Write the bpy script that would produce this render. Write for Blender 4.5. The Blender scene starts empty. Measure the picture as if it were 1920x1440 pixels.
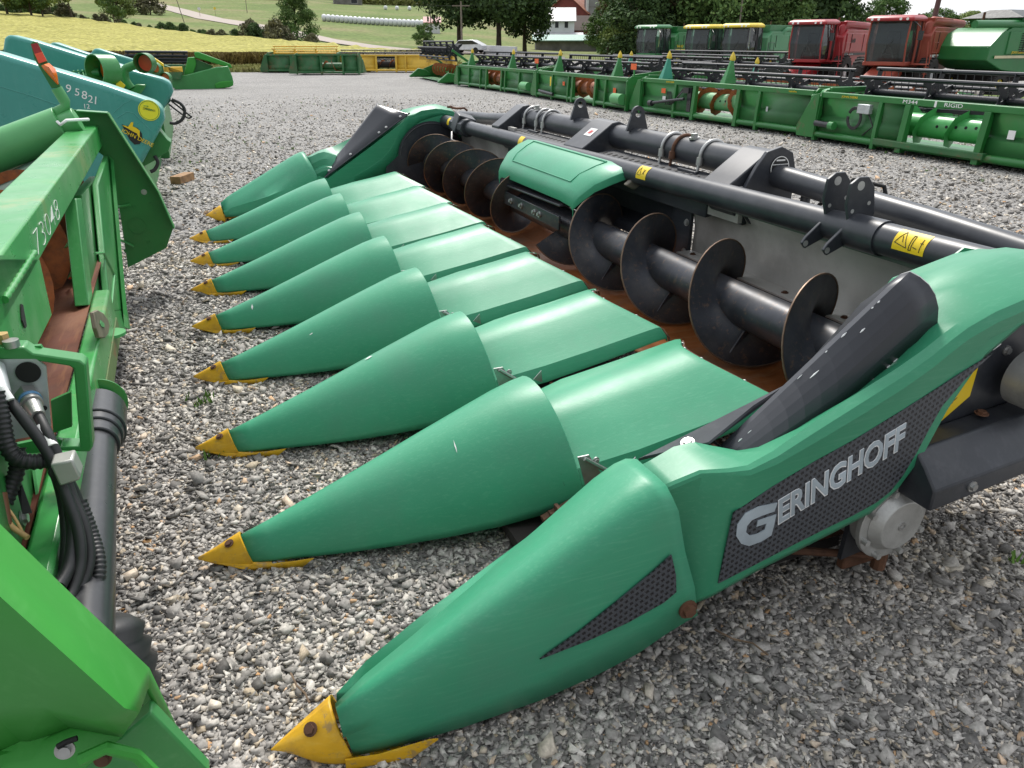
import bpy, bmesh, math, random
import numpy as np
from mathutils import Vector, Matrix, Euler
R = math.radians; PI = math.pi
random.seed(7); rng = np.random.default_rng(11)
sc = bpy.context.scene
# ---------------- camera ----------------
HC = 1.545                                   # lens height
cam = bpy.data.cameras.new('camera'); camo = bpy.data.objects.new('camera', cam); sc.collection.objects.link(camo)
cam.sensor_fit = 'HORIZONTAL'; cam.sensor_width = 36; cam.lens = 36*1385/1920; cam.clip_start = .02; cam.clip_end = 6000
camo.location = (0, 0, HC); camo.rotation_euler = (R(90-24.8354), 0, R(-21.9483))
sc.camera = camo
# ---------------- sky and sun ----------------
SUN_EL, SUN_AZ = 52, 18                      # azimuth measured from +Y towards +X
w = bpy.data.worlds.new('World'); sc.world = w; w.use_nodes = True
nt = w.node_tree; N = nt.nodes; L = nt.links
bg = N['Background']; sky = N.new('ShaderNodeTexSky'); sky.sky_type = 'NISHITA'; sky.sun_disc = False
sky.sun_elevation = R(SUN_EL); sky.sun_rotation = R(SUN_AZ); sky.air_density = 1.2; sky.dust_density = 2.0
tc = N.new('ShaderNodeTexCoord'); mp = N.new('ShaderNodeMapping'); mp.inputs['Scale'].default_value = (1, 1, 3.2)
nz = N.new('ShaderNodeTexNoise'); nz.inputs['Scale'].default_value = 2.6; nz.inputs['Detail'].default_value = 9; nz.inputs['Roughness'].default_value = .62
cr = N.new('ShaderNodeValToRGB'); cr.color_ramp.elements[0].position = .30; cr.color_ramp.elements[1].position = .62
cr.color_ramp.elements[0].color = (.52, .52, .52, 1); cr.color_ramp.elements[1].color = (1, 1, 1, 1)
nz2 = N.new('ShaderNodeTexNoise'); nz2.inputs['Scale'].default_value = 5; nz2.inputs['Detail'].default_value = 6
cr2 = N.new('ShaderNodeValToRGB'); cr2.color_ramp.elements[0].color = (6.6, 7.0, 7.6, 1); cr2.color_ramp.elements[1].color = (11.5, 11.6, 11.8, 1)
cr2.color_ramp.elements[0].position = .38; cr2.color_ramp.elements[1].position = .66
mx = N.new('ShaderNodeMix'); mx.data_type = 'RGBA'
L.new(tc.outputs['Generated'], mp.inputs['Vector']); L.new(mp.outputs[0], nz.inputs['Vector']); L.new(mp.outputs[0], nz2.inputs['Vector'])
L.new(nz.outputs[0], cr.inputs[0]); L.new(nz2.outputs[0], cr2.inputs[0]); L.new(cr.outputs[0], mx.inputs[0])
L.new(sky.outputs[0], mx.inputs[6]); L.new(cr2.outputs[0], mx.inputs[7]); 
# thin cloud glows around the hidden sun and is duller on the far side of the sky
nv = N.new('ShaderNodeVectorMath'); nv.operation = 'NORMALIZE'; L.new(tc.outputs['Generated'], nv.inputs[0])
dt = N.new('ShaderNodeVectorMath'); dt.operation = 'DOT_PRODUCT'; L.new(nv.outputs[0], dt.inputs[0])
dt.inputs[1].default_value = (math.sin(R(SUN_AZ))*math.cos(R(SUN_EL)), math.cos(R(SUN_AZ))*math.cos(R(SUN_EL)), math.sin(R(SUN_EL)))
mr0 = N.new('ShaderNodeMapRange'); mr0.inputs[1].default_value = -.6; mr0.inputs[2].default_value = 1; mr0.inputs[3].default_value = .42; mr0.inputs[4].default_value = 1.45; L.new(dt.outputs['Value'], mr0.inputs[0])
sc0 = N.new('ShaderNodeVectorMath'); sc0.operation = 'SCALE'; L.new(mx.outputs[2], sc0.inputs[0]); L.new(mr0.outputs[0], sc0.inputs['Scale']); L.new(sc0.outputs[0], bg.inputs[0])
bg.inputs[1].default_value = .078
sd = bpy.data.lights.new('sun', 'SUN'); sd.energy = 2.3; sd.angle = R(12); sd.color = (1, .96, .9)
so = bpy.data.objects.new('sun', sd); sc.collection.objects.link(so)
dv = Vector((math.sin(R(SUN_AZ))*math.cos(R(SUN_EL)), math.cos(R(SUN_AZ))*math.cos(R(SUN_EL)), math.sin(R(SUN_EL))))
so.rotation_euler = dv.to_track_quat('Z', 'Y').to_euler(); so.location = (0, 0, 30)
sc.view_settings.view_transform = 'Standard'; sc.view_settings.look = 'None'; sc.view_settings.exposure = 0.72; sc.view_settings.gamma = 1

# ---------------- helpers ----------------
def col3(c): return (c[0], c[1], c[2], 1)
def mat(name, base, rough=.5, metal=0, var=.12, vs=3.0, bump=0, bs=60, dirt=None, damt=.0, ds=4.0, spec=.5, coat=0, streak=None, alpha=None, trans=0, coords='Object', rust=None, ramt=.5, rs=9, emit=None, rvar=.1):
    """procedural paint/metal: value variation, optional dirt/rust patches, brushed scratches, micro bump"""
    m = bpy.data.materials.new(name); m.use_nodes = True; t = m.node_tree; n = t.nodes; l = t.links
    p = n['Principled BSDF']; p.inputs['Roughness'].default_value = rough; p.inputs['Metallic'].default_value = metal
    p.inputs['Specular IOR Level'].default_value = spec; p.inputs['Coat Weight'].default_value = coat
    if coat: p.inputs['Coat Roughness'].default_value = .25
    if trans: p.inputs['Transmission Weight'].default_value = trans
    c = n.new('ShaderNodeTexCoord'); co = c.outputs[coords]
    def noise(s, d=5, r=.6, vec=None):
        q = n.new('ShaderNodeTexNoise'); q.inputs['Scale'].default_value = s; q.inputs['Detail'].default_value = d; q.inputs['Roughness'].default_value = r
        l.new(vec or co, q.inputs['Vector']); return q.outputs[0]
    def ramp(src, a, b, ca=(0, 0, 0, 1), cb=(1, 1, 1, 1)):
        q = n.new('ShaderNodeValToRGB'); q.color_ramp.elements[0].position = a; q.color_ramp.elements[1].position = b
        q.color_ramp.elements[0].color = ca; q.color_ramp.elements[1].color = cb; l.new(src, q.inputs[0]); return q.outputs[0]
    def mix(f, a, b, mode='MIX'):
        q = n.new('ShaderNodeMix'); q.data_type = 'RGBA'; q.blend_type = mode
        for i, v in ((0, f), (6, a), (7, b)):
            if hasattr(v, 'node'): l.new(v, q.inputs[i])
            else: q.inputs[i].default_value = v
        return q.outputs[2]
    lo = col3([x*(1-var) for x in base]); hi = col3([min(1, x*(1+var)) for x in base])
    cur = ramp(noise(vs), .3, .7, lo, hi)
    if streak:                                            # fine directional scratches: (color, stretch vector, amount)
        mpn = n.new('ShaderNodeMapping'); mpn.inputs['Scale'].default_value = streak[1]; l.new(co, mpn.inputs['Vector'])
        s = noise(1.0, 3, .7, mpn.outputs[0]); f = ramp(s, .52, .74, (0, 0, 0, 1), (streak[2],)*3+(1,))
        cur = mix(f, cur, col3(streak[0]))
    if dirt:
        f = ramp(noise(ds, 8, .7), .48, .72, (0, 0, 0, 1), (damt,)*3+(1,)); cur = mix(f, cur, col3(dirt))
    if rust:
        f = ramp(noise(rs, 9, .75), .56, .62, (0, 0, 0, 1), (ramt,)*3+(1,)); cur = mix(f, cur, col3(rust))
    l.new(cur, p.inputs['Base Color'])
    if rvar:
        q = n.new('ShaderNodeMapRange'); q.inputs[3].default_value = max(0, rough-rvar); q.inputs[4].default_value = min(1, rough+rvar)
        l.new(noise(vs*2.3), q.inputs[0]); l.new(q.outputs[0], p.inputs['Roughness'])
    if bump:
        b = n.new('ShaderNodeBump'); b.inputs['Strength'].default_value = bump; b.inputs['Distance'].default_value = .01
        l.new(noise(bs, 4, .6), b.inputs['Height']); l.new(b.outputs[0], p.inputs['Normal'])
    if emit: p.inputs['Emission Color'].default_value = col3(emit); p.inputs['Emission Strength'].default_value = 1
    return m

class MB:
    def __init__(s): s.v = []; s.f = []
    def add(s, vs, fs):
        o = len(s.v); s.v += [tuple(map(float, q)) for q in vs]; s.f += [tuple(i+o for i in f) for f in fs]; return s
    def box(s, c, d, rot=None):
        vs = [Vector((x*d[0]/2, y*d[1]/2, z*d[2]/2)) for x in (-1, 1) for y in (-1, 1) for z in (-1, 1)]
        if rot is not None:
            M = Euler(rot).to_matrix() if not isinstance(rot, Matrix) else rot
            vs = [M @ q for q in vs]
        c = Vector(c); return s.add([q+c for q in vs], [(0, 1, 3, 2), (4, 6, 7, 5), (0, 4, 5, 1), (2, 3, 7, 6), (0, 2, 6, 4), (1, 5, 7, 3)])
    def bb(s, a, b): return s.box([(a[i]+b[i])/2 for i in range(3)], [abs(b[i]-a[i]) for i in range(3)])
    def bar(s, a, b, w_, h, up=(0, 0, 1)):
        a = Vector(a); b = Vector(b); d = (b-a); ln = d.length; d.normalize(); u = Vector(up); x = d.cross(u)
        if x.length < 1e-4: x = d.cross(Vector((1, 0, 0)))
        x.normalize(); u = x.cross(d); M = Matrix((x, d, u)).transposed(); return s.box((a+b)/2, (w_, ln, h), M)
    def cyl(s, a, b, r, r2=None, n=16, cap=True):
        a = Vector(a); b = Vector(b); r2 = r if r2 is None else r2; d = (b-a).normalized()
        x = d.orthogonal().normalized(); y = d.cross(x); vs = []
        for c, rr in ((a, r), (b, r2)): vs += [c+(x*math.cos(2*PI*i/n)+y*math.sin(2*PI*i/n))*rr for i in range(n)]
        fs = [(i, (i+1) % n, n+(i+1) % n, n+i) for i in range(n)]
        if cap: fs += [tuple(range(n))[::-1], tuple(range(n, 2*n))]
        return s.add(vs, fs)
    def ring(s, c, ax, r0, r1, th, n=24):
        """flat washer / tube wall"""
        c = Vector(c); d = Vector(ax).normalized(); x = d.orthogonal().normalized(); y = d.cross(x); vs = []
        for k, rr in ((0, r0), (0, r1), (th, r1), (th, r0)):
            vs += [c+d*k+(x*math.cos(2*PI*i/n)+y*math.sin(2*PI*i/n))*rr for i in range(n)]
        return s.add(vs, [(j*n+i, j*n+(i+1) % n, ((j+1) % 4)*n+(i+1) % n, ((j+1) % 4)*n+i) for j in range(4) for i in range(n)])
    def tube(s, path, r, n=10, cap=True):
        P = [Vector(p) for p in path]; rs = r if isinstance(r, (list, tuple)) else [r]*len(P); secs = []; x = None
        for i, p in enumerate(P):
            d = (P[min(i+1, len(P)-1)]-P[max(i-1, 0)]).normalized()
            x = d.orthogonal().normalized() if x is None else (x-d*x.dot(d)).normalized()
            y = d.cross(x); secs.append([p+(x*math.cos(2*PI*k/n)+y*math.sin(2*PI*k/n))*rs[i] for k in range(n)])
        return s.loft(secs, cap=cap)
    def loft(s, secs, closed=True, cap=True):
        n = len(secs[0]); m = len(secs); vs = [q for S in secs for q in S]; fs = []
        for i in range(m-1):
            for k in range(n if closed else n-1): fs.append((i*n+k, i*n+(k+1) % n, (i+1)*n+(k+1) % n, (i+1)*n+k))
        if cap and closed: fs += [tuple(range(n))[::-1], tuple(range((m-1)*n, m*n))]
        return s.add(vs, fs)
    def prism(s, poly, ax, a, b):
        """poly in the plane normal to ax ('x': (y,z), 'y': (x,z), 'z': (x,y))"""
        def P(q, t): return {'x': (t, q[0], q[1]), 'y': (q[0], t, q[1]), 'z': (q[0], q[1], t)}[ax]
        n = len(poly); return s.add([P(q, a) for q in poly]+[P(q, b) for q in poly], [(i, (i+1) % n, n+(i+1) % n, n+i) for i in range(n)]+[tuple(range(n))[::-1], tuple(range(n, 2*n))])
    def bolt(s, c, ax, r=.01, h=.01):
        c = Vector(c); d = Vector(ax).normalized(); s.cyl(c, c+d*h*.35, r*1.5, n=14); return s.cyl(c+d*h*.35, c+d*h, r, n=6)
    def build(s, name, m, parent=None, smooth=35, bevel=0, solid=0, sub=0, label=None, seg=2, xf=None, off=0):
        me = bpy.data.meshes.new(name); vs = s.v
        if xf is not None: vs = [xf @ Vector(q) for q in vs]
        me.from_pydata([tuple(q) for q in vs], [], s.f); bm = bmesh.new(); bm.from_mesh(me)
        bmesh.ops.remove_doubles(bm, verts=bm.verts, dist=1e-5); bmesh.ops.recalc_face_normals(bm, faces=bm.faces); bm.to_mesh(me); bm.free()
        o = bpy.data.objects.new(name, me); sc.collection.objects.link(o)
        if m is not None: me.materials.append(m)
        if smooth:
            me.shade_smooth(); me.set_sharp_from_angle(angle=R(smooth))
        if parent is not None:
            o.parent = parent
            if parent.type == 'EMPTY' and 'world_built' in parent: o.location = [-q for q in parent.location]
        if solid: q = o.modifiers.new('s', 'SOLIDIFY'); q.thickness = solid; q.offset = off
        if bevel: q = o.modifiers.new('b', 'BEVEL'); q.width = bevel; q.segments = seg; q.limit_method = 'ANGLE'; q.angle_limit = R(38); q.harden_normals = False
        if sub: q = o.modifiers.new('u', 'SUBSURF'); q.levels = sub; q.render_levels = sub
        if label: o['label'] = label
        return o
def thing(name, label, cat, loc=(0, 0, 0), rz=0, group=None, world=False):
    o = bpy.data.objects.new(name, None); sc.collection.objects.link(o); o.location = loc; o.rotation_euler = (0, 0, rz); o.empty_display_size = .2
    o['label'] = label; o['category'] = cat
    if group: o['group'] = group
    if world: o['world_built'] = 1
    return o
def tag(o, label=None, cat=None, group=None, kind=None):
    for k, v in (('label', label), ('category', cat), ('group', group), ('kind', kind)):
        if v: o[k] = v
    return o
def copy_tree(o, parent=None):
    c = o.copy(); sc.collection.objects.link(c); c.parent = parent
    for ch in list(o.children): copy_tree(ch, c)
    return c
def text_mb(txt, size, shear=0, bold=0, extrude=.001, spacing=1.0):
    """returns (verts, faces) of the words lying in the XY plane, baseline at the origin"""
    cu = bpy.data.curves.new('t', 'FONT'); cu.body = txt; cu.size = size; cu.shear = shear; cu.offset = bold; cu.extrude = extrude; cu.space_character = spacing; cu.resolution_u = 3
    o = bpy.data.objects.new('t', cu); sc.collection.objects.link(o); dg = bpy.context.evaluated_depsgraph_get()
    me = bpy.data.meshes.new_from_object(o.evaluated_get(dg)); vs = [v.co.copy() for v in me.vertices]; fs = [tuple(p.vertices) for p in me.polygons]
    bpy.data.objects.remove(o); bpy.data.curves.remove(cu); bpy.data.meshes.remove(me); return vs, fs
def words(txt, size, org, xdir, ydir, m, parent, name='lettering', shear=0, bold=0, extrude=.0008, width=None, spacing=1.0):
    vs, fs = text_mb(txt, size, shear, bold, extrude, spacing)
    X = Vector(xdir).normalized(); Y = Vector(ydir); Y = (Y-X*Y.dot(X)).normalized(); Z = X.cross(Y); sx = 1
    if width: sx = width/max(v.x for v in vs)
    mb = MB(); mb.add([Vector(org)+X*v.x*sx+Y*v.y+Z*v.z for v in vs], fs)
    return mb.build(name, m, parent, smooth=0)
def arc(cx, cy, r, a0, a1, n): return [(cx+r*math.cos(R(a0+(a1-a0)*i/n)), cy+r*math.sin(R(a0+(a1-a0)*i/n))) for i in range(n+1)]
def lerp(x, xs, ys): return float(np.interp(x, xs, ys))
# ---------------- terrain ----------------
CR = [0, 30, 38, 45, 60, 100, 150, 250, 400, 700, 1200, 3000]
CC = [-900, 0, 450, 800, 1100, 1250, 1600, 2500, 4200]
CT = np.array([
 [0, 0, 0, 0, .3, 2.2, 4.9, 9.5, 19, 34, 60, 60],
 [0, 0, 0, 0, .3, 2.2, 4.9, 9.5, 19, 34, 60, 60],
 [0, 0, 0, 0, .1, 1.0, 2.7, 8.8, 20, 34, 60, 60],
 [0, 0, 0, 0, 0, .3, 1.2, 7, 18, 32, 55, 55],
 [0, 0, -.05, -.1, -.2, -.2, 0, 2, 10, 26, 45, 45],
 [0, 0, -.45, -.8, -.95, -.8, -.2, 2, 8, 20, 34, 34],
 [0, 0, -.75, -.95, -.95, -.9, -.5, 0, 2, 6, 10, 10],
 [0, 0, -.75, -.95, -.95, -.9, -.8, -.5, 0, 2, 4, 4],
 [0, 0, -.75, -.95, -.95, -.9, -.8, -.5, 0, 2, 4, 4]], float)
HEAD = R(21.9483)
def smooth_idx(v, xs):
    v = min(max(v, xs[0]), xs[-1]-1e-6); i = int(np.searchsorted(xs, v, 'right'))-1; t = (v-xs[i])/(xs[i+1]-xs[i]); return i, t
def gz(x, y):
    """terrain height"""
    r = math.hypot(x, y); az = math.atan2(x, y)-HEAD; az = max(-1.25, min(1.25, az)); u = 960+1526*math.tan(az)
    i, t = smooth_idx(r, CR); j, s = smooth_idx(u, CC); s = s*s*(3-2*s)
    
    a = CT[j, i]*(1-t)+CT[j, i+1]*t; b = CT[j+1, i]*(1-t)+CT[j+1, i+1]*t; return a*(1-s)+b*s
def at(px, py, z=0.0):                      # where a sight line meets height z
    a = HEAD; p = R(24.8354); fw = Vector((math.sin(a)*math.cos(p), math.cos(a)*math.cos(p), -math.sin(p))); rt = Vector((math.cos(a), -math.sin(a), 0)); up = rt.cross(fw)
    d = fw+rt*((px-960)/1385)-up*((py-720)/1385); t = (z-HC)/d.z; return Vector((0, 0, HC))+d*t
def bear(px, dist):                         # ground point at a horizontal distance on the bearing of a horizon column
    a = HEAD+math.atan((px-960)/1526); x, y = dist*math.sin(a), dist*math.cos(a); return x, y, gz(x, y)
def grid_sheet(name, m, rs, cols, lift, edge=None, kind='structure', parent=None):
    vs = []; fs = []; n = len(cols)
    for r in rs:
        for u in cols:
            rr = r if edge is None else edge(r, u)
            a = HEAD+math.atan((u-960)/1526); x, y = rr*math.sin(a), rr*math.cos(a); vs.append((x, y, gz(x, y)+lift))
    for i in range(len(rs)-1):
        for j in range(n-1): fs.append((i*n+j, i*n+j+1, (i+1)*n+j+1, (i+1)*n+j))
    mb = MB(); mb.add(vs, fs); o = mb.build(name, m, parent, smooth=180)
    if kind: o['kind'] = kind
    return o
def node_mat(name):
    m = bpy.data.materials.new(name); m.use_nodes = True; t = m.node_tree; return m, t, t.nodes, t.links, t.nodes['Principled BSDF']
def ground_noise_mat(name, stops, scale, detail=8, fine=(40, .35), rough=.95, stretch=(1, 1, 1), bump=.4):
    m, t, n, l, p = node_mat(name); p.inputs['Roughness'].default_value = rough; p.inputs['Specular IOR Level'].default_value = .1
    c = n.new('ShaderNodeTexCoord'); mp_ = n.new('ShaderNodeMapping'); mp_.inputs['Scale'].default_value = stretch; l.new(c.outputs['Object'], mp_.inputs[0])
    a = n.new('ShaderNodeTexNoise'); a.inputs['Scale'].default_value = scale; a.inputs['Detail'].default_value = detail; a.inputs['Roughness'].default_value = .7; l.new(mp_.outputs[0], a.inputs[0])
    cr_ = n.new('ShaderNodeValToRGB'); e = cr_.color_ramp.elements
    while len(e) < len(stops): e.new(.5)
    for k, (q, cc) in enumerate(stops): e[k].position = q; e[k].color = col3(cc)
    l.new(a.outputs[0], cr_.inputs[0])
    b = n.new('ShaderNodeTexNoise'); b.inputs['Scale'].default_value = fine[0]; b.inputs['Detail'].default_value = 4; l.new(c.outputs['Object'], b.inputs[0])
    r2 = n.new('ShaderNodeMapRange'); r2.inputs[1].default_value = .3; r2.inputs[2].default_value = .7; r2.inputs[3].default_value = 1-fine[1]; r2.inputs[4].default_value = 1+fine[1]; l.new(b.outputs[0], r2.inputs[0])
    mm = n.new('ShaderNodeVectorMath'); mm.operation = 'SCALE'; l.new(cr_.outputs[0], mm.inputs[0]); l.new(r2.outputs[0], mm.inputs['Scale']); l.new(mm.outputs[0], p.inputs['Base Color'])
    bu = n.new('ShaderNodeBump'); bu.inputs['Strength'].default_value = bump; bu.inputs['Distance'].default_value = .15; l.new(b.outputs[0], bu.inputs['Height']); l.new(bu.outputs[0], p.inputs['Normal'])
    return m
M_meadow = ground_noise_mat('meadow_grass', [(.3, (.095, .135, .042)), (.46, (.13, .175, .055)), (.58, (.19, .195, .085)), (.7, (.21, .17, .10))], .03, fine=(1.2, .35))
cols = [-1500, -1100, -800, -600]+list(range(-450, 2400, 50))+[2600, 3000, 3600, 4500]
rs = [0, 3, 6, 9, 12, 18, 24, 30, 34, 38, 42, 45, 50, 55, 60, 70, 80, 90, 100, 115, 130, 150, 175, 200, 225, 250, 300, 350, 400, 500, 700, 1000, 1600, 3000]
ground = grid_sheet('ground', M_meadow, rs, cols, -.012)
# behind the camera: the same yard
b_ = MB(); b_.add([(-60, -60, -.013), (60, -60, -.013), (60, 60, -.013), (-60, 60, -.013)], [(0, 1, 2, 3)])

# gravel: cells of crushed stone, colour per cell
def gravel_mat(name, scale, lo, hi, big=.28, strength=.9, dist=.02):
    m, t, n, l, p = node_mat(name); p.inputs['Roughness'].default_value = .9; p.inputs['Specular IOR Level'].default_value = .25
    c = n.new('ShaderNodeTexCoord'); v = n.new('ShaderNodeTexVoronoi'); v.inputs['Scale'].default_value = scale; l.new(c.outputs['Object'], v.inputs['Vector'])
    sep = n.new('ShaderNodeSeparateColor'); l.new(v.outputs['Color'], sep.inputs[0])
    cr_ = n.new('ShaderNodeValToRGB'); e = cr_.color_ramp.elements; e.new(.5); e.new(.8); e.new(.93)
    cs = [(0, [x*lo for x in (1, .98, .96)]), (.5, [x*(lo+hi)/2 for x in (1, .975, .94)]), (.8, [x*hi for x in (1, .97, .92)]), (.93, [hi*1.05, hi*.95, hi*.82]), (1, [hi*1.5, hi*1.45, hi*1.38])]
    for k, (q, cc) in enumerate(cs): e[k].position = q; e[k].color = col3(cc)
    l.new(sep.outputs[0], cr_.inputs[0])
    # shade in the gaps between stones, painted as darker cell edges
    gap = n.new('ShaderNodeMapRange'); gap.inputs[1].default_value = .0; gap.inputs[2].default_value = .75; gap.inputs[3].default_value = 1.05; gap.inputs[4].default_value = .68; l.new(v.outputs['Distance'], gap.inputs[0])
    g2 = n.new('ShaderNodeTexNoise'); g2.inputs['Scale'].default_value = .35; g2.inputs['Detail'].default_value = 7; g2.inputs['Roughness'].default_value = .65; l.new(c.outputs['Object'], g2.inputs[0])
    g3 = n.new('ShaderNodeMapRange'); g3.inputs[1].default_value = .3; g3.inputs[2].default_value = .7; g3.inputs[3].default_value = 1-big/2; g3.inputs[4].default_value = 1+big/2; l.new(g2.outputs[0], g3.inputs[0])
    mu = n.new('ShaderNodeMath'); mu.operation = 'MULTIPLY'; l.new(gap.outputs[0], mu.inputs[0]); l.new(g3.outputs[0], mu.inputs[1])
    mm = n.new('ShaderNodeVectorMath'); mm.operation = 'SCALE'; l.new(cr_.outputs[0], mm.inputs[0]); l.new(mu.outputs[0], mm.inputs['Scale'])
    # brown/green patches where weeds and soil show through
    wp = n.new('ShaderNodeTexNoise'); wp.inputs['Scale'].default_value = .8; wp.inputs['Detail'].default_value = 9; wp.inputs['Roughness'].default_value = .75; l.new(c.outputs['Object'], wp.inputs[0])
    wr = n.new('ShaderNodeValToRGB'); wr.color_ramp.elements[0].position = .6; wr.color_ramp.elements[1].position = .78; wr.color_ramp.elements[1].color = (.55, .55, .55, 1); l.new(wp.outputs[0], wr.inputs[0])
    mxx = n.new('ShaderNodeMix'); mxx.data_type = 'RGBA'; mxx.inputs[7].default_value = (.22, .18, .10, 1); l.new(wr.outputs[0], mxx.inputs[0]); l.new(mm.outputs[0], mxx.inputs[6])
    l.new(mxx.outputs[2], p.inputs['Base Color'])
    inv = n.new('ShaderNodeMath'); inv.operation = 'MULTIPLY'; inv.inputs[1].default_value = -1; l.new(v.outputs['Distance'], inv.inputs[0])
    bu = n.new('ShaderNodeBump'); bu.inputs['Strength'].default_value = strength; bu.inputs['Distance'].default_value = dist; l.new(inv.outputs[0], bu.inputs['Height'])
    l.new(bu.outputs[0], p.inputs['Normal']); return m
M_gravel = gravel_mat('gravel_bed', 42, .23, .42)
def gedge(u):                                # how far the stone yard reaches on each bearing
    return float(np.interp(u, [-1500, 0, 250, 430, 640, 800, 1000, 1200, 1600, 4500], [46, 47, 48, 48, 46, 52, 75, 90, 95, 95]))
gr = [0, .12, .25, .4, .5, .6, .7, .8, .9, .96, 1]
gravel_yard = grid_sheet('gravel_yard', M_gravel, gr, cols, 0, edge=lambda t, u: t*(gedge(u)+.8*math.sin(u*.05)+.5*math.sin(u*.13)))
bm_ = MB(); bm_.add([(-70, -60, -.004), (70, -60, -.004), (70, 0, -.004), (-70, 0, -.004)], [(0, 1, 2, 3)]); o_ = bm_.build('yard_behind', M_gravel, smooth=0); o_['kind'] = 'structure'

# loose crushed stone lying on the bed (nobody could count it)
def stones(batches, colw):
    VS = []; LI = []; LS = []; off = 0; lo = 0
    for n, rmin, rmax, size, cubes, seed in batches:
        g = np.random.default_rng(seed)
        u = np.sqrt(g.uniform(rmin**2, rmax**2, n)) if rmax < 8 else rmin+(rmax-rmin)*(1-np.sqrt(g.uniform(0, 1, n))); th = g.uniform(R(-32), R(74), n)
        X = u*np.sin(th); Y = u*np.cos(th)
        if cubes: B = np.array([(x, y, z) for x in (-1, 1) for y in (-1, 1) for z in (-1, 1)], float)*.75; F = np.array([(0, 1, 3, 2), (4, 6, 7, 5), (0, 4, 5, 1), (2, 3, 7, 6), (0, 2, 6, 4), (1, 5, 7, 3)])
        else:
            bm = bmesh.new(); bmesh.ops.create_icosphere(bm, subdivisions=1, radius=1); B = np.array([v.co[:] for v in bm.verts]); F = np.array([[v.index for v in f.verts] for f in bm.faces]); bm.free()
        k = len(B); s = size*np.exp(g.normal(0, .40, n)); V = B[None]*(1+g.uniform(-.38, .38, (n, k, 1)))+g.normal(0, .20, (n, k, 3))
        V *= np.stack([g.uniform(.75, 1.35, n), g.uniform(.6, 1.05, n), g.uniform(.24, .55, n)], 1)[:, None]
        a = g.uniform(0, 2*PI, n); tx = g.normal(0, .35, n); ty = g.normal(0, .35, n)
        V[..., 2] += V[..., 0]*tx[:, None]+V[..., 1]*ty[:, None]
        ca, sa = np.cos(a)[:, None], np.sin(a)[:, None]; x = V[..., 0]*ca-V[..., 1]*sa; y = V[..., 0]*sa+V[..., 1]*ca; V = np.stack([x, y, V[..., 2]], 2)*s[:, None, None]
        V += np.stack([X, Y, g.uniform(.0, .6, n)*s], 1)[:, None]
        Fi = (F[None]+(off+np.arange(n)*k)[:, None, None]).reshape(-1); fv = F.shape[1]; nf = len(F)*n
        VS.append(V.reshape(-1, 3)); LI.append(Fi); LS.append(lo+np.arange(nf)*fv); off += n*k; lo += nf*fv
    V = np.concatenate(VS); Fi = np.concatenate(LI); Ls = np.concatenate(LS); me = bpy.data.meshes.new('gravel_stones')
    me.vertices.add(len(V)); me.vertices.foreach_set('co', V.astype(np.float32).ravel()); me.loops.add(len(Fi)); me.loops.foreach_set('vertex_index', Fi.astype(np.int32))
    me.polygons.add(len(Ls)); me.polygons.foreach_set('loop_start', Ls.astype(np.int32)); me.update(calc_edges=True); me.validate()
    o = bpy.data.objects.new('gravel_stones', me); sc.collection.objects.link(o); me.materials.append(colw); o['kind'] = 'stuff'; o['label'] = 'loose grey crushed stone covering the yard'; return o
m, t, n, l, p = node_mat('crushed_stone'); p.inputs['Roughness'].default_value = .85; p.inputs['Specular IOR Level'].default_value = .3
gi = n.new('ShaderNodeNewGeometry'); cr_ = n.new('ShaderNodeValToRGB'); e = cr_.color_ramp.elements
for _ in range(6): e.new(.5)
for k, (q, cc) in enumerate([(0, (.11, .108, .104)), (.22, (.19, .186, .18)), (.5, (.30, .293, .28)), (.74, (.42, .41, .388)), (.88, (.54, .53, .50)), (.93, (.40, .34, .25)), (.97, (.60, .56, .49)), (1, (.46, .28, .14))]): e[k].position = q; e[k].color = col3(cc)
l.new(gi.outputs['Random Per Island'], cr_.inputs[0]); tcx = n.new('ShaderNodeTexCoord'); nn = n.new('ShaderNodeTexNoise'); nn.inputs['Scale'].default_value = 120; nn.inputs['Detail'].default_value = 4; l.new(tcx.outputs['Object'], nn.inputs[0])
r2 = n.new('ShaderNodeMapRange'); r2.inputs[1].default_value = .3; r2.inputs[2].default_value = .7; r2.inputs[3].default_value = .75; r2.inputs[4].default_value = 1.25; l.new(nn.outputs[0], r2.inputs[0])
mm = n.new('ShaderNodeVectorMath'); mm.operation = 'SCALE'; l.new(cr_.outputs[0], mm.inputs[0]); l.new(r2.outputs[0], mm.inputs['Scale'])
pn = n.new('ShaderNodeTexNoise'); pn.inputs['Scale'].default_value = 1.1; pn.inputs['Detail'].default_value = 8; pn.inputs['Roughness'].default_value = .7; l.new(tcx.outputs['Object'], pn.inputs[0])
pr_ = n.new('ShaderNodeValToRGB'); e = pr_.color_ramp.elements; e.new(.5); e.new(.64)
for k, (q, cc) in enumerate([(.32, (.74, .73, .72)), (.5, (1.04, 1.0, .96)), (.64, (1.12, 1.08, 1.0)), (.74, (.98, .84, .62))]): e[k].position = q; e[k].color = col3(cc)
l.new(pn.outputs[0], pr_.inputs[0]); m3 = n.new('ShaderNodeVectorMath'); m3.operation = 'MULTIPLY'; l.new(mm.outputs[0], m3.inputs[0]); l.new(pr_.outputs[0], m3.inputs[1]); l.new(m3.outputs[0], p.inputs['Base Color'])
M_stone = m
stones([(210000, .45, 3.7, .0061, True, 1), (170000, 3.5, 6.9, .0074, True, 2), (110000, 6.0, 27, .0105, True, 3), (260, .5, 6, .015, True, 4)], M_stone)
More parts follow.
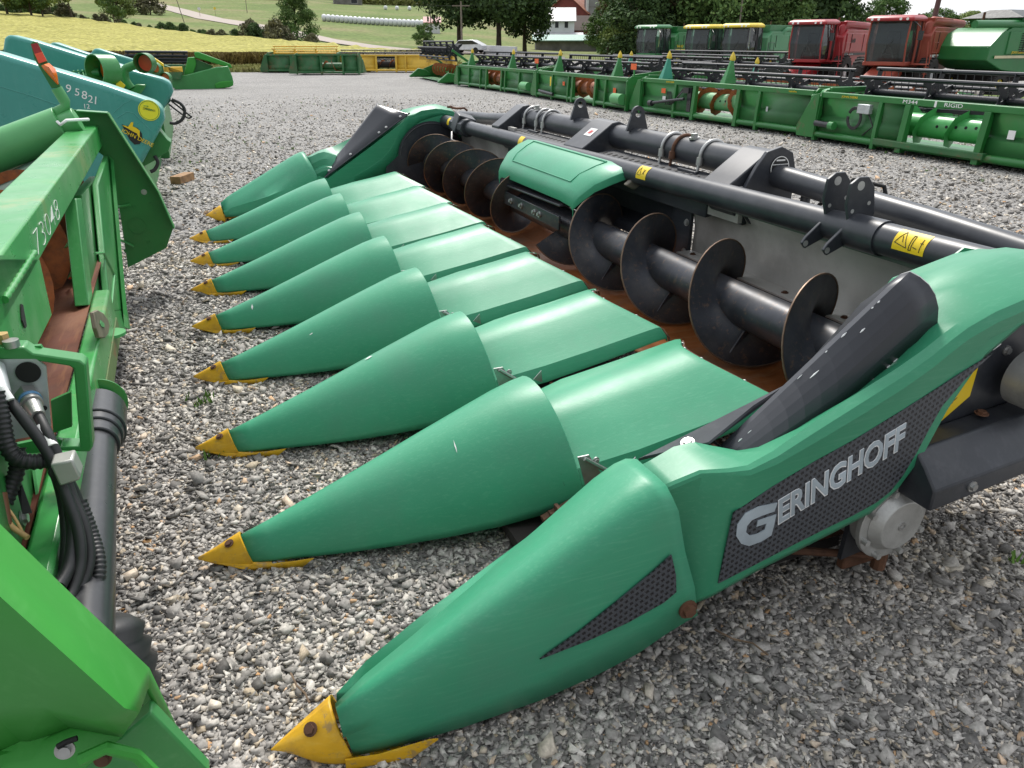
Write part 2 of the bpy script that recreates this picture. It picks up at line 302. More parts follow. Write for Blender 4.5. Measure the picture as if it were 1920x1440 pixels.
# ---------------- materials of the corn header ----------------
GRN = (.042, .280, .152)
M_hood = mat('green_plastic', GRN, rough=.42, var=.07, vs=2.2, spec=.42, streak=((.11, .36, .22), (5, 130, 130), .42), dirt=(.07, .24, .15), damt=.6, ds=2.6, bump=.05, bs=140, rvar=.12)
M_shield = mat('green_shield_plastic', (.034, .238, .124), rough=.40, var=.07, vs=2.0, spec=.42, streak=((.10, .32, .20), (5, 110, 110), .34), bump=.02, bs=120)
M_yel = mat('yellow_tip_paint', (.64, .36, .010), rough=.5, var=.14, vs=9, rust=(.22, .17, .12), ramt=.55, rs=26, dirt=(.34, .19, .03), damt=.7, ds=14, streak=((.75, .55, .12), (6, 60, 60), .3))
M_blk = mat('black_frame_paint', (.026, .029, .036), rough=.38, var=.2, vs=5, dirt=(.10, .10, .10), damt=.25, ds=6, streak=((.16, .16, .17), (30, 3, 30), .12))
M_aug = mat('worn_black_steel', (.034, .037, .046), rough=.40, metal=.25, var=.3, vs=8, dirt=(.12, .11, .10), damt=.5, ds=3.5, rust=(.20, .12, .07), ramt=.35, rs=30)
M_augedge = mat('worn_flight_edge', (.17, .115, .08), rough=.45, metal=.6, var=.3, vs=20)
M_sheet = mat('galvanised_sheet', (.50, .485, .455), rough=.5, metal=.1, var=.18, vs=1.5, dirt=(.13, .12, .10), damt=.6, ds=1.1, bump=.04, bs=180)
M_steel = mat('bare_steel', (.42, .42, .41), rough=.38, metal=.8, var=.2, vs=20)
M_cast = mat('cast_aluminium', (.46, .46, .44), rough=.45, metal=.55, var=.12, vs=12, dirt=(.2, .19, .17), damt=.5, ds=9, bump=.1, bs=150)
M_rust = mat('rusty_steel', (.12, .055, .030), rough=.8, metal=.2, var=.4, vs=14, dirt=(.05, .03, .02), damt=.7, ds=10)
M_pan = mat('rusty_floor_pan', (.36, .12, .035), rough=.42, metal=.35, var=.35, vs=5, dirt=(.30, .24, .18), damt=.75, ds=2.2, streak=((.42, .22, .10), (2, 30, 2), .5))
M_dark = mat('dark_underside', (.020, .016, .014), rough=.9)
M_rub = mat('rail_plastic', (.036, .038, .046), rough=.36, var=.10, vs=3, dirt=(.07, .07, .078), damt=.22, ds=5)
M_chip = mat('bare_chipped_edge', (.75, .76, .76), rough=.5, var=.05)
M_stk = mat('yellow_sticker', (.80, .56, .01), rough=.45, var=.08)
M_ink = mat('black_ink', (.01, .01, .01), rough=.5)
M_white = mat('white_paint', (.78, .78, .76), rough=.5, var=.05)
M_holerub = mat('hole_shadow_rubber', (.008, .008, .008), rough=.8)  # near-black: shade painted into slots and holes, also rubber of hoses
# studded black decal
def studded(name, dark, raise_, sc_):
    m, t, n, l, p = node_mat(name); p.inputs['Roughness'].default_value = .42
    c = n.new('ShaderNodeTexCoord'); mp_ = n.new('ShaderNodeMapping'); mp_.inputs['Scale'].default_value = (sc_, sc_, sc_); mp_.inputs['Rotation'].default_value = (0, R(28), 0); l.new(c.outputs['Object'], mp_.inputs[0])
    sx = n.new('ShaderNodeSeparateXYZ'); l.new(mp_.outputs[0], sx.inputs[0])
    row = n.new('ShaderNodeMath'); row.operation = 'FLOOR'; l.new(sx.outputs[2], row.inputs[0])
    off = n.new('ShaderNodeMath'); off.operation = 'MULTIPLY'; off.inputs[1].default_value = .5; l.new(row.outputs[0], off.inputs[0])
    ax = n.new('ShaderNodeMath'); ax.operation = 'ADD'; l.new(sx.outputs[0], ax.inputs[0]); l.new(off.outputs[0], ax.inputs[1])
    def cell(src):
        f = n.new('ShaderNodeMath'); f.operation = 'FRACT'; l.new(src, f.inputs[0]); s = n.new('ShaderNodeMath'); s.operation = 'SUBTRACT'; s.inputs[1].default_value = .5; l.new(f.outputs[0], s.inputs[0])
        a = n.new('ShaderNodeMath'); a.operation = 'ABSOLUTE'; l.new(s.outputs[0], a.inputs[0]); return a.outputs[0]
    mxm = n.new('ShaderNodeMath'); mxm.operation = 'MAXIMUM'; l.new(cell(ax.outputs[0]), mxm.inputs[0]); l.new(cell(sx.outputs[2]), mxm.inputs[1])
    st = n.new('ShaderNodeMapRange'); st.inputs[1].default_value = .24; st.inputs[2].default_value = .30; l.new(mxm.outputs[0], st.inputs[0])
    mx_ = n.new('ShaderNodeMix'); mx_.data_type = 'RGBA'; mx_.inputs[6].default_value = col3(dark); mx_.inputs[7].default_value = col3(raise_); l.new(st.outputs[0], mx_.inputs[0]); l.new(mx_.outputs[2], p.inputs['Base Color'])
    bu = n.new('ShaderNodeBump'); bu.inputs['Strength'].default_value = .8; bu.inputs['Distance'].default_value = .003; l.new(st.outputs[0], bu.inputs['Height']); l.new(bu.outputs[0], p.inputs['Normal']); return m
M_stud = studded('studded_black_decal', (.012, .012, .015), (.055, .06, .07), 62)
M_letter = mat('silver_lettering', (.36, .42, .46), rough=.35, metal=.2, var=.25, vs=6)

# ---------------- the corn header ----------------
PITCH = .762; YC0 = 1.384; YMID = YC0+4*PITCH; YFAR = 2*YMID-1.22
H = thing('corn_header', 'eight-row corn header with rounded green snouts, yellow tips, black auger and silver lettering', 'corn header', (1.2, YMID, 0), world=True)
def arch(yc, X, zt, w_, zb, e=1.75, n=24, tilt=0, under=True):
    """one arch section at depth X: bottom corners at zb, crown at zt"""
    S = []
    for i in range(n+1):
        a = PI*i/n; c, s_ = math.cos(a), math.sin(a); y = w_*math.copysign(abs(c)**(2/e if e > 1.99 else 1.0), c) if e > 1.99 else w_*c
        z = zb+(zt-zb)*(abs(s_)**(1.15 if e < 1.99 else 2/e)); S.append((X+tilt*(zt-z), yc-y, z))
    return S
# snout profile: X, crown height, half width, lower edge
SP = [(-.088, .094, .049, .020), (0, .124, .072, .022), (.12, .168, .102, .027), (.25, .217, .135, .034), (.40, .276, .172, .044), (.55, .336, .210, .060), (.70, .394, .248, .082), (.82, .438, .279, .112), (.90, .460, .299, .138), (.95, .468, .310, .155)]
def snout(n, dx=0, ridge=None):
    yc = YC0+PITCH*n; mb = MB(); secs = []
    for X, zt, w_, zb in SP:
        k = min(1, max(0, (X-.5)/.45)); secs.append(arch(yc, X+dx, zt, w_, zb, tilt=.16*k+.3*max(0, 1-(X+.09)/.3)))
    mb.loft(secs, closed=False); X, zt, w_, zb = SP[-1]
    lip = arch(yc, X+dx+.006, zt-.008, w_-.008, zb, tilt=.16); lip2 = arch(yc, X+dx-.05, zt-.03, w_-.02, zb, tilt=.16)
    mb.loft([secs[-1], lip, lip2], closed=False)
    o = mb.build('snout', M_hood, H, smooth=50, solid=.006, off=-1)
    # yellow tip: a pointed cup, with a skid running back underneath
    t = MB(); secs = []
    for X, zt, w_, zb in [(-.216, .050, .002, .045), (-.195, .058, .010, .036), (-.165, .070, .022, .022), (-.13, .086, .037, .010), (-.085, .107, .056, .004)]:
        secs.append(arch(yc, X+dx, zt, w_, zb, tilt=.3*max(0, (X+.216)/.13)))
    t.loft(secs, closed=False); t.loft([[q for q in secs[-1]], [(q[0]+.004, yc+(q[1]-yc)*.93, q[2]-.004) for q in secs[-1]]], closed=False)
    for g_ in (-1, 1):
        t.add([(-.216+dx, yc, .044), (-.08+dx, yc+g_*.058, .002), (.085+dx, yc+g_*.102, .002), (.085+dx, yc, .002)], [(0, 1, 2, 3)])
        t.add([(-.085+dx, yc+g_*.060, .002), (.085+dx, yc+g_*.112, .002), (.128+dx, yc+g_*.122, .036), (.06+dx, yc+g_*.103, .028), (-.03+dx, yc+g_*.077, .022), (-.06+dx, yc+g_*.068, .028)], [(0, 1, 2, 3, 4, 5)])
    tip = t.build('snout_tip', M_yel, o, smooth=60, solid=.003)
    b = MB(); b.bolt((-.118+dx, yc-.016, .088), (-.4, -.3, 1), .010, .008); b.build('bolt', M_rust, tip)
    return o
for n in range(1, 8): snout(n, dx={1: .0}.get(n, 0))
# hoods over the row units
def hood(n):
    yc = YC0+PITCH*n; mb = MB(); secs = []
    prof = [(-.334, -.176), (-.331, -.158), (-.306, -.112), (-.20, -.066), (-.11, -.022), (-.055, -.005), (0, 0), (.055, -.005), (.11, -.022), (.20, -.066), (.306, -.112), (.331, -.158), (.334, -.176)]
    for X, zr, sq in [(.84, .325, .74), (1.0, .375, .90), (1.2, .418, 1), (1.4, .452, 1), (1.55, .482, 1), (1.575, .486, 1), (1.59, .484, .99), (1.597, .470, .985)]:
        S = []
        for dy, dz in prof:
            f = max(0, min(1, (X-1.3)/.29)); S.append((X+f*min(-dz, .125)*1.5, yc+dy*sq*(1-.0*f), zr+dz*(1-.25*f)))
        secs.append(S)
    mb.loft(secs, closed=False); o = mb.build('row_hood', M_hood, H, smooth=28, solid=.007, off=-1, bevel=.006, seg=3)
    tr = MB(); E_ = secs[-2]
    pth = [(q[0]+.014, q[1], q[2]-.012) for q in E_]; tr.tube(pth, .0045, 6); tr.build('edge_trim', M_rust, o)
    bb_ = MB()
    for k in (3, 5, 7, 9): q = E_[k]; pass
    for k in (3, 5, 7, 9): q = E_[k]; bb_ = MB(); bb_.bolt((q[0]+.006, q[1], q[2]-.008), (1, 0, .5), .005, .006); bb_.build('bolt', M_cast, o)
    # hinge plates and prop rod behind the snout
    br = MB(); br.prism([(.96, .34), (1.00, .34), (1.09, .19), (1.05, .15), (1.00, .20)], 'y', yc-.328, yc-.323); br.cyl((.98, yc-.335, .335), (1.16, yc-.345, .20), .008, n=8)
    br.prism([(1.13, .27), (1.165, .305), (1.17, .25)], 'y', yc-.345, yc-.341); br.bolt((1.03, yc-.32, .31), (0, -1, 0), .008, .01)
    br.build('hinge_bracket', M_steel, o)
for n in range(1, 8): hood(n)
# row-unit frames seen in the gaps
for n in range(0, 8):
    ym = YC0+PITCH*(n+.5); mb = MB()
    for sgn in (-1, 1):
        mb.bb((.86, ym+sgn*.045-.012, .12), (1.68, ym+sgn*.045+.012, .16)); mb.tube([(.84, ym+sgn*.05, .13), (1.0, ym+sgn*.06, .18), (1.62, ym+sgn*.055, .235)], .018, 8)
    for k in range(12): mb.bb((.88+k*.066, ym-.055, .165+k*.011), (.892+k*.066, ym+.055, .182+k*.011))
    mb.bb((.9, ym-.16, .06), (1.7, ym+.16, .12)); mb.build('row_unit', M_rust, H, smooth=30)
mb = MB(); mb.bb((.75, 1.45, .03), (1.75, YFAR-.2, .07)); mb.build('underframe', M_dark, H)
# trough: pan, back sheet
mb = MB(); y0, y1 = 1.60, YFAR-.36
tp = [(1.66, .285), (1.72, .275), (1.80, .262), (1.95, .235), (2.12, .232), (2.25, .27), (2.33, .34)]
mb.loft([[(x, y0, z), (x, y1, z)] for x, z in tp], closed=False); mb.build('auger_pan', M_pan, H, smooth=60, solid=.006)
ya, yb = 3.32, 5.56
bk = [(2.40, .36), (2.40, .52), (2.405, .64), (2.38, .76), (2.32, .84), (2.27, .855)]
for a, b in ((y0, ya), (yb, y1)):
    mb = MB(); mb.loft([[(x, a, z), (x, b, z)] for x, z in bk], closed=False); bs_ = mb.build('back_sheet', M_sheet, H, smooth=60, solid=.005)
    mb = MB(); mb.bb((2.30, a, .505), (2.398, b, .513)); mb.build('flange', M_sheet, bs_)
    mb = MB(); mb.bb((2.31, a, .34), (2.39, b, .504)); mb.build('flange_shade', M_dark, bs_)  # near-black box standing for the shade below the flange
    mb = MB(); mb.bb((2.275, a, .815), (2.29, b, .865)); mb.build('top_lip', mat('grey_green_lip', (.10, .13, .11), rough=.5), bs_)
    k = 0
    while a+.2+k*.36 < b:
        mb = MB(); mb.bolt((2.35, a+.2+k*.36, .513), (0, 0, 1), .011, .008); mb.build('bolt', M_rust, bs_); k += 1
mb = MB(); mb.bolt((2.395, 1.95, .62), (-1, 0, 0), .012, .01); mb.build('bolt', M_rust, H)
# feeder opening frame (black)
for y, n_ in ((ya, -1), (yb, 1)):
    mb = MB(); mb.bb((2.37, min(y, y-n_*.17), .33), (2.392, max(y, y-n_*.17), .93)); po = mb.build('feeder_post', M_blk, H, bevel=.003)
    for z in (.38, .50, .66, .80, .90):
        mb = MB(); mb.bolt((2.37, y-n_*.03, z), (-1, 0, .1), .013, .011); mb.build('bolt', M_steel, po)
mb = MB(); mb.bb((2.42, ya+.16, .58), (2.45, yb-.16, .86)); mb.build('feeder_top_panel', M_blk, H, bevel=.004)
mb = MB(); mb.prism([(2.28, .575), (2.42, .60), (2.42, .585), (2.29, .56), (2.27, .52), (2.26, .525)], 'y', ya+.17, yb-.17); mb.build('feeder_sill', M_blk, H)
# auger
AX, AZ = 2.08, .502
mb = MB(); mb.cyl((AX, 1.60, AZ), (AX, y1, AZ), .091, n=40); ag = mb.build('auger_tube', M_aug, H)
def flight(ys, ye, pitch, ph, hand, r0=.088, r1=.2475):
    n = int(abs(ye-ys)/pitch*44); mb = MB(); S = []; B = []
    for i in range(n+1):
        t = i/n; y = ys+(ye-ys)*t; a = ph+hand*2*PI*(y-ys)/pitch
        row = [(AX+(r0+(r1-r0)*k/4)*math.cos(a), y, AZ+(r0+(r1-r0)*k/4)*math.sin(a)) for k in range(5)]; S.append(row); B.append(row[-1])
    mb.loft(S, closed=False); o = mb.build('auger_flight', M_aug, H, smooth=90)
    e = MB(); e.tube(B, .0042, 5); e.build('flight_edge', M_augedge, o, smooth=70); return o
flight(1.62, 4.22, .586, R(90)+2*PI*(2.07-1.62)/.586, -1); flight(4.66, y1, .575, R(90)-2*PI*(5.38-4.66)/.575, 1)
for y in (2.96, 3.54, 2.38):
    mb = MB(); mb.prism([(AX-.05, AZ-.08), (AX-.11, AZ-.17), (AX-.02, AZ-.09)], 'y', y-.004, y+.004); mb.build('flight_gusset', M_aug, ag)
mb = MB(); mb.bar((AX-.150, 4.02, AZ+.050), (AX-.150, 4.92, AZ+.050), .014, .085); mb.build('auger_paddle', M_aug, H, bevel=.003)
mb = MB(); mb.bar((AX-.09, 4.02, AZ+.155), (AX-.09, 4.92, AZ+.135), .13, .012); mb.bar((AX+.15, 4.02, AZ-.06), (AX+.15, 4.92, AZ-.06), .014, .13); mb.build('auger_paddle', M_aug, H, bevel=.003)
for y in (4.78, 4.60, 4.38, 4.30):
    mb = MB(); mb.bolt((AX-.157, y, AZ+.05), (-1, 0, .2), .013, .02); mb.build('bolt', M_steel, H)
# upper tubes
TX = 2.24; TP = [(1.42, .905), (2.3, .896), (3.4, .880), (4.43, .868), (5.6, .858), (6.6, .850), (YFAR-.22, .845)]
TZ = lambda y: lerp(y, [q[0] for q in TP], [q[1] for q in TP]); TR = .058
mb = MB(); mb.tube([(TX, y, z) for y, z in TP], TR, 28); t1 = mb.build('front_tube', M_blk, H)
mb = MB(); mb.cyl((2.50, 2.93, 1.0), (2.50, 5.93, .985), .074, n=36); t3 = mb.build('rear_beam', M_blk, H)
mb = MB(); mb.tube([(2.50, 2.90, .975), (2.50, 2.0, .93), (2.50, 1.35, .885), (2.50, 1.1, .87)], .053, 24); mb.build('rear_tube', M_blk, H)
mb = MB(); mb.tube([(2.50, 5.96, .96), (2.50, 6.8, .90), (2.49, YFAR-.1, .865)], .053, 20); mb.build('rear_tube', M_blk, H)
def arm(y, wd=.20):
    m_ = MB(); m_.prism([(2.235, .93), (2.29, .965), (2.45, 1.078), (2.50, 1.085), (2.56, 1.06), (2.58, .99), (2.54, .86), (2.44, .76), (2.36, .74), (2.30, .80), (2.24, .86)], 'y', y-wd/2, y+wd/2); return m_.build('frame_arm', M_blk, H, bevel=.006)
arm(2.98, .20); arm(4.50, .27); arm(5.92, .16)
for a, b, (c0, c1) in ((3.10, 4.32, (3.2, 17)), (4.70, 5.80, (4.8, 14))):
    mb = MB(); mb.prism([(2.30, .74), (2.30, .905), (2.44, .925), (2.44, .76)], 'y', a, b); bx_ = mb.build('slotted_beam', M_blk, H, bevel=.004)
    mb = MB()
    for k in range(c1):
        y = c0+k*.066; mb.add([(2.335, y, .9125), (2.335, y+.022, .9125), (2.365, y+.022, .9168), (2.365, y, .9168)], [(0, 1, 2, 3)])
    so_ = mb.build('slots', M_holerub, bx_, smooth=0, solid=.001); so_['kind'] = 'stuff'
mb = MB(); mb.bb((2.31, 2.86, .76), (2.335, 3.10, .93)); mb.build('filler_plate', M_sheet, H)
mb = MB(); mb.bb((2.31, 5.68, .76), (2.335, 5.82, .93)); mb.build('filler_plate', M_sheet, H)
def clamp(y, m_):
    k = MB(); k.tube([(2.50+.080*math.cos(R(a)), y, .997+.080*math.sin(R(a))) for a in range(-20, 200, 12)]+[(2.423, y, .965)], .0105, 8); k.cyl((2.418, y, .985), (2.40, y-.003, .86), .0085, n=8)
    k.cyl((2.418, y, .955), (2.421, y, .995), .019, n=8); return k.build('pipe_clamp', m_, H, smooth=50)
for y, m_ in ((3.36, M_steel), (3.62, M_rust), (3.73, M_steel), (5.38, M_steel), (5.50, M_steel), (5.74, M_steel)): clamp(y, m_)
for y in (3.52, 5.63): mb = MB(); mb.bolt((2.485, y, 1.068), (-.1, 0, 1), .019, .03); mb.build('bolt', M_steel, t3)
def eye(y):
    k = MB(); k.ring((2.50, y-.009, 1.150), (0, 1, 0), .021, .044, .018, 28)
    k.prism([(2.425, 1.05), (2.575, 1.05), (2.544, 1.145), (2.52, 1.125), (2.50, 1.118), (2.48, 1.125), (2.456, 1.145)], 'y', y-.0088, y+.0088)
    return k.build('lifting_eye', M_blk, H)
eye(4.15); eye(4.93)
mb = MB(); mb.prism([(2.37, 1.02), (2.42, 1.085), (2.50, 1.105), (2.57, 1.075), (2.60, .99), (2.60, .70), (2.44, .68), (2.34, .80), (2.30, .90)], 'y', 2.845, 2.868); ep = mb.build('arm_end_plate', M_blk, H, bevel=.003)
mb = MB(); mb.cyl((2.50, 2.845, 1.01), (2.50, 2.842, 1.01), .056, n=32); bd = mb.build('round_badge', M_ink, ep)
mb = MB(); mb.ring((2.50, 2.8425, 1.01), (0, -1, 0), .049, .053, .001, 32); mb.bb((2.455, 2.841, 1.024), (2.545, 2.8425, 1.027)); mb.bb((2.455, 2.841, .993), (2.545, 2.8425, .996)); mb.build('badge_marks', M_white, bd)
mb = MB()
for zz, ww in ((1.041, .05), (1.008, .06), (.980, .045)): mb.bb((2.50-ww/2, 2.8411, zz), (2.50+ww/2, 2.8424, zz+.007))
mb.build('badge_rows', M_white, bd)
mb = MB(); mb.ring((2.46, 2.845, .79), (0, -1, 0), .012, .022, .012); mb.build('pivot_bush', M_rust, ep)
# twin cylinder lugs on the front tube
for y in (2.10, 2.215):
    mb = MB(); q = [(-.035, .03), (-.062, .10), (-.057, .175), (-.022, .198), (.022, .198), (.058, .16), (.085, .06), (.065, -.005), (.0, -.04), (-.115, -.085), (-.135, -.063), (-.120, -.040)]
    mb.prism([(TX+a, .898+b) for a, b in q], 'y', y-.007, y+.007); pb = mb.build('cylinder_lug', M_blk, H, bevel=.003)
    for a, b, r in ((-.01, .167, .017), (-.03, .075, .008), (.045, .10, .008), (-.117, -.065, .012)):
        mb = MB(); mb.cyl((TX+a, y-.0075, .898+b), (TX+a, y-.0069, .898+b), r, n=16); mb.build('bolt_hole', M_cast, pb)
mb = MB(); mb.cyl((TX, 1.95, TZ(2)), (TX, 2.093, TZ(2.1)), .065, n=24); mb.build('tube_collar', M_blk, H)
mb = MB(); mb.box((TX-.01, 6.72, .87), (.17, .15, .16), (.2, .3, 0)); mb.cyl((TX-.02, 6.55, .85), (TX-.02, 6.9, .85), .078, n=10); hb = mb.build('hinge_block', M_blk, H, bevel=.01)
mb = MB(); mb.tube([(TX-.06, 6.75, .83), (TX-.12, 6.72, .80), (TX-.16, 6.6, .75), (TX-.11, 6.58, .73)], .012, 8); mb.build('latch_handle', M_blk, hb)
def on_tube(y, ang, r=TR+.0013): a = R(ang); return (TX+r*math.cos(a), y, TZ(y)+r*math.sin(a))
def tube_sticker(y0_, y1_, a0, a1):
    k = MB(); k.loft([[on_tube(y0_, a0+(a1-a0)*i/8), on_tube((y0_+y1_)/2, a0+(a1-a0)*i/8), on_tube(y1_, a0+(a1-a0)*i/8)] for i in range(9)], closed=False); return k.build('warning_sticker', M_stk, t1, smooth=60)
s1 = tube_sticker(1.735, 1.865, 112, 190); s2 = tube_sticker(3.50, 3.60, 110, 188); s3 = tube_sticker(5.22, 5.30, 118, 185); s4 = tube_sticker(6.98, 7.06, 118, 190)
def tube_line(pts, par, r=.0014):
    k = MB()
    for a, b in pts: k.tube([on_tube(a[0]+(b[0]-a[0])*i/4, a[1]+(b[1]-a[1])*i/4, TR+.002) for i in range(5)], r, 4)
    return k.build('warning_symbols', M_ink, par)
tube_line([((1.857, 166), (1.832, 122)), ((1.832, 122), (1.806, 176)), ((1.806, 176), (1.857, 166)), ((1.796, 130), (1.796, 180)), ((1.787, 130), (1.787, 180)), ((1.796, 130), (1.787, 130)), ((1.796, 180), (1.787, 180)), ((1.781, 168), (1.765, 171)), ((1.753, 135), (1.753, 180)), ((1.759, 150), (1.747, 150)), ((1.835, 140), (1.826, 160))], s1)
tube_line([((3.59, 168), (3.573, 125)), ((3.573, 125), (3.555, 168)), ((3.555, 168), (3.59, 168)), ((3.54, 135), (3.522, 162)), ((3.522, 135), (3.54, 162))], s2)
mb = MB(); sl = Vector((.16, 0, .113)).normalized()
def on_arm(t, y, h=.0): q = Vector((2.29, y, .965))+sl*t; return (q.x-sl.z*h, y, q.z+sl.x*h)
mb.add([on_arm(.05, 4.44, .002), on_arm(.05, 4.53, .002), on_arm(.12, 4.53, .002), on_arm(.12, 4.44, .002)], [(0, 1, 2, 3)]); st = mb.build('paper_sticker', M_white, H, smooth=0, solid=.001, off=1)
mb = MB(); mb.add([on_arm(.07, 4.47, .0035), on_arm(.07, 4.51, .0035), on_arm(.10, 4.50, .0035), on_arm(.10, 4.46, .0035)], [(0, 1, 2, 3)]); mb.build('red_print', mat('red_print', (.5, .05, .04)), st, smooth=0)
# green cover over the middle of the auger, hinged on the front tube
mb = MB(); cv = []
for X, a_, b_, z in [(2.27, 3.73, 5.19, .892), (2.20, 3.735, 5.185, .902), (2.12, 3.75, 5.17, .875), (2.03, 3.79, 5.13, .830), (1.965, 3.84, 5.09, .762), (1.940, 3.87, 5.06, .725), (1.944, 3.88, 5.05, .672)]:
    cv.append([(X, a_-.006, z-.062), (X, a_-.003, z-.020), (X, a_+.03, z), (X, a_+.17, z+.010), (X, b_-.17, z+.010), (X, b_-.03, z), (X, b_+.003, z-.020), (X, b_+.006, z-.062)])
mb.loft(cv, closed=False); cvr = mb.build('auger_cover', M_hood, H, smooth=40, solid=.006, bevel=.010, seg=3)
mb = MB(); gp = [(2.18, 3.93, 4.99, .911), (2.11, 3.95, 4.97, .884), (2.03, 3.98, 4.94, .842), (1.985, 4.0, 4.92, .800)]
mb.tube([(g_[0], g_[1], g_[3]) for g_ in gp]+[(g_[0], g_[2], g_[3]) for g_ in gp[::-1]]+[(gp[0][0], gp[0][1], gp[0][3])], .0045, 6); mb.build('moulded_ridge', M_hood, cvr)
mb = MB(); mb.cyl((TX-.005, 3.727, .865), (TX-.005, 3.712, .865), .026, n=20); mb.bolt((TX-.005, 3.713, .865), (0, -1, 0), .011, .010); mb.build('hinge_bolt', M_steel, cvr)
mb = MB(); mb.prism([(TX-.08, .82), (TX+.03, .90), (TX+.06, .84), (TX-.02, .79)], 'y', 3.66, 3.70); mb.build('hinge_lug', mat('tan_plate', (.16, .14, .11)), cvr, bevel=.008)

# ---------------- end shields ----------------
def mir(pts, far): return [(x, (2*YMID-y) if far else y, z) for x, y, z in pts]
def lofted(name, secs, far, m_, par, **k):
    q = MB(); q.loft([mir(S, far) for S in secs], closed=k.pop('closed', False)); return q.build(name, m_, par, **k)
YO = 1.218
def shield(far):
    S = []
    # X, crest height, valley height, valley y, inner top height, inner y, lower edge
    for X, zc, zv, yv, zi, yi, zb, yo in [
        (.90, .535, .540, 1.38, .40, 1.50, .140, 1.295), (.955, .553, .557, 1.38, .43, 1.50, .150, 1.290), (1.02, .578, .582, 1.38, .46, 1.50, .160, 1.275), (1.075, .592, .590, 1.37, .47, 1.50, .190, 1.235), (1.12, .598, .575, 1.36, .46, 1.52, .215, YO), (1.20, .618, .545, 1.36, .38, 1.57, .255, YO), (1.33, .672, .572, 1.36, .42, 1.575, .285, YO),
        (1.46, .725, .615, 1.36, .48, 1.575, .315, YO), (1.58, .775, .70, 1.36, .55, 1.575, .345, YO), (1.66, .815, .78, 1.36, .62, 1.575, .40, YO), (1.72, .852, .845, 1.37, .70, 1.575, .485, YO), (1.77, .880, .905, 1.38, .80, 1.575, .62, YO), (1.86, .912, .945, 1.38, .905, 1.575, .77, YO), (1.98, .938, .968, 1.38, .93, 1.575, .85, YO),
        (2.10, .955, .985, 1.38, .955, 1.575, .885, YO), (2.20, .955, .988, 1.38, .96, 1.575, .905, YO), (2.32, .925, .955, 1.38, .935, 1.575, .88, YO), (2.40, .86, .885, 1.37, .87, 1.57, .83, YO+.005)]:
        XX = X; cs = min(1, .3+max(0, (X-1.05)/.5))
        S.append([(X, yi, max(zb, zi-.5)), (X, yi, zi-.03), (X, yi-.015, zi-.004), (X, yi-.05, zi+.3*(zv-zi)*.3), (X, (yi+yv)/2, (zi+zv)/2+.006), (X, yv+.02, zv+.001), (X, yv-.03, zv+.25*(zc-zv)), (X, yo+.034*cs, zc+.001), (X, yo+.012*cs, zc-.010*cs), (X, yo+.001, zc-.034*cs), (X, yo+.006, zc-.075), (X, yo+.010, (zc+zb)/2), (X, yo+.008, zb+.02), (X, yo+.014, zb)])
        if 1.0 < XX < 1.15: S[-1] = [(p[0]-.055*max(0, min(1, (zc-.05-p[2])/(zc-.05-zb))) if i > 6 else p[0], p[1], p[2]) for i, p in enumerate(S[-1])]
    return lofted('end_shield', S, far, M_shield, H, smooth=22, solid=.008, off=0)
def end_snout(far):
    S = []
    for X, zc, yi, yo, zb, d1, d2 in [(.085, .165, 1.385, 1.256, .022, .040, .075), (.16, .218, 1.43, 1.240, .026, .05, .095), (.30, .294, 1.485, 1.226, .034, .055, .12), (.45, .374, 1.53, 1.221, .045, .055, .13), (.60, .455, 1.56, 1.220, .070, .045, .125), (.72, .520, 1.575, 1.220, .10, .032, .11), (.80, .562, 1.58, 1.221, .135, .022, .095), (.86, .586, 1.58, 1.222, .155, .014, .085), (.895, .592, 1.58, 1.222, .165, .012, .082)]:
        d = zc-zb; k = min(1, X/.5); f = .13*k; wy = yi-yo
        S.append([(X+f, yi, zb+.03), (X+f*.75, yi-.004, zb+d*.35), (X+f*.5, yi-wy*.05, zb+d*.58), (X+f*.3, yi-wy*.18, zc-d2-.02), (X+f*.15, yi-wy*.34, zc-d2*.62-d1*.2), (X+f*.05, yi-wy*.54, zc-d1), (X, yo+wy*.28, zc-d1*.32), (X, yo+wy*.17, zc-.002), (X+f*.05, yo+wy*.085, zc-.010), (X+f*.1, yo+wy*.03, zc-.032), (X+f*.2, yo+.001, zc-.065), (X+f*.45, yo, zb+d*.55), (X+f*.8, yo+.002, zb+d*.25), (X+f, yo+.008, zb)])
    o = lofted('end_snout', S, far, M_hood, H, smooth=55, solid=.008, off=0)
    T = []
    for X, zt, yi, yo, zb in [(-.055, .062, 1.318, 1.312, .052), (-.03, .080, 1.333, 1.296, .038), (.0, .100, 1.352, 1.278, .018), (.045, .130, 1.370, 1.262, .006), (.095, .162, 1.392, 1.248, .004)]:
        d = zt-zb; wy = yi-yo
        T.append([(X+.02, yi, zb), (X+.0, yi, zb+d*.4), (X-.01, yi-wy*.15, zb+d*.8), (X-.02, yi-wy*.5, zt), (X-.015, yo+wy*.13, zb+d*.82), (X, yo, zb+d*.45), (X+.02, yo, zb)])
    tp_ = lofted('snout_tip', T, far, M_yel, o, smooth=60, solid=.004, sub=1)
    q = MB(); q.add(mir([(.085, 1.246, .004), (.085, 1.243, .040), (.16, 1.232, .034), (.28, 1.214, .050), (.30, 1.212, .045), (.235, 1.218, .006), (.085, 1.39, .004), (.235, 1.42, .006)], far), [(0, 1, 2, 3, 4, 5), (0, 5, 7, 6)]); q.build('skid', M_yel, tp_, smooth=0, solid=.004)
    q = MB(); c = mir([(.022, 1.287, .118)], far)[0]; q.bolt(c, (-.45, .5 if far else -.5, .8), .011, .009); q.build('bolt', M_rust, tp_)
    q = MB(); c = mir([(.985, 1.222, .205)], far)[0]; q.bolt(c, (0, 1 if far else -1, 0), .018, .018); q.build('bolt', M_rust, o)
    return o
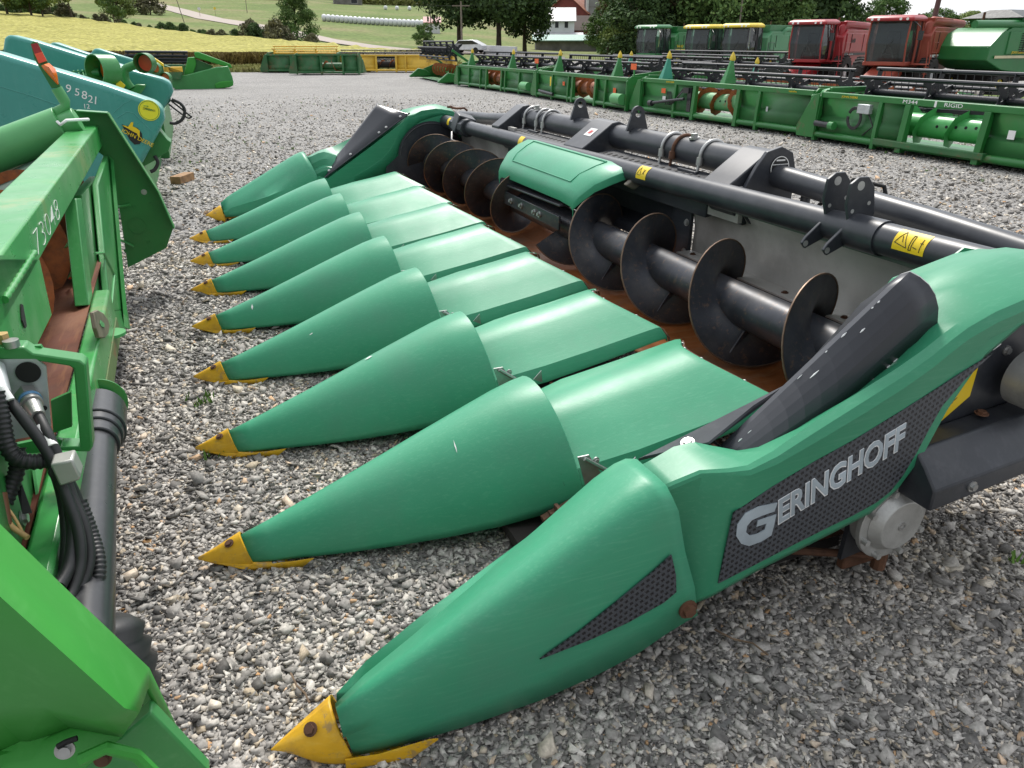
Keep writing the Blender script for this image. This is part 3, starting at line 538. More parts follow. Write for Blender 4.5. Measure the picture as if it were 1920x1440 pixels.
def rail(far):
    S = []
    for i in range(13):
        t = i/12; e = .12*max(0, t-.75)/.25
        sy = -.035*t; rx = 1.085+.61*t; rz = .530+.475*t
        tt_ = [0, .12, .3, .6, .8, 1]; ol = Vector((lerp(t, tt_, [1.19, 1.22, 1.285, 1.455, 1.58, 1.745]), lerp(t, tt_, [1.36, 1.325, 1.305, 1.30, 1.30, 1.298]), lerp(t, tt_, [.512, .545, .585, .655, .745, .862])))
        rg = Vector((1.165+.475*t, 1.41-.08*t, .520+.488*t)); rx, rz = rg.x, rg.z
        inn = (1.02+.86*t, 1.565, .37+.55*t) if far else (rg.x+.035, 1.49, rg.z-.14); top = (rg.x-.004, rg.y+.02, rg.z-.012)
        mids = [tuple(rg.lerp(ol, s_)+Vector((.006, -.022, .024))*(4*s_*(1-s_))*(.45+.45*t)) for s_ in (.16, .34, .54, .76, 1)]; w_ = .6+.4*min(1, t*1.4+.1)
        S.append([inn, tuple(inn[k]*.5+top[k]*.5 for k in range(3)), top, tuple(rg)]+mids)
    o = lofted('stalk_rail', S, far, M_rub, H, smooth=4, solid=.005, off=0)
    for j, nm in ((-3, 0), ): pass
    # bare chipped edges along the facets and the outer lower edge
    g = random.Random(4 if far else 9)
    for j, cnt in ((3, 5), (4, 4), (8, 12)):
        for _ in range(cnt):
            a = g.uniform(.0, .93); ln = g.uniform(.01, .05); P = []
            for t in (a, a+ln/2, a+ln):
                i = min(11, int(t*12)); f = t*12-i; p = Vector(mir([S[i][j]], far)[0])*(1-f)+Vector(mir([S[i+1][j]], far)[0])*f
                p += Vector((0, .003 if far else -.003, .003)); P.append(p)
            q = MB(); q.tube(P, [.0006, g.uniform(.001, .003), .0005], 5); q.build('chipped_edge', M_chip, o)
    q = MB(); q.tube([mir([S[-1][k]], far)[0] for k in range(len(S[0]))], .0028, 5); q.build('rail_end_lip', M_steel, o)
    if not far: return o
    q = MB(); q.tube([mir([(s_[0][0]+.01, s_[0][1]-.0, s_[0][2]+.012)], far)[0] for s_ in S], .008, 6); rr = q.build('rail_seam', M_blk, o)
    for t in (1, 4, 8, 9, 11):
        p = mir([S[t][0]], far)[0]; q = MB(); q.bolt((p[0]-.012, p[1], p[2]+.03), (-.3, .6 if not far else -.6, .6), .008, .008); q.build('bolt', M_steel, o)
    return o
def inner_panel(far):
    c = arc(2.08, .51, .275, 22, 165, 16); P = [(.97, .20), (.97, .40 if far else .33), (1.06, .375 if far else .29), (1.5, .65 if far else .52), (1.88, .895 if far else .79), (2.0, .95 if far else .88), (2.15, .965), (2.32, .93), (2.40, .85), (2.40, .70)]+c+[(1.80, .40), (1.74, .30), (1.5, .22)]
    q = MB(); y = 1.578; q.prism(P, 'y', *( (2*YMID-y, 2*YMID-y+.006) if far else (y-.006, y))); return q.build('inner_panel', M_shield, H)
def end_plate(far):
    y = 1.566; P = [(1.60, .20), (1.62, .45)]+arc(2.08, .52, .335, 175, 30, 14)+[(2.48, .80), (2.52, .50), (2.48, .22)]
    q = MB(); q.prism(P, 'y', *((2*YMID-y-.03, 2*YMID-y-.024) if far else (y+.024, y+.03))); o = q.build('auger_end_plate', M_blk, H)
    q = MB(); q.tube([(x, (2*YMID-y-.03) if far else y+.03, z) for x, z in arc(2.08, .52, .315, 175, 35, 20)], .006, 6); q.build('plate_rib', M_aug, o); return o
for far in (False, True):
    a_, b_ = shield(far), end_snout(far)
    if not far: shn, esn = a_, b_
    rail(far); inner_panel(far); end_plate(far)
# mounting strip in front of the near rail, with its bolt
mb = MB(); mb.add([(1.00, 1.50, .505), (1.02, 1.56, .46), (1.20, 1.57, .475), (1.44, 1.47, .665), (1.30, 1.44, .635), (1.13, 1.40, .575)], [(0, 1, 2, 3, 4, 5)]); ms = mb.build('rail_mount', M_blk, H, smooth=0, solid=.006)
mb = MB(); mb.bolt((1.10, 1.45, .555), (-.4, -.1, 1), .013, .012); mb.build('bolt', M_steel, ms)
# spring latch on the far shield
mb = MB(); mb.tube([(2.30, 2*YMID-1.56, .97), (2.36, 2*YMID-1.58, .96), (2.42, 2*YMID-1.62, .965), (2.45, 2*YMID-1.62, .94)], .010, 8); mb.bb((2.27, 2*YMID-1.58, .965), (2.31, 2*YMID-1.54, .985)); mb.build('shield_latch', M_rust, H)
# studded decals (flat panels let into the outer face)
def panel_xz(name, pts, y, m_, par, th=.004): q = MB(); q.prism(pts, 'y', y, y+th); return q.build(name, m_, par, smooth=0)
yd = YO+.004
dec = panel_xz('studded_panel', [(1.072, .262), (1.088, .478), (1.20, .530), (1.32, .574), (1.444, .612), (1.60, .672), (1.74, .728), (1.883, .786), (1.80, .720), (1.742, .655), (1.715, .590), (1.690, .520), (1.660, .455), (1.625, .410), (1.58, .385), (1.50, .362), (1.43, .348), (1.30, .318), (1.18, .288)], yd-.003, M_stud, shn)
dec2 = panel_xz('studded_panel', [(.56, .200), (.66, .248), (.76, .308), (.86, .372), (.908, .408), (.928, .34), (.935, .285), (.90, .262), (.80, .232), (.70, .214)], 1.2095, M_stud, esn)
# silver lettering
td = Vector((1.0, 0, .375)).normalized(); up_ = Vector((-.10, 0, 1))
le = words('ERINGHOFF', .105, (1.235, yd-.0050, .408), td, (0, 0, 1), M_letter, dec, shear=.25, bold=.0018, extrude=.0012, width=.435)
words('ERINGHOFF', .105, (1.2345, yd-.0042, .4065), td, (0, 0, 1), M_chip, dec, shear=.25, bold=.0042, extrude=.0008, width=.437)
# chain cover, gearbox and rusty linkage at the near end
mb = MB(); mb.prism([(1.60, .12), (1.62, .60), (1.75, .70), (1.9, .86), (2.6, .86), (2.9, .70), (2.9, .45), (1.9, .45), (1.8, .30), (1.75, .14)], 'y', 1.305, 1.32); ipl = mb.build('drive_side_plate', M_blk, H)
mb = MB(); mb.prism([(1.80, .50), (1.80, .555), (1.90, .655), (1.96, .70), (1.96, .61)], 'y', 1.298, 1.3035); ys = mb.build('yellow_notice', M_stk, ipl, smooth=0)
for k in range(6):
    mb = MB(); mb.box((1.86+.015*(k % 3), 1.2975, .575+.014*k), (.05-.004*k, .0006, .003), (0, R(-35), 0)); mb.build('notice_print', mat('notice_ink', (.25, .17, .02)) if k == 0 else bpy.data.materials['notice_ink'], ys)
for x, z, l_ in ((1.965, .71, .03), (2.02, .755, .03)): mb = MB(); mb.box((x, 1.302, z), (l_, .002, .006), (0, R(-28), 0)); mb.build('white_print', M_white, ipl)
mb = MB(); mb.bolt((2.07, 1.305, .735), (0, -1, 0), .010, .012); mb.build('bolt', M_steel, ipl)
# long cover box running rearwards
cc = []
for X, dz in ((1.70, 0), (2.9, .30)):
    cc.append([(X, 1.30, .52+dz*.35), (X, 1.23, .52+dz*.35), (X, 1.19, .485+dz*.35), (X, 1.145, .435+dz*.35), (X, 1.145, .37+dz*.42), (X, 1.30, .37+dz*.42)])
mb = MB(); mb.loft(cc); cb = mb.build('chain_cover', M_blk, H, bevel=.006)
mb = MB(); mb.bolt((1.99, 1.27, .56), (0, 0, 1), .013, .01); mb.build('bolt', M_rust, cb)
mb = MB(); mb.cyl((2.12, 1.27, .66), (2.12, 1.17, .66), .085, n=32); mb.cyl((2.12, 1.17, .66), (2.12, 1.15, .66), .075, .06, n=32); mb.build('hub_cap', M_cast, H)
gx, gz_ = 1.715, .268
mb = MB(); mb.cyl((gx, 1.50, gz_), (gx, 1.27, gz_), .112, n=44); mb.cyl((gx, 1.27, gz_), (gx, 1.252, gz_), .128, n=44); mb.cyl((gx, 1.252, gz_), (gx, 1.222, gz_), .100, .078, n=44); gb = mb.build('gearbox', M_cast, H, bevel=.002)
for k in range(8):
    a = R(20+45*k); mb = MB(); mb.cyl((gx+.116*math.cos(a), 1.253, gz_+.116*math.sin(a)), (gx+.116*math.cos(a), 1.232, gz_+.116*math.sin(a)), .0095, n=10); mb.build('bolt', M_cast, gb)
mb = MB(); mb.ring((gx, 1.2218, gz_), (0, -1, 0), .007, .015, .003); mb.build('plug', M_steel, gb)
mb = MB(); mb.bb((1.56, 1.42, .10), (1.80, 1.60, .30)); mb.prism([(1.66, .035), (1.66, .15), (1.74, .18), (1.86, .15), (1.88, .06), (1.84, .035)], 'y', 1.34, 1.37); mb.build('gearbox_mount', M_rust, H, bevel=.006)
mb = MB(); mb.tube([(1.36, 1.46, .125), (1.68, 1.34, .095), (1.75, 1.31, .09)], .013, 10); mb.cyl((1.76, 1.30, .05), (1.76, 1.30, .15), .022, n=10); mb.build('linkage_rod', M_rust, H)
mb = MB(); mb.bolt((1.845, 1.145, .42), (0, -1, 0), .011, .012); mb.build('bolt', M_steel, cb)
# support feet so that the header really stands on the stones
for y in (2.9, 6.0):
    mb = MB(); mb.bb((2.46, y-.05, -.01), (2.56, y+.05, .80)); mb.bb((2.40, y-.09, -.015), (2.64, y+.09, .01)); mb.build('stand_leg', M_blk, H)
# coupler hoses behind the near arm
mb = MB(); mb.tube([(2.60, 2.80, .62), (2.66, 2.72, .85), (2.72, 2.60, .98), (2.80, 2.50, .96), (2.83, 2.45, .80)], .010, 8); mb.build('hose', M_holerub, H)
mb = MB(); mb.tube([(2.62, 2.70, .62), (2.70, 2.55, .85), (2.80, 2.45, .88), (2.86, 2.38, .75)], .012, 8); mb.build('hose', M_holerub, H)
mb = MB(); mb.cyl((2.72, 2.62, .45), (2.74, 2.60, .66), .035, n=14); mb.cyl((2.74, 2.60, .66), (2.74, 2.60, .72), .022, n=14); mb.box((2.72, 2.5, .50), (.12, .2, .08), (0, 0, .3)); mb.build('hydraulic_coupler', M_cast, H, bevel=.004)
mb = MB(); mb.cyl((2.55, 2.70, .60), (2.55, 2.70, .95), .022, n=12); mb.build('hose_post', M_blk, H)
# ---------------- sight-line measuring helpers (points on real planes) ----------------
_a = HEAD; _p = R(24.8354); FW = Vector((math.sin(_a)*math.cos(_p), math.cos(_a)*math.cos(_p), -math.sin(_p))); RT = Vector((math.cos(_a), -math.sin(_a), 0)); UP = RT.cross(FW); CAMV = Vector((0, 0, HC))
def ray(px, py): return FW+RT*((px-960)/1385)-UP*((py-720)/1385)
def onY(px, py, Y): d = ray(px, py); return CAMV+d*(Y/d.y)
def onP(px, py, off=0): d = ray(px, py); return CAMV+d*((-.44+off)/(d.x+.0253*d.y))      # rear plane of the near grain header
def slab(pts, vec):
    """extrude a flat polygon of points by a vector"""
    m_ = MB(); n = len(pts); v = Vector(vec); m_.add([Vector(p) for p in pts]+[Vector(p)+v for p in pts], [(i, (i+1) % n, n+(i+1) % n, n+i) for i in range(n)]+[tuple(range(n))[::-1], tuple(range(n, 2*n))]); return m_
# the big first letter of the maker's name, drawn as a sweeping band
gpts = [(1455, 943), (1420, 951), (1397, 963), (1383, 983), (1381, 1003), (1390, 1017), (1404, 1021), (1426, 1013), (1444, 1002), (1448, 986), (1453, 965), (1421, 976), (1419, 985), (1437, 979), (1434, 993), (1418, 1002), (1404, 1005), (1396, 998), (1398, 985), (1408, 973), (1428, 964), (1450, 957)]
for gs_, m_, yy_ in ((1.0, M_white, yd-.0010), (.9, M_letter, yd-.0022)):
    P_ = [onY(x, y, yy_) for x, y in gpts]
    if gs_ < 1:
        n_ = len(P_); Q_ = []
        for i in range(n_):
            a, b, c = P_[i-1], P_[i], P_[(i+1) % n_]; t1_, t2_ = (b-a).normalized(), (c-b).normalized(); nn_ = Vector((-(t1_+t2_).z, 0, (t1_+t2_).x)).normalized(); Q_.append(b-nn_*.0028)
        P_ = Q_
    slab(P_, (0, -.003, 0)).build('lettering', m_, dec, smooth=0)
# ---------------- near grain header on the left ----------------
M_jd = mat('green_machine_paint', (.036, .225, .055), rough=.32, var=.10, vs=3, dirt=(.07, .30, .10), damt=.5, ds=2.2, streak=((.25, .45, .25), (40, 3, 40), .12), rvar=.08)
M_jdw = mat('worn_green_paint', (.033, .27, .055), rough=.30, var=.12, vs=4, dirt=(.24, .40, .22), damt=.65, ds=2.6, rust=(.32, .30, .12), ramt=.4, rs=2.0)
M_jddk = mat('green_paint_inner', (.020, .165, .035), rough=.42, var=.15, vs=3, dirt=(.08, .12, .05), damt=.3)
M_jdpl = mat('green_fender_plastic', (.040, .26, .038), spec=.25, rough=.48, var=.05, vs=2, streak=((.15, .45, .14), (25, 4, 25), .12), bump=.02)
M_pale = mat('pale_green_paint', (.085, .33, .11), rough=.38, var=.12, vs=3)
M_rustb = mat('bright_rust', (.30, .085, .018), rough=.75, var=.35, vs=18, dirt=(.12, .05, .02), damt=.7, ds=25, bump=.2, bs=90)
M_zinc = mat('zinc_plate', (.50, .53, .54), rough=.38, metal=.5, var=.15, vs=6, dirt=(.25, .26, .27), damt=.4, ds=8)
M_hose = mat('black_hose', (.018, .018, .019), rough=.5, var=.25, vs=20)
M_blkp = mat('black_plastic', (.022, .023, .026), rough=.30, var=.15, vs=5, streak=((.08, .08, .085), (40, 40, 3), .25))
M_castw = mat('yellow_cast_yoke', (.45, .30, .12), rough=.7, var=.3, vs=20)
M_red = mat('red_reflector', (.35, .03, .03), rough=.25, var=.1, vs=30)
M_orred = mat('orange_red_reflector', (.85, .10, .05), rough=.3, var=.1)
M_amber = mat('amber_lens', (.85, .17, .01), rough=.18, var=.15, vs=30)
G = thing('grain_header', 'bright green grain header at left, seen from behind, marked 73048 with black hoses', 'grain header', (-.6, 3.2, 0), world=True)
def bxp(y, off=0): return -.44+off-.0253*y
def runb(y0_, y1_, o0, o1, z0, z1): m_ = MB(); m_.loft([[(bxp(y, o0), y, z0), (bxp(y, o1), y, z0), (bxp(y, o1), y, z1), (bxp(y, o0), y, z1)] for y in (y0_, y1_)]); return m_
runb(1.3, 5.50, -.150, 0, .95, 1.077).build('top_beam', M_jdw, G, bevel=.008)
# rear wall left of the feeder opening
wl = slab([onP(-260, 560), onP(-160, 485), onP(0, 550, .0)+Vector((0, .25, .03)), (bxp(2.54), 2.54, .953), onP(97, 590), onP(70, 645), onP(62, 700), onP(0, 760), onP(-260, 900)], (-.012, 0, 0)); rw = wl.build('rear_wall', M_jdw, G)
mb = MB(); mb.tube([onP(64-56*k/40, 474+88*k/40, .003) for k in range(41)], [.0075+.0025*(k % 4 < 2) for k in range(41)], 8); mb.build('weld_bead', M_jdw, rw, smooth=60)
for pts in ([(38, 570), (42, 572), (49, 612), (46, 616), (40, 600)],): slab([onP(x, y, .002) for x, y in pts], (.002, 0, 0)).build('slot', M_holerub, rw)
# chalked stock number on the beam side
sd_ = Vector((-.0253, 1, 0)).normalized(); o0 = Vector((bxp(2.52, .002), 2.52, .962))
words('73048', .10, Vector((bxp(3.02, .002), 3.02, .957)), -sd_*1, (0, 0, 1), M_white, G, width=.001) if 0 else None
words('73048', .105, Vector((bxp(2.50, .0015), 2.50, .965)), sd_, (0, 0, 1), M_white, G, width=.62, shear=.1, bold=-.004, extrude=.0006)
# feeder opening: auger, floor, gussets
mb = MB(); mb.cyl((bxp(2.0, -.34), 2.0, .70), (bxp(5.2, -.34), 5.2, .70), .13, n=28); mb.build('auger_tube', M_rustb, G)
mb = MB(); S = []
for i in range(161):
    y = 2.05+3.1*i/160; a = 2*PI*(y-2.05)/.62+1.0; S.append([(bxp(y, -.34)+r*math.cos(a), y, .70+r*math.sin(a)) for r in (.12, .18, .25)])
mb.loft(S, closed=False); mb.build('auger_flight', M_rustb, G, smooth=90)
mb = MB(); mb.loft([[(bxp(y, .0), y, .575), (bxp(y, -.30), y, .50), (bxp(y, -.62), y, .44), (bxp(y, -.9), y, .42)] for y in (1.5, 3.55, 5.4)], closed=False); mb.build('floor_pan', mat('rusty_red_floor', (.115, .038, .020), rough=.72, metal=0, spec=.2, var=.4, vs=4, dirt=(.20, .09, .045), damt=.8, ds=2.5, streak=((.35, .16, .06), (30, 3, 3), .4)), G, solid=.006)
mb = MB(); mb.loft([[(bxp(y, -.62), y, .95), (bxp(y, -.66), y, .70), (bxp(y, -.62), y, .44)] for y in (1.5, 2.55)], closed=False); mb.build('side_strip', M_rustb, G, solid=.006)
slab([onP(148, 425, -.02), onP(124, 465, -.10), onP(150, 452, -.02)], (-.01, 0, 0)).build('gusset', M_pale, G)
slab([onP(152, 478, -.02), onP(131, 522, -.10), onP(156, 505, -.02)], (-.01, 0, 0)).build('gusset', M_pale, G)
mb = slab([onP(153, 470, -.01), onP(130, 523, -.10), onP(133, 524, -.10), onP(156, 478, -.01)], (-.004, 0, 0)); mb.build('gusset_edge', M_orred, G)
runb(1.35, 3.52, 0, .060, .44, .572).build('lower_rail', M_jdw, G, bevel=.01)
runb(1.35, 3.52, .012, .062, .36, .44).build('lower_rail_face', mat('rubbed_rusty_green', (.10, .16, .05), rough=.5, rust=(.20, .07, .03), ramt=.8, rs=6), G)
# posts right of the opening
slab([onP(143, 372, .0), onP(153, 372, .0), onP(176, 575, .0), onP(166, 572, .0)], (-.05, 0, 0)).build('opening_post', M_jd, G, bevel=.004)
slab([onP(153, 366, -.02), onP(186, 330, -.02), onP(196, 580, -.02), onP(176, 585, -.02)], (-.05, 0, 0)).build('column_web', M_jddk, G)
slab([onP(184, 345, .02), onP(203, 290, .02), onP(237, 582, .02), onP(207, 583, .02)], (-.03, .0, 0)).build('column_face', M_jd, G, bevel=.006)
mb = slab([onP(203, 290, .02), onP(213, 300, .05), onP(241, 615, .05), onP(237, 582, .02)], (-.02, .02, 0)); mb.build('column_edge', M_jd, G)
mb = MB(); mb.tube([onP(178, 475, .022), onP(194, 474, .022), onP(214, 515, .022), onP(208, 580, .022)], .006, 6); mb.build('pressed_rib', M_pale, G)
slab([onP(206, 583, .02), onP(239, 582, .02), onP(245, 617, .04), onP(204, 610, .02)], (-.04, 0, 0)).build('column_foot', M_jddk, G)
# hook plate with hole and round foot plate
cpt = onP(190, 603, .07)
def ellip(c, ry, rz_, n=28, x=0): return [Vector((c.x+x, c.y+ry*math.cos(2*PI*i/n), c.z+rz_*math.sin(2*PI*i/n))) for i in range(n)]
mb = slab([onP(176, 585, .07), onP(184, 581, .07), onP(194, 587, .07), onP(203, 600, .07), onP(206, 612, .07), onP(204, 625, .07), onP(198, 633, .07), onP(187, 633, .07), onP(181, 615, .07)], (-.014, 0, 0)); hp = mb.build('hook_plate', mat('worn_steel_plate', (.20, .17, .12), rough=.55, metal=.3, var=.3, vs=12), G, bevel=.003)
slab([onP(188, 600, .0715), onP(195, 606, .0715), onP(196, 614, .0715), onP(190, 612, .0715), onP(187, 606, .0715)], (.001, 0, 0)).build('plate_hole', M_pale, hp)
mb = MB(); c_ = onP(210, 628, .05); mb.cyl(c_, c_+Vector((0, 0, .012)), .055, n=24); mb.build('foot_pad', M_pale, G)
# end plate with folded flange
EY = 5.46
ep_ = [onY(x, y, EY) for x, y in [(118, 204), (146, 206), (203, 211), (300, 360), (326, 424), (312, 465), (240, 502), (215, 330), (205, 300), (150, 260)]]
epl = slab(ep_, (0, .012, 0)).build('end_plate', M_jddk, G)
mb = MB()
fl = [onY(x, y, EY) for x, y in [(146, 207), (203, 211), (296, 356), (326, 424)]]
for a, b in zip(fl[:-1], fl[1:]):
    d = (b-a).normalized(); nrm = Vector((-d.z, 0, d.x)); mb.add([a, b, b+Vector((0, -.09, 0)), a+Vector((0, -.09, 0)), a+nrm*.006, b+nrm*.006, b+nrm*.006+Vector((0, -.09, 0)), a+nrm*.006+Vector((0, -.09, 0))], [(0, 1, 2, 3), (4, 5, 6, 7), (0, 1, 5, 4), (2, 3, 7, 6), (1, 2, 6, 5), (0, 3, 7, 4)])
mb.build('end_flange', M_jd, epl)
for x, y in ((270, 360), (252, 388), (279, 455), (305, 457), (235, 470), (283, 382)):
    mb = MB(); c_ = onY(x, y, EY); mb.bolt(c_, (0, -1, 0), .012 if (x, y) == (270, 360) else .007, .008); mb.build('bolt', M_steel if x == 270 else M_jddk, epl)
mb = MB(); c_ = onY(257, 424, EY-.002); mb.ring(c_, (0, -1, 0), .052, .055, .002); mb.build('pressed_circle', M_jddk, epl)
mb = MB()
for a, b in (((212, 390), (244, 384)), ((224, 449), (251, 462))): mb.tube([onY(*a, EY-.01), onY(*b, EY-.02)], .008, 8)
mb.build('weld_rib', M_jd, epl)
# pale drum (rolled fender) across the upper left
A_, B_ = onY(-60, 262, 5.3), onY(112, 222, 5.3)
def cap_tube(name, p, q, r, m_, par, n=28): k = MB(); k.cyl(p, q, r, n=n); return k.build(name, m_, par, bevel=.004)
dr = cap_tube('rolled_fender', onY(-90, 318, 5.2), onY(120, 238, 5.2), .115, M_pale, G)
cap_tube('fender_collar', onY(118, 238, 5.2), onY(148, 226, 5.2), .075, M_pale, G)
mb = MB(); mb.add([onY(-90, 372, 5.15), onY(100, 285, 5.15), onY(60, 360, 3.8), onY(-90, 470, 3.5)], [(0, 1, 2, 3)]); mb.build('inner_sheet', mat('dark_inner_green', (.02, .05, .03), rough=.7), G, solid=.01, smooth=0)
# marker arm: bent tube, amber lamp and reflector blade, tied with wire
M1 = MB(); M1.tube([onY(122, 250, 5.2), onY(112, 226, 5.2), onY(108, 208, 5.2), onY(122, 202, 5.2), onY(121, 190, 5.2), onY(106, 165, 5.2)], .030, 12); ma = M1.build('marker_arm', M_pale, G, smooth=60)
slab([onY(57, 82, 5.2), onY(62, 77, 5.2), onY(71, 79, 5.2), onY(79, 97, 5.2), onY(112, 158, 5.2), onY(114, 164, 5.2), onY(97, 166, 5.2), onY(92, 158, 5.2), onY(64, 110, 5.2)], (0, .014, 0)).build('reflector_blade', M_jddk, ma, bevel=.003)
slab([onY(58, 83, 5.19), onY(70, 80, 5.19), onY(79, 97, 5.19), onY(65, 101, 5.19)], (0, -.004, 0)).build('red_reflector', M_red, ma)
slab([onY(65, 101, 5.19), onY(79, 97, 5.19), onY(88, 114, 5.19), onY(73, 119, 5.19)], (0, -.004, 0)).build('orange_reflector', M_orred, ma)
mb = MB(); mb.loft([[onY(77, 123, 5.19), onY(82, 121, 5.15), onY(92, 118, 5.19)], [onY(82, 130, 5.19), onY(92, 126, 5.12), onY(104, 129, 5.19)], [onY(95, 145, 5.19), onY(102, 142, 5.15), onY(108, 143, 5.19)], [onY(108, 159, 5.19), onY(109, 158, 5.18), onY(110, 158, 5.19)]], closed=False); mb.build('amber_lamp', M_amber, ma, smooth=80)
mb = MB(); mb.tube([onY(107, 228, 5.1), onY(114, 234, 5.08), onY(124, 226, 5.05), onY(166, 224, 5.2)], .009, 6); mb.build('wire_tie', M_white, ma)
# --- hose bracket ---
BO = .035
def fr(x, y, o=BO): return onP(x, y, o)
mb = MB()
def strap(pts, w_, th, m_, par, name, o=BO, bev=.004):
    """flat bar bent along the points, w_ wide in world X"""
    k = MB(); S = []
    P = [Vector(fr(x, y, o)) for x, y in pts]
    for i, p in enumerate(P):
        d = (P[min(i+1, len(P)-1)]-P[max(i-1, 0)]).normalized(); nn = d.cross(Vector((1, 0, 0))).normalized()
        S.append([p+Vector((-w_/2, 0, 0))-nn*th/2, p+Vector((w_/2, 0, 0))-nn*th/2, p+Vector((w_/2, 0, 0))+nn*th/2, p+Vector((-w_/2, 0, 0))+nn*th/2])
    k.loft(S); return k.build(name, m_, par, bevel=bev)
# loop: drawn in the plane facing the camera side
def plate(pts, par, name, m_, vec=(0, .012, 0), Yp=1.9, **k): return slab([onY(x, y, Yp) for x, y in pts], vec).build(name, m_, par, **k)
hb_ = plate([(-40, 652), (45, 651), (62, 663), (150, 676), (161, 684), (174, 838), (168, 848), (112, 846), (112, 838), (150, 838), (138, 692), (130, 687), (60, 676), (-40, 674)], G, 'hose_bracket', M_jd, vec=(.0, .05, 0), Yp=1.80, bevel=.004)
plate([(45, 650), (76, 648), (86, 662), (62, 663)], hb_, 'bracket_tab', M_jd, Yp=1.84)
plate([(95, 752), (133, 735), (135, 800), (100, 812)], hb_, 'bracket_web', M_jddk, Yp=1.86)
plate([(22, 835), (95, 820), (143, 832), (143, 842), (60, 850), (22, 848)], hb_, 'bracket_shelf', M_jd, Yp=1.84)
cp = plate([(-60, 674), (68, 673), (86, 688), (95, 800), (78, 815), (22, 825), (-60, 828)], G, 'coupler_plate', M_zinc, vec=(0, .008, 0), Yp=1.80)
mb = MB(); c_ = onY(53, 698, 1.798); mb.cyl(c_, c_+Vector((0, -.002, 0)), .0245, n=32); mb.build('plate_hole', M_holerub, cp)
mb = MB(); c_ = onY(17, 656, 1.78); mb.cyl(c_+Vector((0, .03, -.004)), c_+Vector((0, .03, .012)), .016, n=20); mb.build('bolt', M_steel, hb_)
mb = MB(); c_ = onY(2, 650, 1.80); mb.cyl(c_+Vector((0, .03, -.004)), c_+Vector((0, .03, .02)), .014, n=6); mb.build('bolt', M_castw, hb_)
for x, y in ((83, 765), (28, 749)): mb = MB(); c_ = onY(x, y, 1.798); mb.cyl(c_, c_+Vector((0, -.002, 0)), .006, n=14); mb.build('plate_hole', M_holerub, cp)
def hose(name, pts, r, m_=None, par=G, ribs=False, n=12, fine=6):
    P = [onY(x, y, Y) for x, y, Y in pts]; Q = []
    for i in range(len(P)-1):
        p0, p1, p2, p3 = P[max(i-1, 0)], P[i], P[i+1], P[min(i+2, len(P)-1)]
        for k in range(fine):
            t = k/fine; Q.append(.5*((2*p1)+(p2-p0)*t+(2*p0-5*p1+4*p2-p3)*t*t+(3*p1-p0-3*p2+p3)*t**3))
    Q.append(P[-1]); rr = r
    if ribs:
        D = [];
        L_ = sum((Q[i+1]-Q[i]).length for i in range(len(Q)-1)); N_ = int(L_/.0026); acc = [0]
        for i in range(len(Q)-1): acc.append(acc[-1]+(Q[i+1]-Q[i]).length)
        for k in range(N_+1):
            s_ = L_*k/N_; i = max(0, min(len(Q)-2, int(np.searchsorted(acc, s_))-1)); f = (s_-acc[i])/max(1e-6, acc[i+1]-acc[i]); D.append(Q[i]*(1-f)+Q[i+1]*f)
        Q = D; rr = [r*(1 if k % 4 < 2 else .88) for k in range(len(Q))]
    k = MB(); k.tube(Q, rr, n); return k.build(name, m_ or M_hose, par, smooth=40 if ribs else 80)
# coupler ends, hoses
mb = MB(); a_, b_ = onY(50, 738, 1.790), onY(72, 780, 1.700); d_ = (b_-a_); mb.cyl(a_, a_+d_*.25, .024, n=6); mb.cyl(a_+d_*.25, a_+d_*.5, .022, n=24); mb.cyl(a_+d_*.5, b_, .018, .014, n=16); mb.build('hose_fitting', M_steel, cp)
mb = MB(); mb.cyl(a_+d_*.28, a_+d_*.38, .0235, n=24); mb.build('fitting_ring', mat('blue_ring', (.08, .2, .35)), cp)
mb = MB(); a2, b2 = onY(-10, 690, 1.790), onY(6, 738, 1.700); mb.cyl(a2, b2, .020, .015, n=16); mb.build('hose_fitting', M_zinc, cp)
hose('hose', [(70, 775, 1.710), (90, 815, 1.660), (112, 865, 1.630), (135, 930, 1.600), (160, 990, 1.560), (168, 1050, 1.520), (152, 1100, 1.480), (128, 1140, 1.430), (110, 1180, 1.380)], .0115)
hose('hose', [(4, 735, 1.710), (40, 780, 1.670), (90, 850, 1.630), (125, 930, 1.580), (148, 1000, 1.533), (150, 1060, 1.493), (130, 1120, 1.440), (100, 1150, 1.380)], .0115)
hose('hose', [(112, 880, 1.660), (128, 930, 1.610), (138, 1000, 1.553), (130, 1060, 1.493), (110, 1100, 1.440)], .014)
hose('ribbed_hose', [(-8, 735, 1.680), (2, 780, 1.660), (12, 830, 1.640), (30, 858, 1.630), (60, 866, 1.630), (95, 862, 1.640)], .0175, ribs=True)
hose('ribbed_hose', [(32, 840, 1.680), (32, 880, 1.660), (20, 915, 1.640), (8, 945, 1.620)], .017, ribs=True)
hose('ribbed_hose', [(150, 940, 1.633), (172, 1000, 1.593), (185, 1050, 1.540), (182, 1095, 1.500), (160, 1125, 1.480), (140, 1142, 1.460)], .015, ribs=True)
hose('hose', [(96, 860, 1.660), (118, 930, 1.630), (126, 1010, 1.567), (118, 1080, 1.500), (96, 1120, 1.460)], .013)
hose('hose', [(104, 860, 1.640), (142, 930, 1.640), (160, 1000, 1.593), (172, 1070, 1.547), (160, 1110, 1.520)], .012)
mb = MB(); a_, b_ = onY(76, 800, 1.680), onY(98, 838, 1.640); mb.cyl(a_, b_, .0125, n=16); mb.build('hose_label', M_white, G)
mb = MB(); a_, b_ = onY(0, 728, 1.695), onY(16, 752, 1.680); mb.cyl(a_, b_, .0125, n=16); mb.build('hose_label', M_white, G)
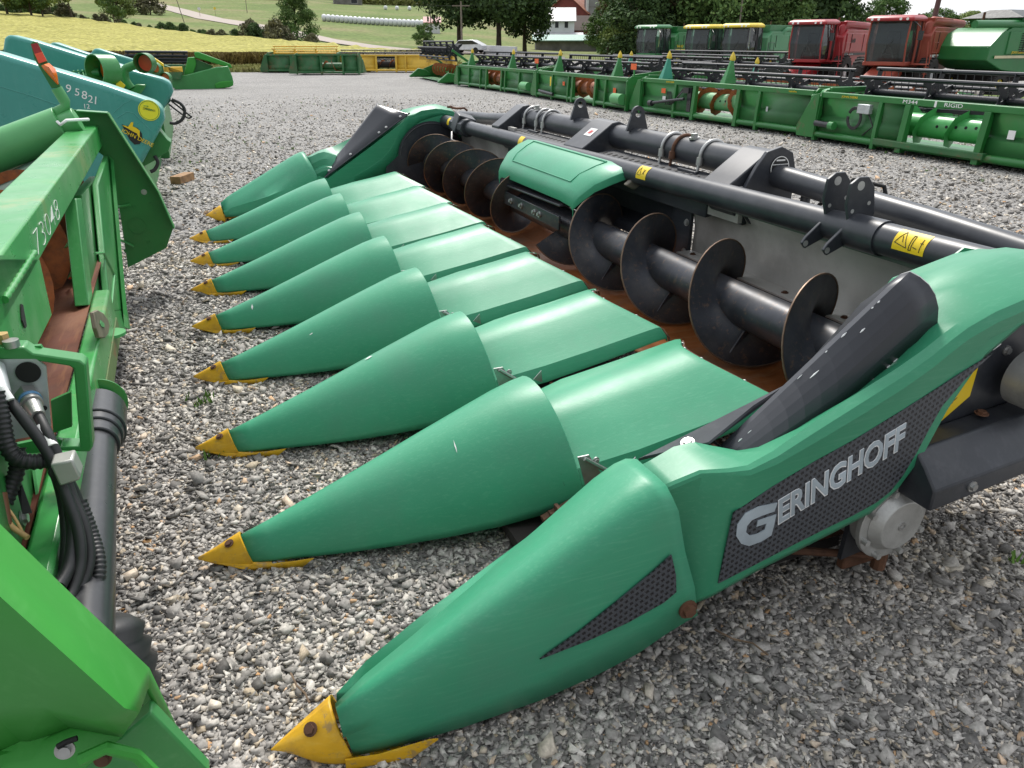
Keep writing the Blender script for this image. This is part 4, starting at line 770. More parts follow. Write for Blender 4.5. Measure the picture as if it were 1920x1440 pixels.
hose('wiring', [(4, 930, 1.600), (8, 960, 1.580), (20, 985, 1.560), (40, 1000, 1.550), (52, 1008, 1.540)], .006, M_castw); hose('wiring', [(12, 950, 1.600), (30, 975, 1.570), (48, 1010, 1.540)], .003, M_castw)
mb = MB(); a_, b_ = onY(2, 925, 1.600), onY(12, 985, 1.560); mb.cyl(a_, b_, .011, n=12); mb.build('connector', mat('brown_connector', (.16, .07, .03), rough=.6), G)
plate([(93, 872), (136, 862), (152, 895), (148, 902), (112, 913)], G, 'hose_clamp', mat('zinc_clamp', (.40, .40, .37), rough=.42, metal=.5), vec=(0, .05, 0), Yp=1.57, bevel=.008)
plate([(88, 888), (96, 876), (114, 912), (118, 920), (108, 922)], G, 'clamp_back', M_hose, vec=(0, .05, 0), Yp=1.60, bevel=.004)
# drive-shaft guard
sa, sb = onP(185, 772, .05), onP(160, 1170, .10)
sdv = (sb-sa).normalized()
ds_ = MB(); ds_.cyl(sa, sa+sdv*.17, .084, .082, n=40); ds_.cyl(sa+sdv*.17, sa+sdv*.21, .076, .072, n=40); ds_.cyl(sa+sdv*.21, sa+sdv*.27, .066, .064, n=40); ds_.cyl(sa+sdv*.27, sa+sdv*1.2, .055, n=40); ds = ds_.build('driveshaft_guard', M_blkp, G, bevel=.004)
mb = MB(); mb.cyl(sa-sdv*.025, sa+sdv*.01, .066, .074, n=20); mb.build('shaft_yoke', M_castw, ds)
mb = MB(); mb.cyl(sa-sdv*.055, sa-sdv*.025, .060, n=32); mb.build('steel_collar', M_steel, ds)
mb = MB(); mb.cyl(sa-sdv*.075, sa-sdv*.07, .088, n=40); mb.build('shaft_storage_disc', M_jd, ds)
bo = onP(198, 1215, .12); mb = MB()
for k, (r, h) in enumerate(((.055, .0), (.075, .025), (.095, .03), (.088, .06), (.105, .065), (.098, .10), (.112, .105), (.10, .16))): pass
prof = [(.055, 0), (.085, .02), (.08, .05), (.10, .06), (.094, .09), (.112, .10), (.105, .14), (.12, .15), (.11, .22)]
bd_ = Vector((-.15, -.45, -.88)).normalized(); xx_ = bd_.orthogonal().normalized(); yy_ = bd_.cross(xx_); b0 = onP(196, 1160, .10)
mb.loft([[b0+bd_*h+(xx_*math.cos(2*PI*i/36)+yy_*math.sin(2*PI*i/36))*r for i in range(36)] for r, h in prof]); mb.build('shaft_boot', M_hose, ds, smooth=85)
# wall behind the hoses
slab([onP(-120, 830, -.02), onP(60, 838, -.02), onP(128, 860, -.02), onP(110, 1120, .0), onP(-150, 1100, 0)], (-.02, 0, 0)).build('lower_wall', M_jddk, G)
slab([onP(60, 880, -.012), onP(96, 862, -.012), onP(108, 1080, .008), onP(88, 1080, .008)], (.006, 0, 0)).build('wall_strip', M_pale, G)
mb = MB(); c_ = onP(41, 972, -.01); mb.bolt(c_, (1, 0, 0), .012, .012); mb.build('bolt', M_steel, G)
slab([onP(99, 900, 0), onP(125, 905, 0), onP(120, 1060, 0), onP(106, 1060, 0)], (-.01, 0, 0)).build('lug_plate', M_jd, G)
slab([onY(28, 905, 1.66), onY(38, 900, 1.66), (onY(60, 962, 1.62)), onY(42, 964, 1.62)], (0, .003, 0)).build('cloth_strap', M_hose, G)
# big fender at the near end
FT = [onY(-120, 868, 1.12), onY(0, 985, 1.06), onY(140, 1122, 1.0), onY(277, 1252, .95), onY(278, 1290, .93)]       # upper right edge
FC = [onY(-120, 1000, .86), onY(0, 1108, .82), onY(120, 1222, .78), onY(235, 1330, .76), onY(262, 1336, .79)]         # crease
FB = [onY(-160, 1460, 1.04), onY(-60, 1470, 1.02), onY(50, 1402, 1.0), onY(135, 1368, .97), onY(228, 1382, .90)]         # lower edge
mb = MB(); S = []
for a, b, c in zip(FT, FC, FB):
    S.append([a+(a-b)*.02+Vector((0, .10, -.25)), a+Vector((0, .01, -.01)), a+(b-a)*.06, a+(b-a)*.5, a+(b-a)*.86, b+(a-b)*.04+(c-b)*.03, b+(c-b)*.14, b+(c-b)*.5, c])
mb.loft(S, closed=False); fd = mb.build('fender', M_jdpl, G, smooth=60, solid=.006, off=-1)
# lower pan under the fender with two bolts
slab([onY(50, 1402, .98), onY(135, 1366, .96), onY(230, 1382, .90), onY(140, 1460, .90), onY(-40, 1470, .98), onY(-40, 1430, .98)], (0, .02, 0)).build('fender_skirt', M_jdpl, G, bevel=.002)
for x, y, m_, r in ((122, 1405, M_steel, .013), (193, 1421, M_rust, .012)):
    c_ = onY(x, y, .90); mb = MB(); mb.cyl(c_, c_+Vector((0, -.003, .001)), r*1.0, n=28); mb.cyl(c_+Vector((0, -.003, 0)), c_+Vector((0, -.010, .003)), r*.62, n=20); mb.build('bolt', m_, G)
mb = MB(); mb.tube([onY(108, 1400, .90), onY(122, 1392, .90), onY(145, 1384, .90)], .004, 6); mb.build('slot', M_holerub, G)
slab([onY(225, 1384, .93), onY(283, 1335, .93), onY(395, 1452, .95), onY(350, 1500, .95), onY(150, 1500, .93), onY(140, 1420, .93)], (0, .03, 0)).build('skid_wing', M_jd, G, bevel=.004)
mb = MB(); mb.tube([onY(150, 1425, .88), onY(200, 1402, .88), onY(255, 1416, .88), onY(300, 1460, .88)], .009, 8); mb.build('moulded_rib', M_jdpl, G)

# ---------------- teal corn headers further back on the left ----------------
M_teal = mat('teal_faded_plastic', (.055, .28, .235), rough=.30, var=.06, vs=2.5, dirt=(.10, .36, .32), damt=.4, ds=1.5, streak=((.3, .55, .5), (20, 20, 3), .08))
M_tealin = mat('dark_inner_green_teal', (.02, .12, .07), rough=.55)
def xz(pts, Y): return [onY(x, y, Y) for x, y in pts]
def shell(pts, Y, depth, m_, par, name='end_fender', bevel=.05): return slab(xz(pts, Y), (0, depth, 0)).build(name, m_, par, bevel=bevel, seg=4, smooth=50)
T1Y = 8.6
T1 = thing('corn_header', 'faded teal corn header end, chalked 95821, with round yellow sticker', 'corn header', (onY(285, 300, T1Y).x-.8, T1Y+.6, 0), group='teal corn headers', world=True)
f1 = shell([(-330, 30), (-330, 260), (-120, 330), (150, 370), (268, 305), (300, 245), (309, 225), (306, 208), (297, 194), (200, 160), (100, 130), (0, 100), (-150, 60)], T1Y, .42, M_teal, T1)
def line_on(pts, Y, r, m_, par, name): k = MB(); k.tube(xz(pts, Y), r, 5); return k.build(name, m_, par)
line_on([(-60, 148), (0, 162), (60, 180), (112, 198), (130, 205)], T1Y, .005, M_teal, f1, 'moulded_crease')
line_on([(212, 212), (232, 194), (248, 186)], T1Y, .004, M_teal, f1, 'moulded_crease')
line_on([(218, 222), (238, 209), (250, 212), (283, 245), (282, 256), (265, 274)], T1Y, .004, M_teal, f1, 'pressed_panel')
dx_ = (onY(180, 193, T1Y)-onY(125, 165, T1Y)).normalized()
for ch, (x, y), s_ in (('9', (122, 172), .11), ('5', (139, 178), .10), ('8', (152, 184), .11), ('2', (164, 191), .10), ('1', (173, 194), .11)):
    words(ch, s_*.95, onY(x, y, T1Y-.003), (1, 0, -.28), (0, 0, 1), M_white, f1, extrude=.001)
words('12', .06, onY(156, 203, T1Y-.003), (1, 0, -.1), (0, 0, 1), M_white, f1, extrude=.001)
# round yellow dealer sticker
c_ = onY(279.5, 207, T1Y-.003); mb = MB(); mb.cyl(c_, c_+Vector((0, -.002, 0)), .098, n=36); ds2 = mb.build('dealer_sticker', mat('yellow_green_sticker', (.75, .72, .03), rough=.4, var=.05), f1)
mb = MB(); mb.ring(c_+Vector((0, -.003, 0)), (0, -1, 0), .086, .090, .001, 36); mb.tube([c_+Vector((-.04, -.003, .045)), c_+Vector((0, -.003, .04)), c_+Vector((-.03, -.003, .015)), c_+Vector((.03, -.003, -.0))], .004, 5); mb.build('sticker_print', M_jd, ds2)
words('ZIMMERMAN', .03, c_+Vector((-.055, -.003, .012)), (1, 0, -.25), (0, 0, 1), M_ink, ds2, width=.11, extrude=.0003)
# black badge with leaping deer shape and maker's name
bad = slab(xz([(228, 233), (236, 236), (246, 236), (258, 240), (266, 250), (267, 262), (262, 270), (252, 271), (243, 262)], T1Y-.003), (0, -.002, 0)).build('deer_badge', M_ink, f1, smooth=0)
slab(xz([(229, 235), (236, 236), (240, 238), (246, 229), (250, 229), (249, 237), (256, 240), (262, 245), (262, 257), (259, 256), (257, 250), (250, 247), (240, 241)], T1Y-.006), (0, -.002, 0)).build('deer_emblem', M_stk, bad, smooth=0)
words('JOHN DEERE', .055, onY(227, 247, T1Y-.006), (1, 0, -.62), (0, 0, 1), M_stk, bad, width=.30, extrude=.0005)
shell([(296, 240), (314, 262), (321, 267), (316, 283), (305, 290), (292, 300), (270, 312), (200, 390), (-60, 400), (-60, 300), (200, 320)], T1Y+.12, .3, M_jddk, T1, 'green_frame', .008)
hose('hose', [(290, 292, T1Y+.1), (296, 305, T1Y+.1), (290, 318, T1Y+.1), (282, 322, T1Y+.1)], .018, par=T1)
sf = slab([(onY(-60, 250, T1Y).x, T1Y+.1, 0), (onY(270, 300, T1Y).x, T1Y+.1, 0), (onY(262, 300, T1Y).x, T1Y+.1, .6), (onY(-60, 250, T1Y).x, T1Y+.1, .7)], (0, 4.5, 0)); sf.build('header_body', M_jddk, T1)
# its lamps
def lamp(par, c, r, face, m_l, hood_m=M_jddk, dirv=(-.35, -1, 0)):
    d = Vector(dirv).normalized(); c = Vector(c); k = MB(); k.ring(c, d, r*.93, r, r*1.1, 24); k.cyl(c-d*r*.2, c, r, n=24); lo = k.build('lamp', hood_m, par, smooth=40)
    k = MB(); k.cyl(c+d*.001, c+d*.012, r*.82, n=24); k.build('lens', m_l, lo); return lo
T2Y = 12.2
T2 = thing('corn_header', 'teal corn header with open dark rear end and caged road lamps on bent arms', 'corn header', (onY(300, 200, T2Y).x-1.2, T2Y+1.5, 0), group='teal corn headers', world=True)
f2 = shell([(4, 98), (8, 72), (14, 65), (22, 66), (60, 75), (150, 103), (260, 135), (305, 147), (320, 155), (325, 172), (322, 180), (308, 204), (285, 215), (250, 170), (236, 160), (180, 146), (140, 150), (90, 140)], T2Y, .5, M_teal, T2)
slab(xz([(0, 100), (22, 72), (150, 108), (320, 160), (320, 190), (305, 205), (240, 190), (100, 160), (0, 140)], T2Y+.05), (0, .05, 0)).build('fender_inside', M_tealin, T2)
slab(xz([(236, 150), (300, 154), (321, 172), (310, 192), (300, 190), (270, 190), (240, 178)], T2Y+.02), (0, .03, 0)).build('rear_opening', mat('cavity_shade', (.008, .025, .015), rough=.8), T2)  # near-black sheet paints the shade inside the opening
slab(xz([(232, 176), (255, 158), (274, 159), (270, 168), (262, 178), (255, 190)], T2Y-.2), (0, .6, 0)).build('frame_beam', M_jd, T2, bevel=.02)
slab([(onY(-20, 200, T2Y).x, T2Y+.1, 0), (onY(300, 200, T2Y).x, T2Y+.1, 0), (onY(300, 200, T2Y).x, T2Y+.1, .55), (onY(-20, 200, T2Y).x, T2Y+.1, .6)], (0, 4.5, 0)).build('header_body', M_jddk, T2)
hose('lamp_arm', [(246, 165, T2Y-.2), (236, 150, T2Y-.2), (234, 132, T2Y-.2), (245, 125, T2Y-.2), (268, 117, T2Y-.2)], .055, M_jd, T2)
lamp(T2, onY(275, 118, T2Y-.3), .125, None, M_orred)
hose('lamp_arm', [(176, 160, T2Y-.6), (168, 146, T2Y-.6), (172, 138, T2Y-.6), (186, 136, T2Y-.6)], .055, M_jd, T2)
lc = onY(205, 132, T2Y-.7); lamp(T2, lc, .19, None, M_amber, M_jd, (-.9, -.75, .05))
slab(xz([(217, 145), (221, 143), (224, 150), (235, 160), (230, 170), (216, 166), (219, 152)], T2Y-.8), (0, .02, 0)).build('yellow_tag', M_stk, T2)
mb = MB(); mb.loft([[onY(155+x, 133+y-8*math.sin(PI*x/40), T2Y-.3+z) for x in range(-35, 40, 8)] for y, z in ((0, 0), (4, .2), (8, .5))], closed=False); mb.build('mesh_guard', M_jddk, T2)
mb = MB()
for x in range(122, 190, 8): mb.tube([onY(x, 136-5*math.sin(PI*(x-122)/68), T2Y-.35), onY(x+6, 150, T2Y-.6)], .008, 4)
for y in (137, 142, 147): mb.tube([onY(x, y-4*math.sin(PI*(x-122)/68), T2Y-.4) for x in range(122, 195, 10)], .008, 4)
mb.build('mesh_wires', M_jd, T2)
hose('hose', [(322, 186, T2Y), (338, 194, T2Y), (346, 206, T2Y), (343, 222, T2Y), (330, 231, T2Y), (318, 230, T2Y)], .022, par=T2)
hose('hose', [(320, 188, T2Y), (335, 200, T2Y), (350, 212, T2Y), (360, 220, T2Y)], .012, par=T2); hose('hose', [(316, 195, T2Y), (330, 206, T2Y), (352, 221, T2Y), (360, 218, T2Y)], .012, par=T2)
T3Y = 16.5
T3 = thing('corn_header', 'teal corn header with pale scuffed fender top, farthest of the teal row', 'corn header', (onY(230, 150, T3Y).x-1, T3Y+1.5, 0), group='teal corn headers', world=True)
shell([(60, 130), (88, 92), (96, 79), (105, 80), (200, 112), (310, 150), (318, 165), (290, 175), (150, 150)], T3Y, .5, M_teal, T3)
shell([(150, 125), (172, 97), (176, 91), (184, 91), (252, 112), (262, 122), (262, 136), (200, 135)], T3Y+3.0, .5, M_teal, T3, 'inner_fender')
slab([(onY(20, 170, T3Y).x, T3Y+.1, 0), (onY(290, 170, T3Y).x, T3Y+.1, 0), (onY(290, 170, T3Y).x, T3Y+.1, .45), (onY(20, 170, T3Y).x, T3Y+.1, .5)], (0, 4.5, 0)).build('header_body', M_jddk, T3)
lamp(T3, onY(293, 127, T3Y-.3), .095, None, M_amber); lamp(T3, onY(312, 146, T3Y-.3), .10, None, M_amber)
slab(xz([(285, 113), (288, 108), (306, 120), (307, 125)], T3Y), (0, .3, 0)).build('yellow_decal_strip', M_stk, T3)
# wooden block lying on the stones
wb = MB(); a_ = at(332, 337, .045); M_wood = mat('weathered_wood', (.30, .17, .08), rough=.8, var=.35, vs=12)
wb.box((a_.x+.06, a_.y+.1, .045), (.13, .36, .09), (0, 0, -.45)); tag(wb.build('wood_block', M_wood, smooth=0, bevel=.004), 'short weathered wooden block lying on the gravel near the left headers', 'wood block')
# paint chip and scuffs on the second snout from the near end
sn_ = [o for o in H.children if o.name.startswith('snout')]
def top_z(n, X): return lerp(X, [q[0] for q in SP], [q[1] for q in SP])
for n_, X_, dy_, sx_, sy_ in ((2, .50, .012, .035, .008), (4, .12, -.06, .012, .012), (1, .62, -.10, .004, .02), (3, .35, -.09, .02, .002)):
    yc_ = YC0+PITCH*n_; w_ = lerp(X_, [q[0] for q in SP], [q[2] for q in SP]); zt_ = top_z(n_, X_); zb_ = lerp(X_, [q[0] for q in SP], [q[3] for q in SP])
    def sp_(X, dy): c = min(.98, abs(dy)/lerp(X, [q[0] for q in SP], [q[2] for q in SP])); s__ = math.sqrt(1-c*c); zz = lerp(X, [q[0] for q in SP], [q[3] for q in SP]); return (X, yc_+dy, zz+(top_z(n_, X)-zz)*s__**1.15+.0035)
    k = MB(); k.add([sp_(X_, dy_), sp_(X_+sx_*.4, dy_-sy_), sp_(X_+sx_, dy_-sy_*.3), sp_(X_+sx_*.7, dy_+sy_)], [(0, 1, 2, 3)]); k.build('paint_chip', M_white, sn_[n_-1], smooth=0)
# ---------------- yellowing soybean field and verges ----------------
M_soy = ground_noise_mat('soybean_leaves', [(.30, (.20, .19, .05)), (.45, (.29, .275, .075)), (.6, (.37, .34, .11)), (.75, (.20, .26, .07))], .5, fine=(2.6, .55), stretch=(.5, 1.2, 1), bump=1.0)
M_soyedge = ground_noise_mat('dry_soybean_stems', [(.3, (.10, .08, .035)), (.5, (.20, .15, .06)), (.7, (.30, .26, .08))], 1.2, fine=(9, .5), stretch=(1, 1, .2))
fcols = list(range(-900, 830, 14))
def fstart(u): return float(np.interp(u, [-900, 0, 430, 640, 820], [56, 56, 55.5, 57, 66]))+.5*math.sin(u*.07)+.35*math.sin(u*.31)
def fend(u): return float(np.interp(u, [-900, 0, 240, 450, 600, 760, 820], [170, 170, 150, 118, 105, 84, 76]))
fr_ = [0, .002, .01, .03, .06, .1, .15, .2, .28, .36, .45, .55, .65, .75, .85, .93, 1]
g_ = np.random.default_rng(5); vs = []; fs = []; n = len(fcols)
for i, t in enumerate(fr_):
    for u in fcols:
        r = fstart(u)+(fend(u)-fstart(u))*t; a = HEAD+math.atan((u-960)/1526); x, y = r*math.sin(a), r*math.cos(a)
        vs.append((x, y, gz(x, y)+(-.02 if i == 0 else .62+g_.normal(0, .09))))
for i in range(len(fr_)-1):
    for j in range(n-1): fs.append((i*n+j, i*n+j+1, (i+1)*n+j+1, (i+1)*n+j))
mb = MB(); mb.add(vs, fs); o = mb.build('soybean_field', M_soy, smooth=180); tag(o, 'yellowing soybean crop filling the field', kind='stuff')
# leafy scatter: crop edge, weeds at the edge of the stones
def tufts(name, pts, h, wd, m_, label, seed):
    g = np.random.default_rng(seed); vs = []; fs = []
    for (x, y, z) in pts:
        for _ in range(7):
            a = g.uniform(0, 2*PI); hh = h*g.uniform(.5, 1.2); ln = hh*g.uniform(.1, .7); dx, dy = math.cos(a), math.sin(a); ww = wd*g.uniform(.6, 1.3); o = len(vs)
            bx, by = x+g.normal(0, wd*2), y+g.normal(0, wd*2)
            vs += [(bx-dy*ww, by+dx*ww, z), (bx+dy*ww, by-dx*ww, z), (bx+dx*ln+dy*ww*.3, by+dy*ln-dx*ww*.3, z+hh), (bx+dx*ln*1.2-dy*ww*.3, by+dy*ln*1.2+dx*ww*.3, z+hh)]; fs.append((o, o+1, o+2, o+3))
    mb = MB(); mb.add(vs, fs); o = mb.build(name, m_, smooth=0); return tag(o, label, kind='stuff')
M_weed = mat('dry_grass', (.26, .27, .09), rough=.9, var=.5, vs=2, dirt=(.38, .32, .14), damt=.9, ds=.8)
M_green = mat('green_weed', (.10, .20, .03), rough=.8, var=.4, vs=9)
P = []; g = np.random.default_rng(3)
for _ in range(5200):
    u = g.uniform(-200, 860); r = gedge(u)+abs(g.normal(0, 1))*3.6-.6; a = HEAD+math.atan((u-960)/1526); x, y = r*math.sin(a), r*math.cos(a); P.append((x, y, gz(x, y)))
tufts('verge_grass', P, .22, .05, M_weed, 'dry yellow grass along the edge of the yard', 1)
P = []
for _ in range(6500):
    u = g.uniform(-200, 825); r = fstart(u)+g.uniform(-.5, 1.2); a = HEAD+math.atan((u-960)/1526); x, y = r*math.sin(a), r*math.cos(a); P.append((x, y, gz(x, y)))
tufts('soybean_stems', P, .75, .05, M_soyedge, 'dry brown soybean stems at the edge of the field', 2)
P = []
for (cx, cy, n_, s_) in [(-.2, 3.45, 5, .05), (.0, 4.4, 5, .04), (-.15, 2.9, 4, .04), (1.2, 9.5, 10, .4), (1.0, 13.5, 14, .6), (2.2, 6.4+2.5, 6, .5), (.5, 18, 25, 1.2), (3.6, 22, 25, 2), (8.6, 14, 20, 2.2), (9.4, 11, 16, 1.8), (9.5, 8, 10, 1.5), (2.0, .75, 5, .08), (2.6, 1.3, 6, .2), (-.1, 12, 8, .4)]:
    for _ in range(n_): P.append((cx+g.normal(0, s_), cy+g.normal(0, s_), .005))
tufts('small_weeds', P, .035, .006, M_green, 'tiny green weeds growing between the stones', 3)
# ---------------- gravel-yard row of grain headers ----------------
M_row = mat('row_green_paint', (.020, .165, .032), rough=.38, var=.14, vs=1.5, dirt=(.05, .16, .06), damt=.5, ds=1.5, rust=(.12, .10, .05), ramt=.5, rs=4)
M_rowdk = mat('row_green_panel', (.014, .115, .024), rough=.45, var=.2, vs=1.2, dirt=(.06, .09, .04), damt=.5, ds=2)
M_reel = mat('black_reel_paint', (.012, .013, .018), rough=.45, var=.2, vs=3)
M_old = mat('old_dark_green_paint', (.022, .12, .035), rough=.55, var=.25, vs=2, dirt=(.12, .13, .07), damt=.6, ds=1.5, rust=(.16, .08, .03), ramt=.6, rs=3)
M_yold = mat('old_yellow_paint', (.72, .46, .05), rough=.5, var=.12, vs=1, dirt=(.35, .24, .06), damt=.6, ds=1.4)
M_rdrum = mat('rusty_drum', (.30, .12, .07), rough=.7, var=.3, vs=5, dirt=(.40, .22, .15), damt=.6, ds=4)
M_gdrum = mat('scraped_green_drum', (.14, .36, .16), rough=.5, var=.15, vs=4, rust=(.32, .11, .04), ramt=.9, rs=3.2)
M_pdrum = mat('pale_green_drum', (.07, .36, .10), rough=.35, var=.1, vs=3)
M_ytip = mat('yellow_plastic_cap', (.75, .55, .05), rough=.5)
M_tealp = mat('teal_cone_plastic', (.04, .30, .20), rough=.4)
def platform(name, label, x0, y0, y1, body=None, opening=(.36, .66), drum=None, reel=True, cones=(), zt=.76, group='grain headers in the row', style=0, reel_m=None, rz=0, ghost=False, zb=0.0, reel_h=.42, front=1.0):
    body = body or M_row; drum = drum or M_rdrum; L_ = y1-y0; Tn = thing(name, label, 'grain header', (x0+.6, (y0+y1)/2, zb), rz=rz, group=group)
    hl = L_/2; ya_, yb_ = -hl+L_*(1-opening[1]), -hl+L_*(1-opening[0])          # y measured towards the far end
    X0 = -.6
    def B(a, b, nm, m_, par=Tn, bev=.006): k = MB(); k.bb(a, b); return k.build(nm, m_, par, bevel=bev)
    B((X0, -hl, zt-.09), (X0+.11, hl, zt), 'top_beam', body, bev=.01)
    for a, b in ((-hl, ya_), (yb_, hl)):
        k = MB(); k.loft([[(X0+.05, a, zt-.09), (X0+.05, b, zt-.09)], [(X0+.08, a, .42), (X0+.08, b, .42)], [(X0+.04, a, .36), (X0+.04, b, .36)], [(X0+.02, a, .10), (X0+.02, b, .10)]], closed=False); k.build('rear_wall', M_rowdk if body is M_row else body, Tn, solid=.01)
    k = MB(); k.cyl((X0+.02, -hl, .12), (X0+.02, hl, .12), .055, n=14); k.build('lower_tube', body, Tn)
    np_ = max(2, int(L_/1.1))
    for i in range(np_+1):
        y = -hl+L_*i/np_
        if ya_+.12 < y < yb_-.12: continue
        k = MB(); k.prism([(X0-.035, .02), (X0+.05, .02), (X0+.05, zt-.085), (X0-.005, zt-.085), (X0-.035, .3)], 'y', y-.035, y+.035); k.build('rib', body, Tn, bevel=.004)
    for y in (ya_, yb_): k = MB(); k.prism([(X0-.05, .03), (X0+.06, .03), (X0+.06, zt-.085), (X0-.012, zt-.085)], 'y', y-.05, y+.05); k.build('opening_post', body, Tn, bevel=.004)
    k = MB(); k.cyl((X0+.42, -hl+.05, .40), (X0+.42, hl-.05, .40), .17, n=24); dr_ = k.build('auger_drum', drum, Tn)
    k = MB(); S = []; m_ = 90
    for i in range(m_+1):
        y = -hl+.1+(L_-.2)*i/m_; s_ = 1 if y < 0 else -1; a = abs(y)/.55*2*PI; S.append([(X0+.42+r*math.cos(a), y, .40+r*math.sin(a)) for r in (.16, .28)])
    S = [s for s in S]; k.loft(S, closed=False); k.build('auger_flight', M_rustb if drum is not M_pdrum else M_pdrum, Tn, smooth=90)
    if style != 3:
        k = MB()
        for i in range(5): yy = ya_+(yb_-ya_)*(.25+.12*i); a = R(160+i*3); k.cyl((X0+.42+.165*math.cos(a), yy, .40+.165*math.sin(a)), (X0+.42+.175*math.cos(a), yy, .40+.175*math.sin(a)), .022, n=8)
        k.build('finger_holes', M_holerub, dr_)
    k = MB(); k.loft([[(X0+.02, y, .12), (X0+.45, y, .07), (X0+1.1, y, .05), (X0+1.35, y, .07)] for y in (-hl, hl)], closed=False); k.build('floor_pan', M_jddk, Tn, solid=.01)
    for sgn in (-1, 1):
        y = sgn*hl; P_ = [(X0-.03, .06), (X0-.03, zt-.08), (X0+.10, zt+.03), (X0+.45, zt+.02), (X0+.95*front+.1, zt-.20), (X0+1.55*front, .16), (X0+1.50*front, .05)]
        k = MB(); k.prism(P_, 'y', y-.02, y+.02); k.build('end_sheet', body, Tn, bevel=.006)
        k = MB(); k.prism([(X0+.6, .10), (X0+.95, zt-.25), (X0+1.3, .44), (X0+1.75*front, .10), (X0+1.7*front, .05)], 'y', y-.09, y+.09); k.build('crop_divider', body, Tn, bevel=.03)
    k = MB(); k.prism([(hl-.02, zt-.02), (hl+.10, zt-.05), (hl+.42, .22), (hl+.40, .06), (hl-.02, .06)], 'x', X0-.05, X0-.02); k.build('end_wing', body, Tn, bevel=.006)
    k = MB(); k.loft([[(X0-.05, hl+.10, zt-.05), (X0+.5, hl+.05, zt+.02)], [(X0-.05, hl+.42, .22), (X0+.9, hl+.30, .22)]], closed=False); k.build('end_cheek', body, Tn, solid=.012)
    for (yy, mc, hh) in cones:
        k = MB(); P1 = []
        for z, hw, xd in ((zt-.02, .17, .30), (zt+.12, .12, .22), (zt+.28, .075, .13), (zt+.42, .045, .07)): P1.append([(X0+.40-xd/2+.1*(z-zt), yy-hw/2, z), (X0+.40+xd/2+.1*(z-zt), yy-hw/2, z), (X0+.40+xd/2+.1*(z-zt), yy+hw/2, z), (X0+.40-xd/2+.1*(z-zt), yy+hw/2, z)])
        k.loft(P1); cn = k.build('divider_cone', mc, Tn, bevel=.01)
        k = MB(); z = zt+.41; k.loft([[(X0+.45-a, yy-a, z+h_), (X0+.45+a, yy-a, z+h_), (X0+.45+a, yy+a, z+h_), (X0+.45-a, yy+a, z+h_)] for a, h_ in ((.034, 0), (.045, .03), (.035, .09), (.004, .17))]); k.build('yellow_cap', M_ytip, cn, smooth=60)
    if reel:
        rm = reel_m or M_reel; rx, rz_, rr = X0+.95, reel_h+.36, .36
        k = MB(); k.cyl((rx, -hl+.15, rz_), (rx, hl-.15, rz_), .055, n=12); rl = k.build('reel_shaft', rm, Tn)
        nb = 6; ns = max(3, int(L_/1.15))
        for b in range(nb):
            a = 2*PI*b/nb+.35; k = MB(); bx_, bz_ = rx+rr*math.cos(a), rz_+rr*math.sin(a); k.cyl((bx_, -hl+.12, bz_), (bx_, hl-.12, bz_), .030, n=8)
            nt_ = int((L_-.3)/.14)
            for i in range(nt_): y = -hl+.2+i*.14; k.cyl((bx_, y, bz_), (bx_+.03, y, bz_-.17), .006, n=3, cap=False)
            k.build('reel_bat', rm, Tn)
        for s_ in range(ns+1):
            y = -hl+.2+(L_-.4)*s_/ns; k = MB()
            for b in range(nb):
                a = 2*PI*b/nb+.35; k.bar((rx, y, rz_), (rx+rr*math.cos(a), y, rz_+rr*math.sin(a)), .09, .014, up=(0, 1, 0))
                a2 = 2*PI*(b+1)/nb+.35; k.bar((rx+rr*.55*math.cos(a), y, rz_+rr*.55*math.sin(a)), (rx+rr*.55*math.cos(a2), y, rz_+rr*.55*math.sin(a2)), .06, .012, up=(0, 1, 0))
            k.build('reel_spider', rm, Tn)
        for sgn in (-1, 1): k = MB(); k.bar((X0+.15, sgn*(hl-.04), zt+.02), (rx+.15, sgn*(hl-.04), rz_+.04), .06, .09); k.build('reel_arm', body if style != 2 else M_reel, Tn, bevel=.01)
    return Tn
def sticker(par, x, y, z, w_, h_, m_, nm='decal'): k = MB(); k.bb((x-.004, y-w_/2, z-h_/2), (x, y+w_/2, z+h_/2)); return k.build(nm, m_, par)
M_osk = mat('orange_decal', (.75, .12, .02), rough=.5); M_ysk = M_stk
def shaft(par, y0_, y1_, z0, z1): k = MB(); k.cyl((-.72, y0_, z0), (-.70, y1_, z1), .035, .028, n=12); k.cyl((-.72, y0_-.08, z0), (-.72, y0_+.04, z0), .065, n=14); return k.build('driveshaft', M_blkp, par)
def logo(par, y, z, s=.12):
    a_ = sticker(par, -.634-.003, y, z, s, s*1.15, M_ink, 'maker_badge'); k = MB()
    k.bb((-.6402, y-s*.42, z-s*.5), (-.6385, y-s*.36, z+s*.5)); k.bb((-.6402, y+s*.36, z-s*.5), (-.6385, y+s*.42, z+s*.5)); k.bb((-.6402, y-s*.36, z+s*.44), (-.6385, y+s*.36, z+s*.5)); k.bb((-.6402, y-s*.36, z-s*.5), (-.6385, y+s*.36, z-s*.44))
    k.bar((-.6395, y+s*.25, z-s*.1), (-.6395, y-s*.05, z+s*.25), .002, s*.16); k.bar((-.6395, y-s*.02, z+s*.2), (-.6395, y-s*.25, z-s*.3), .002, s*.12); k.build('deer_emblem', M_stk, a_)
def wtext(par, t_, y, z, w_, m_, h=.06): return words(t_, h, (-.604, y, z), (0, -1, 0), (0, 0, 1), m_, par, width=w_, extrude=.001)
XR = 9.75

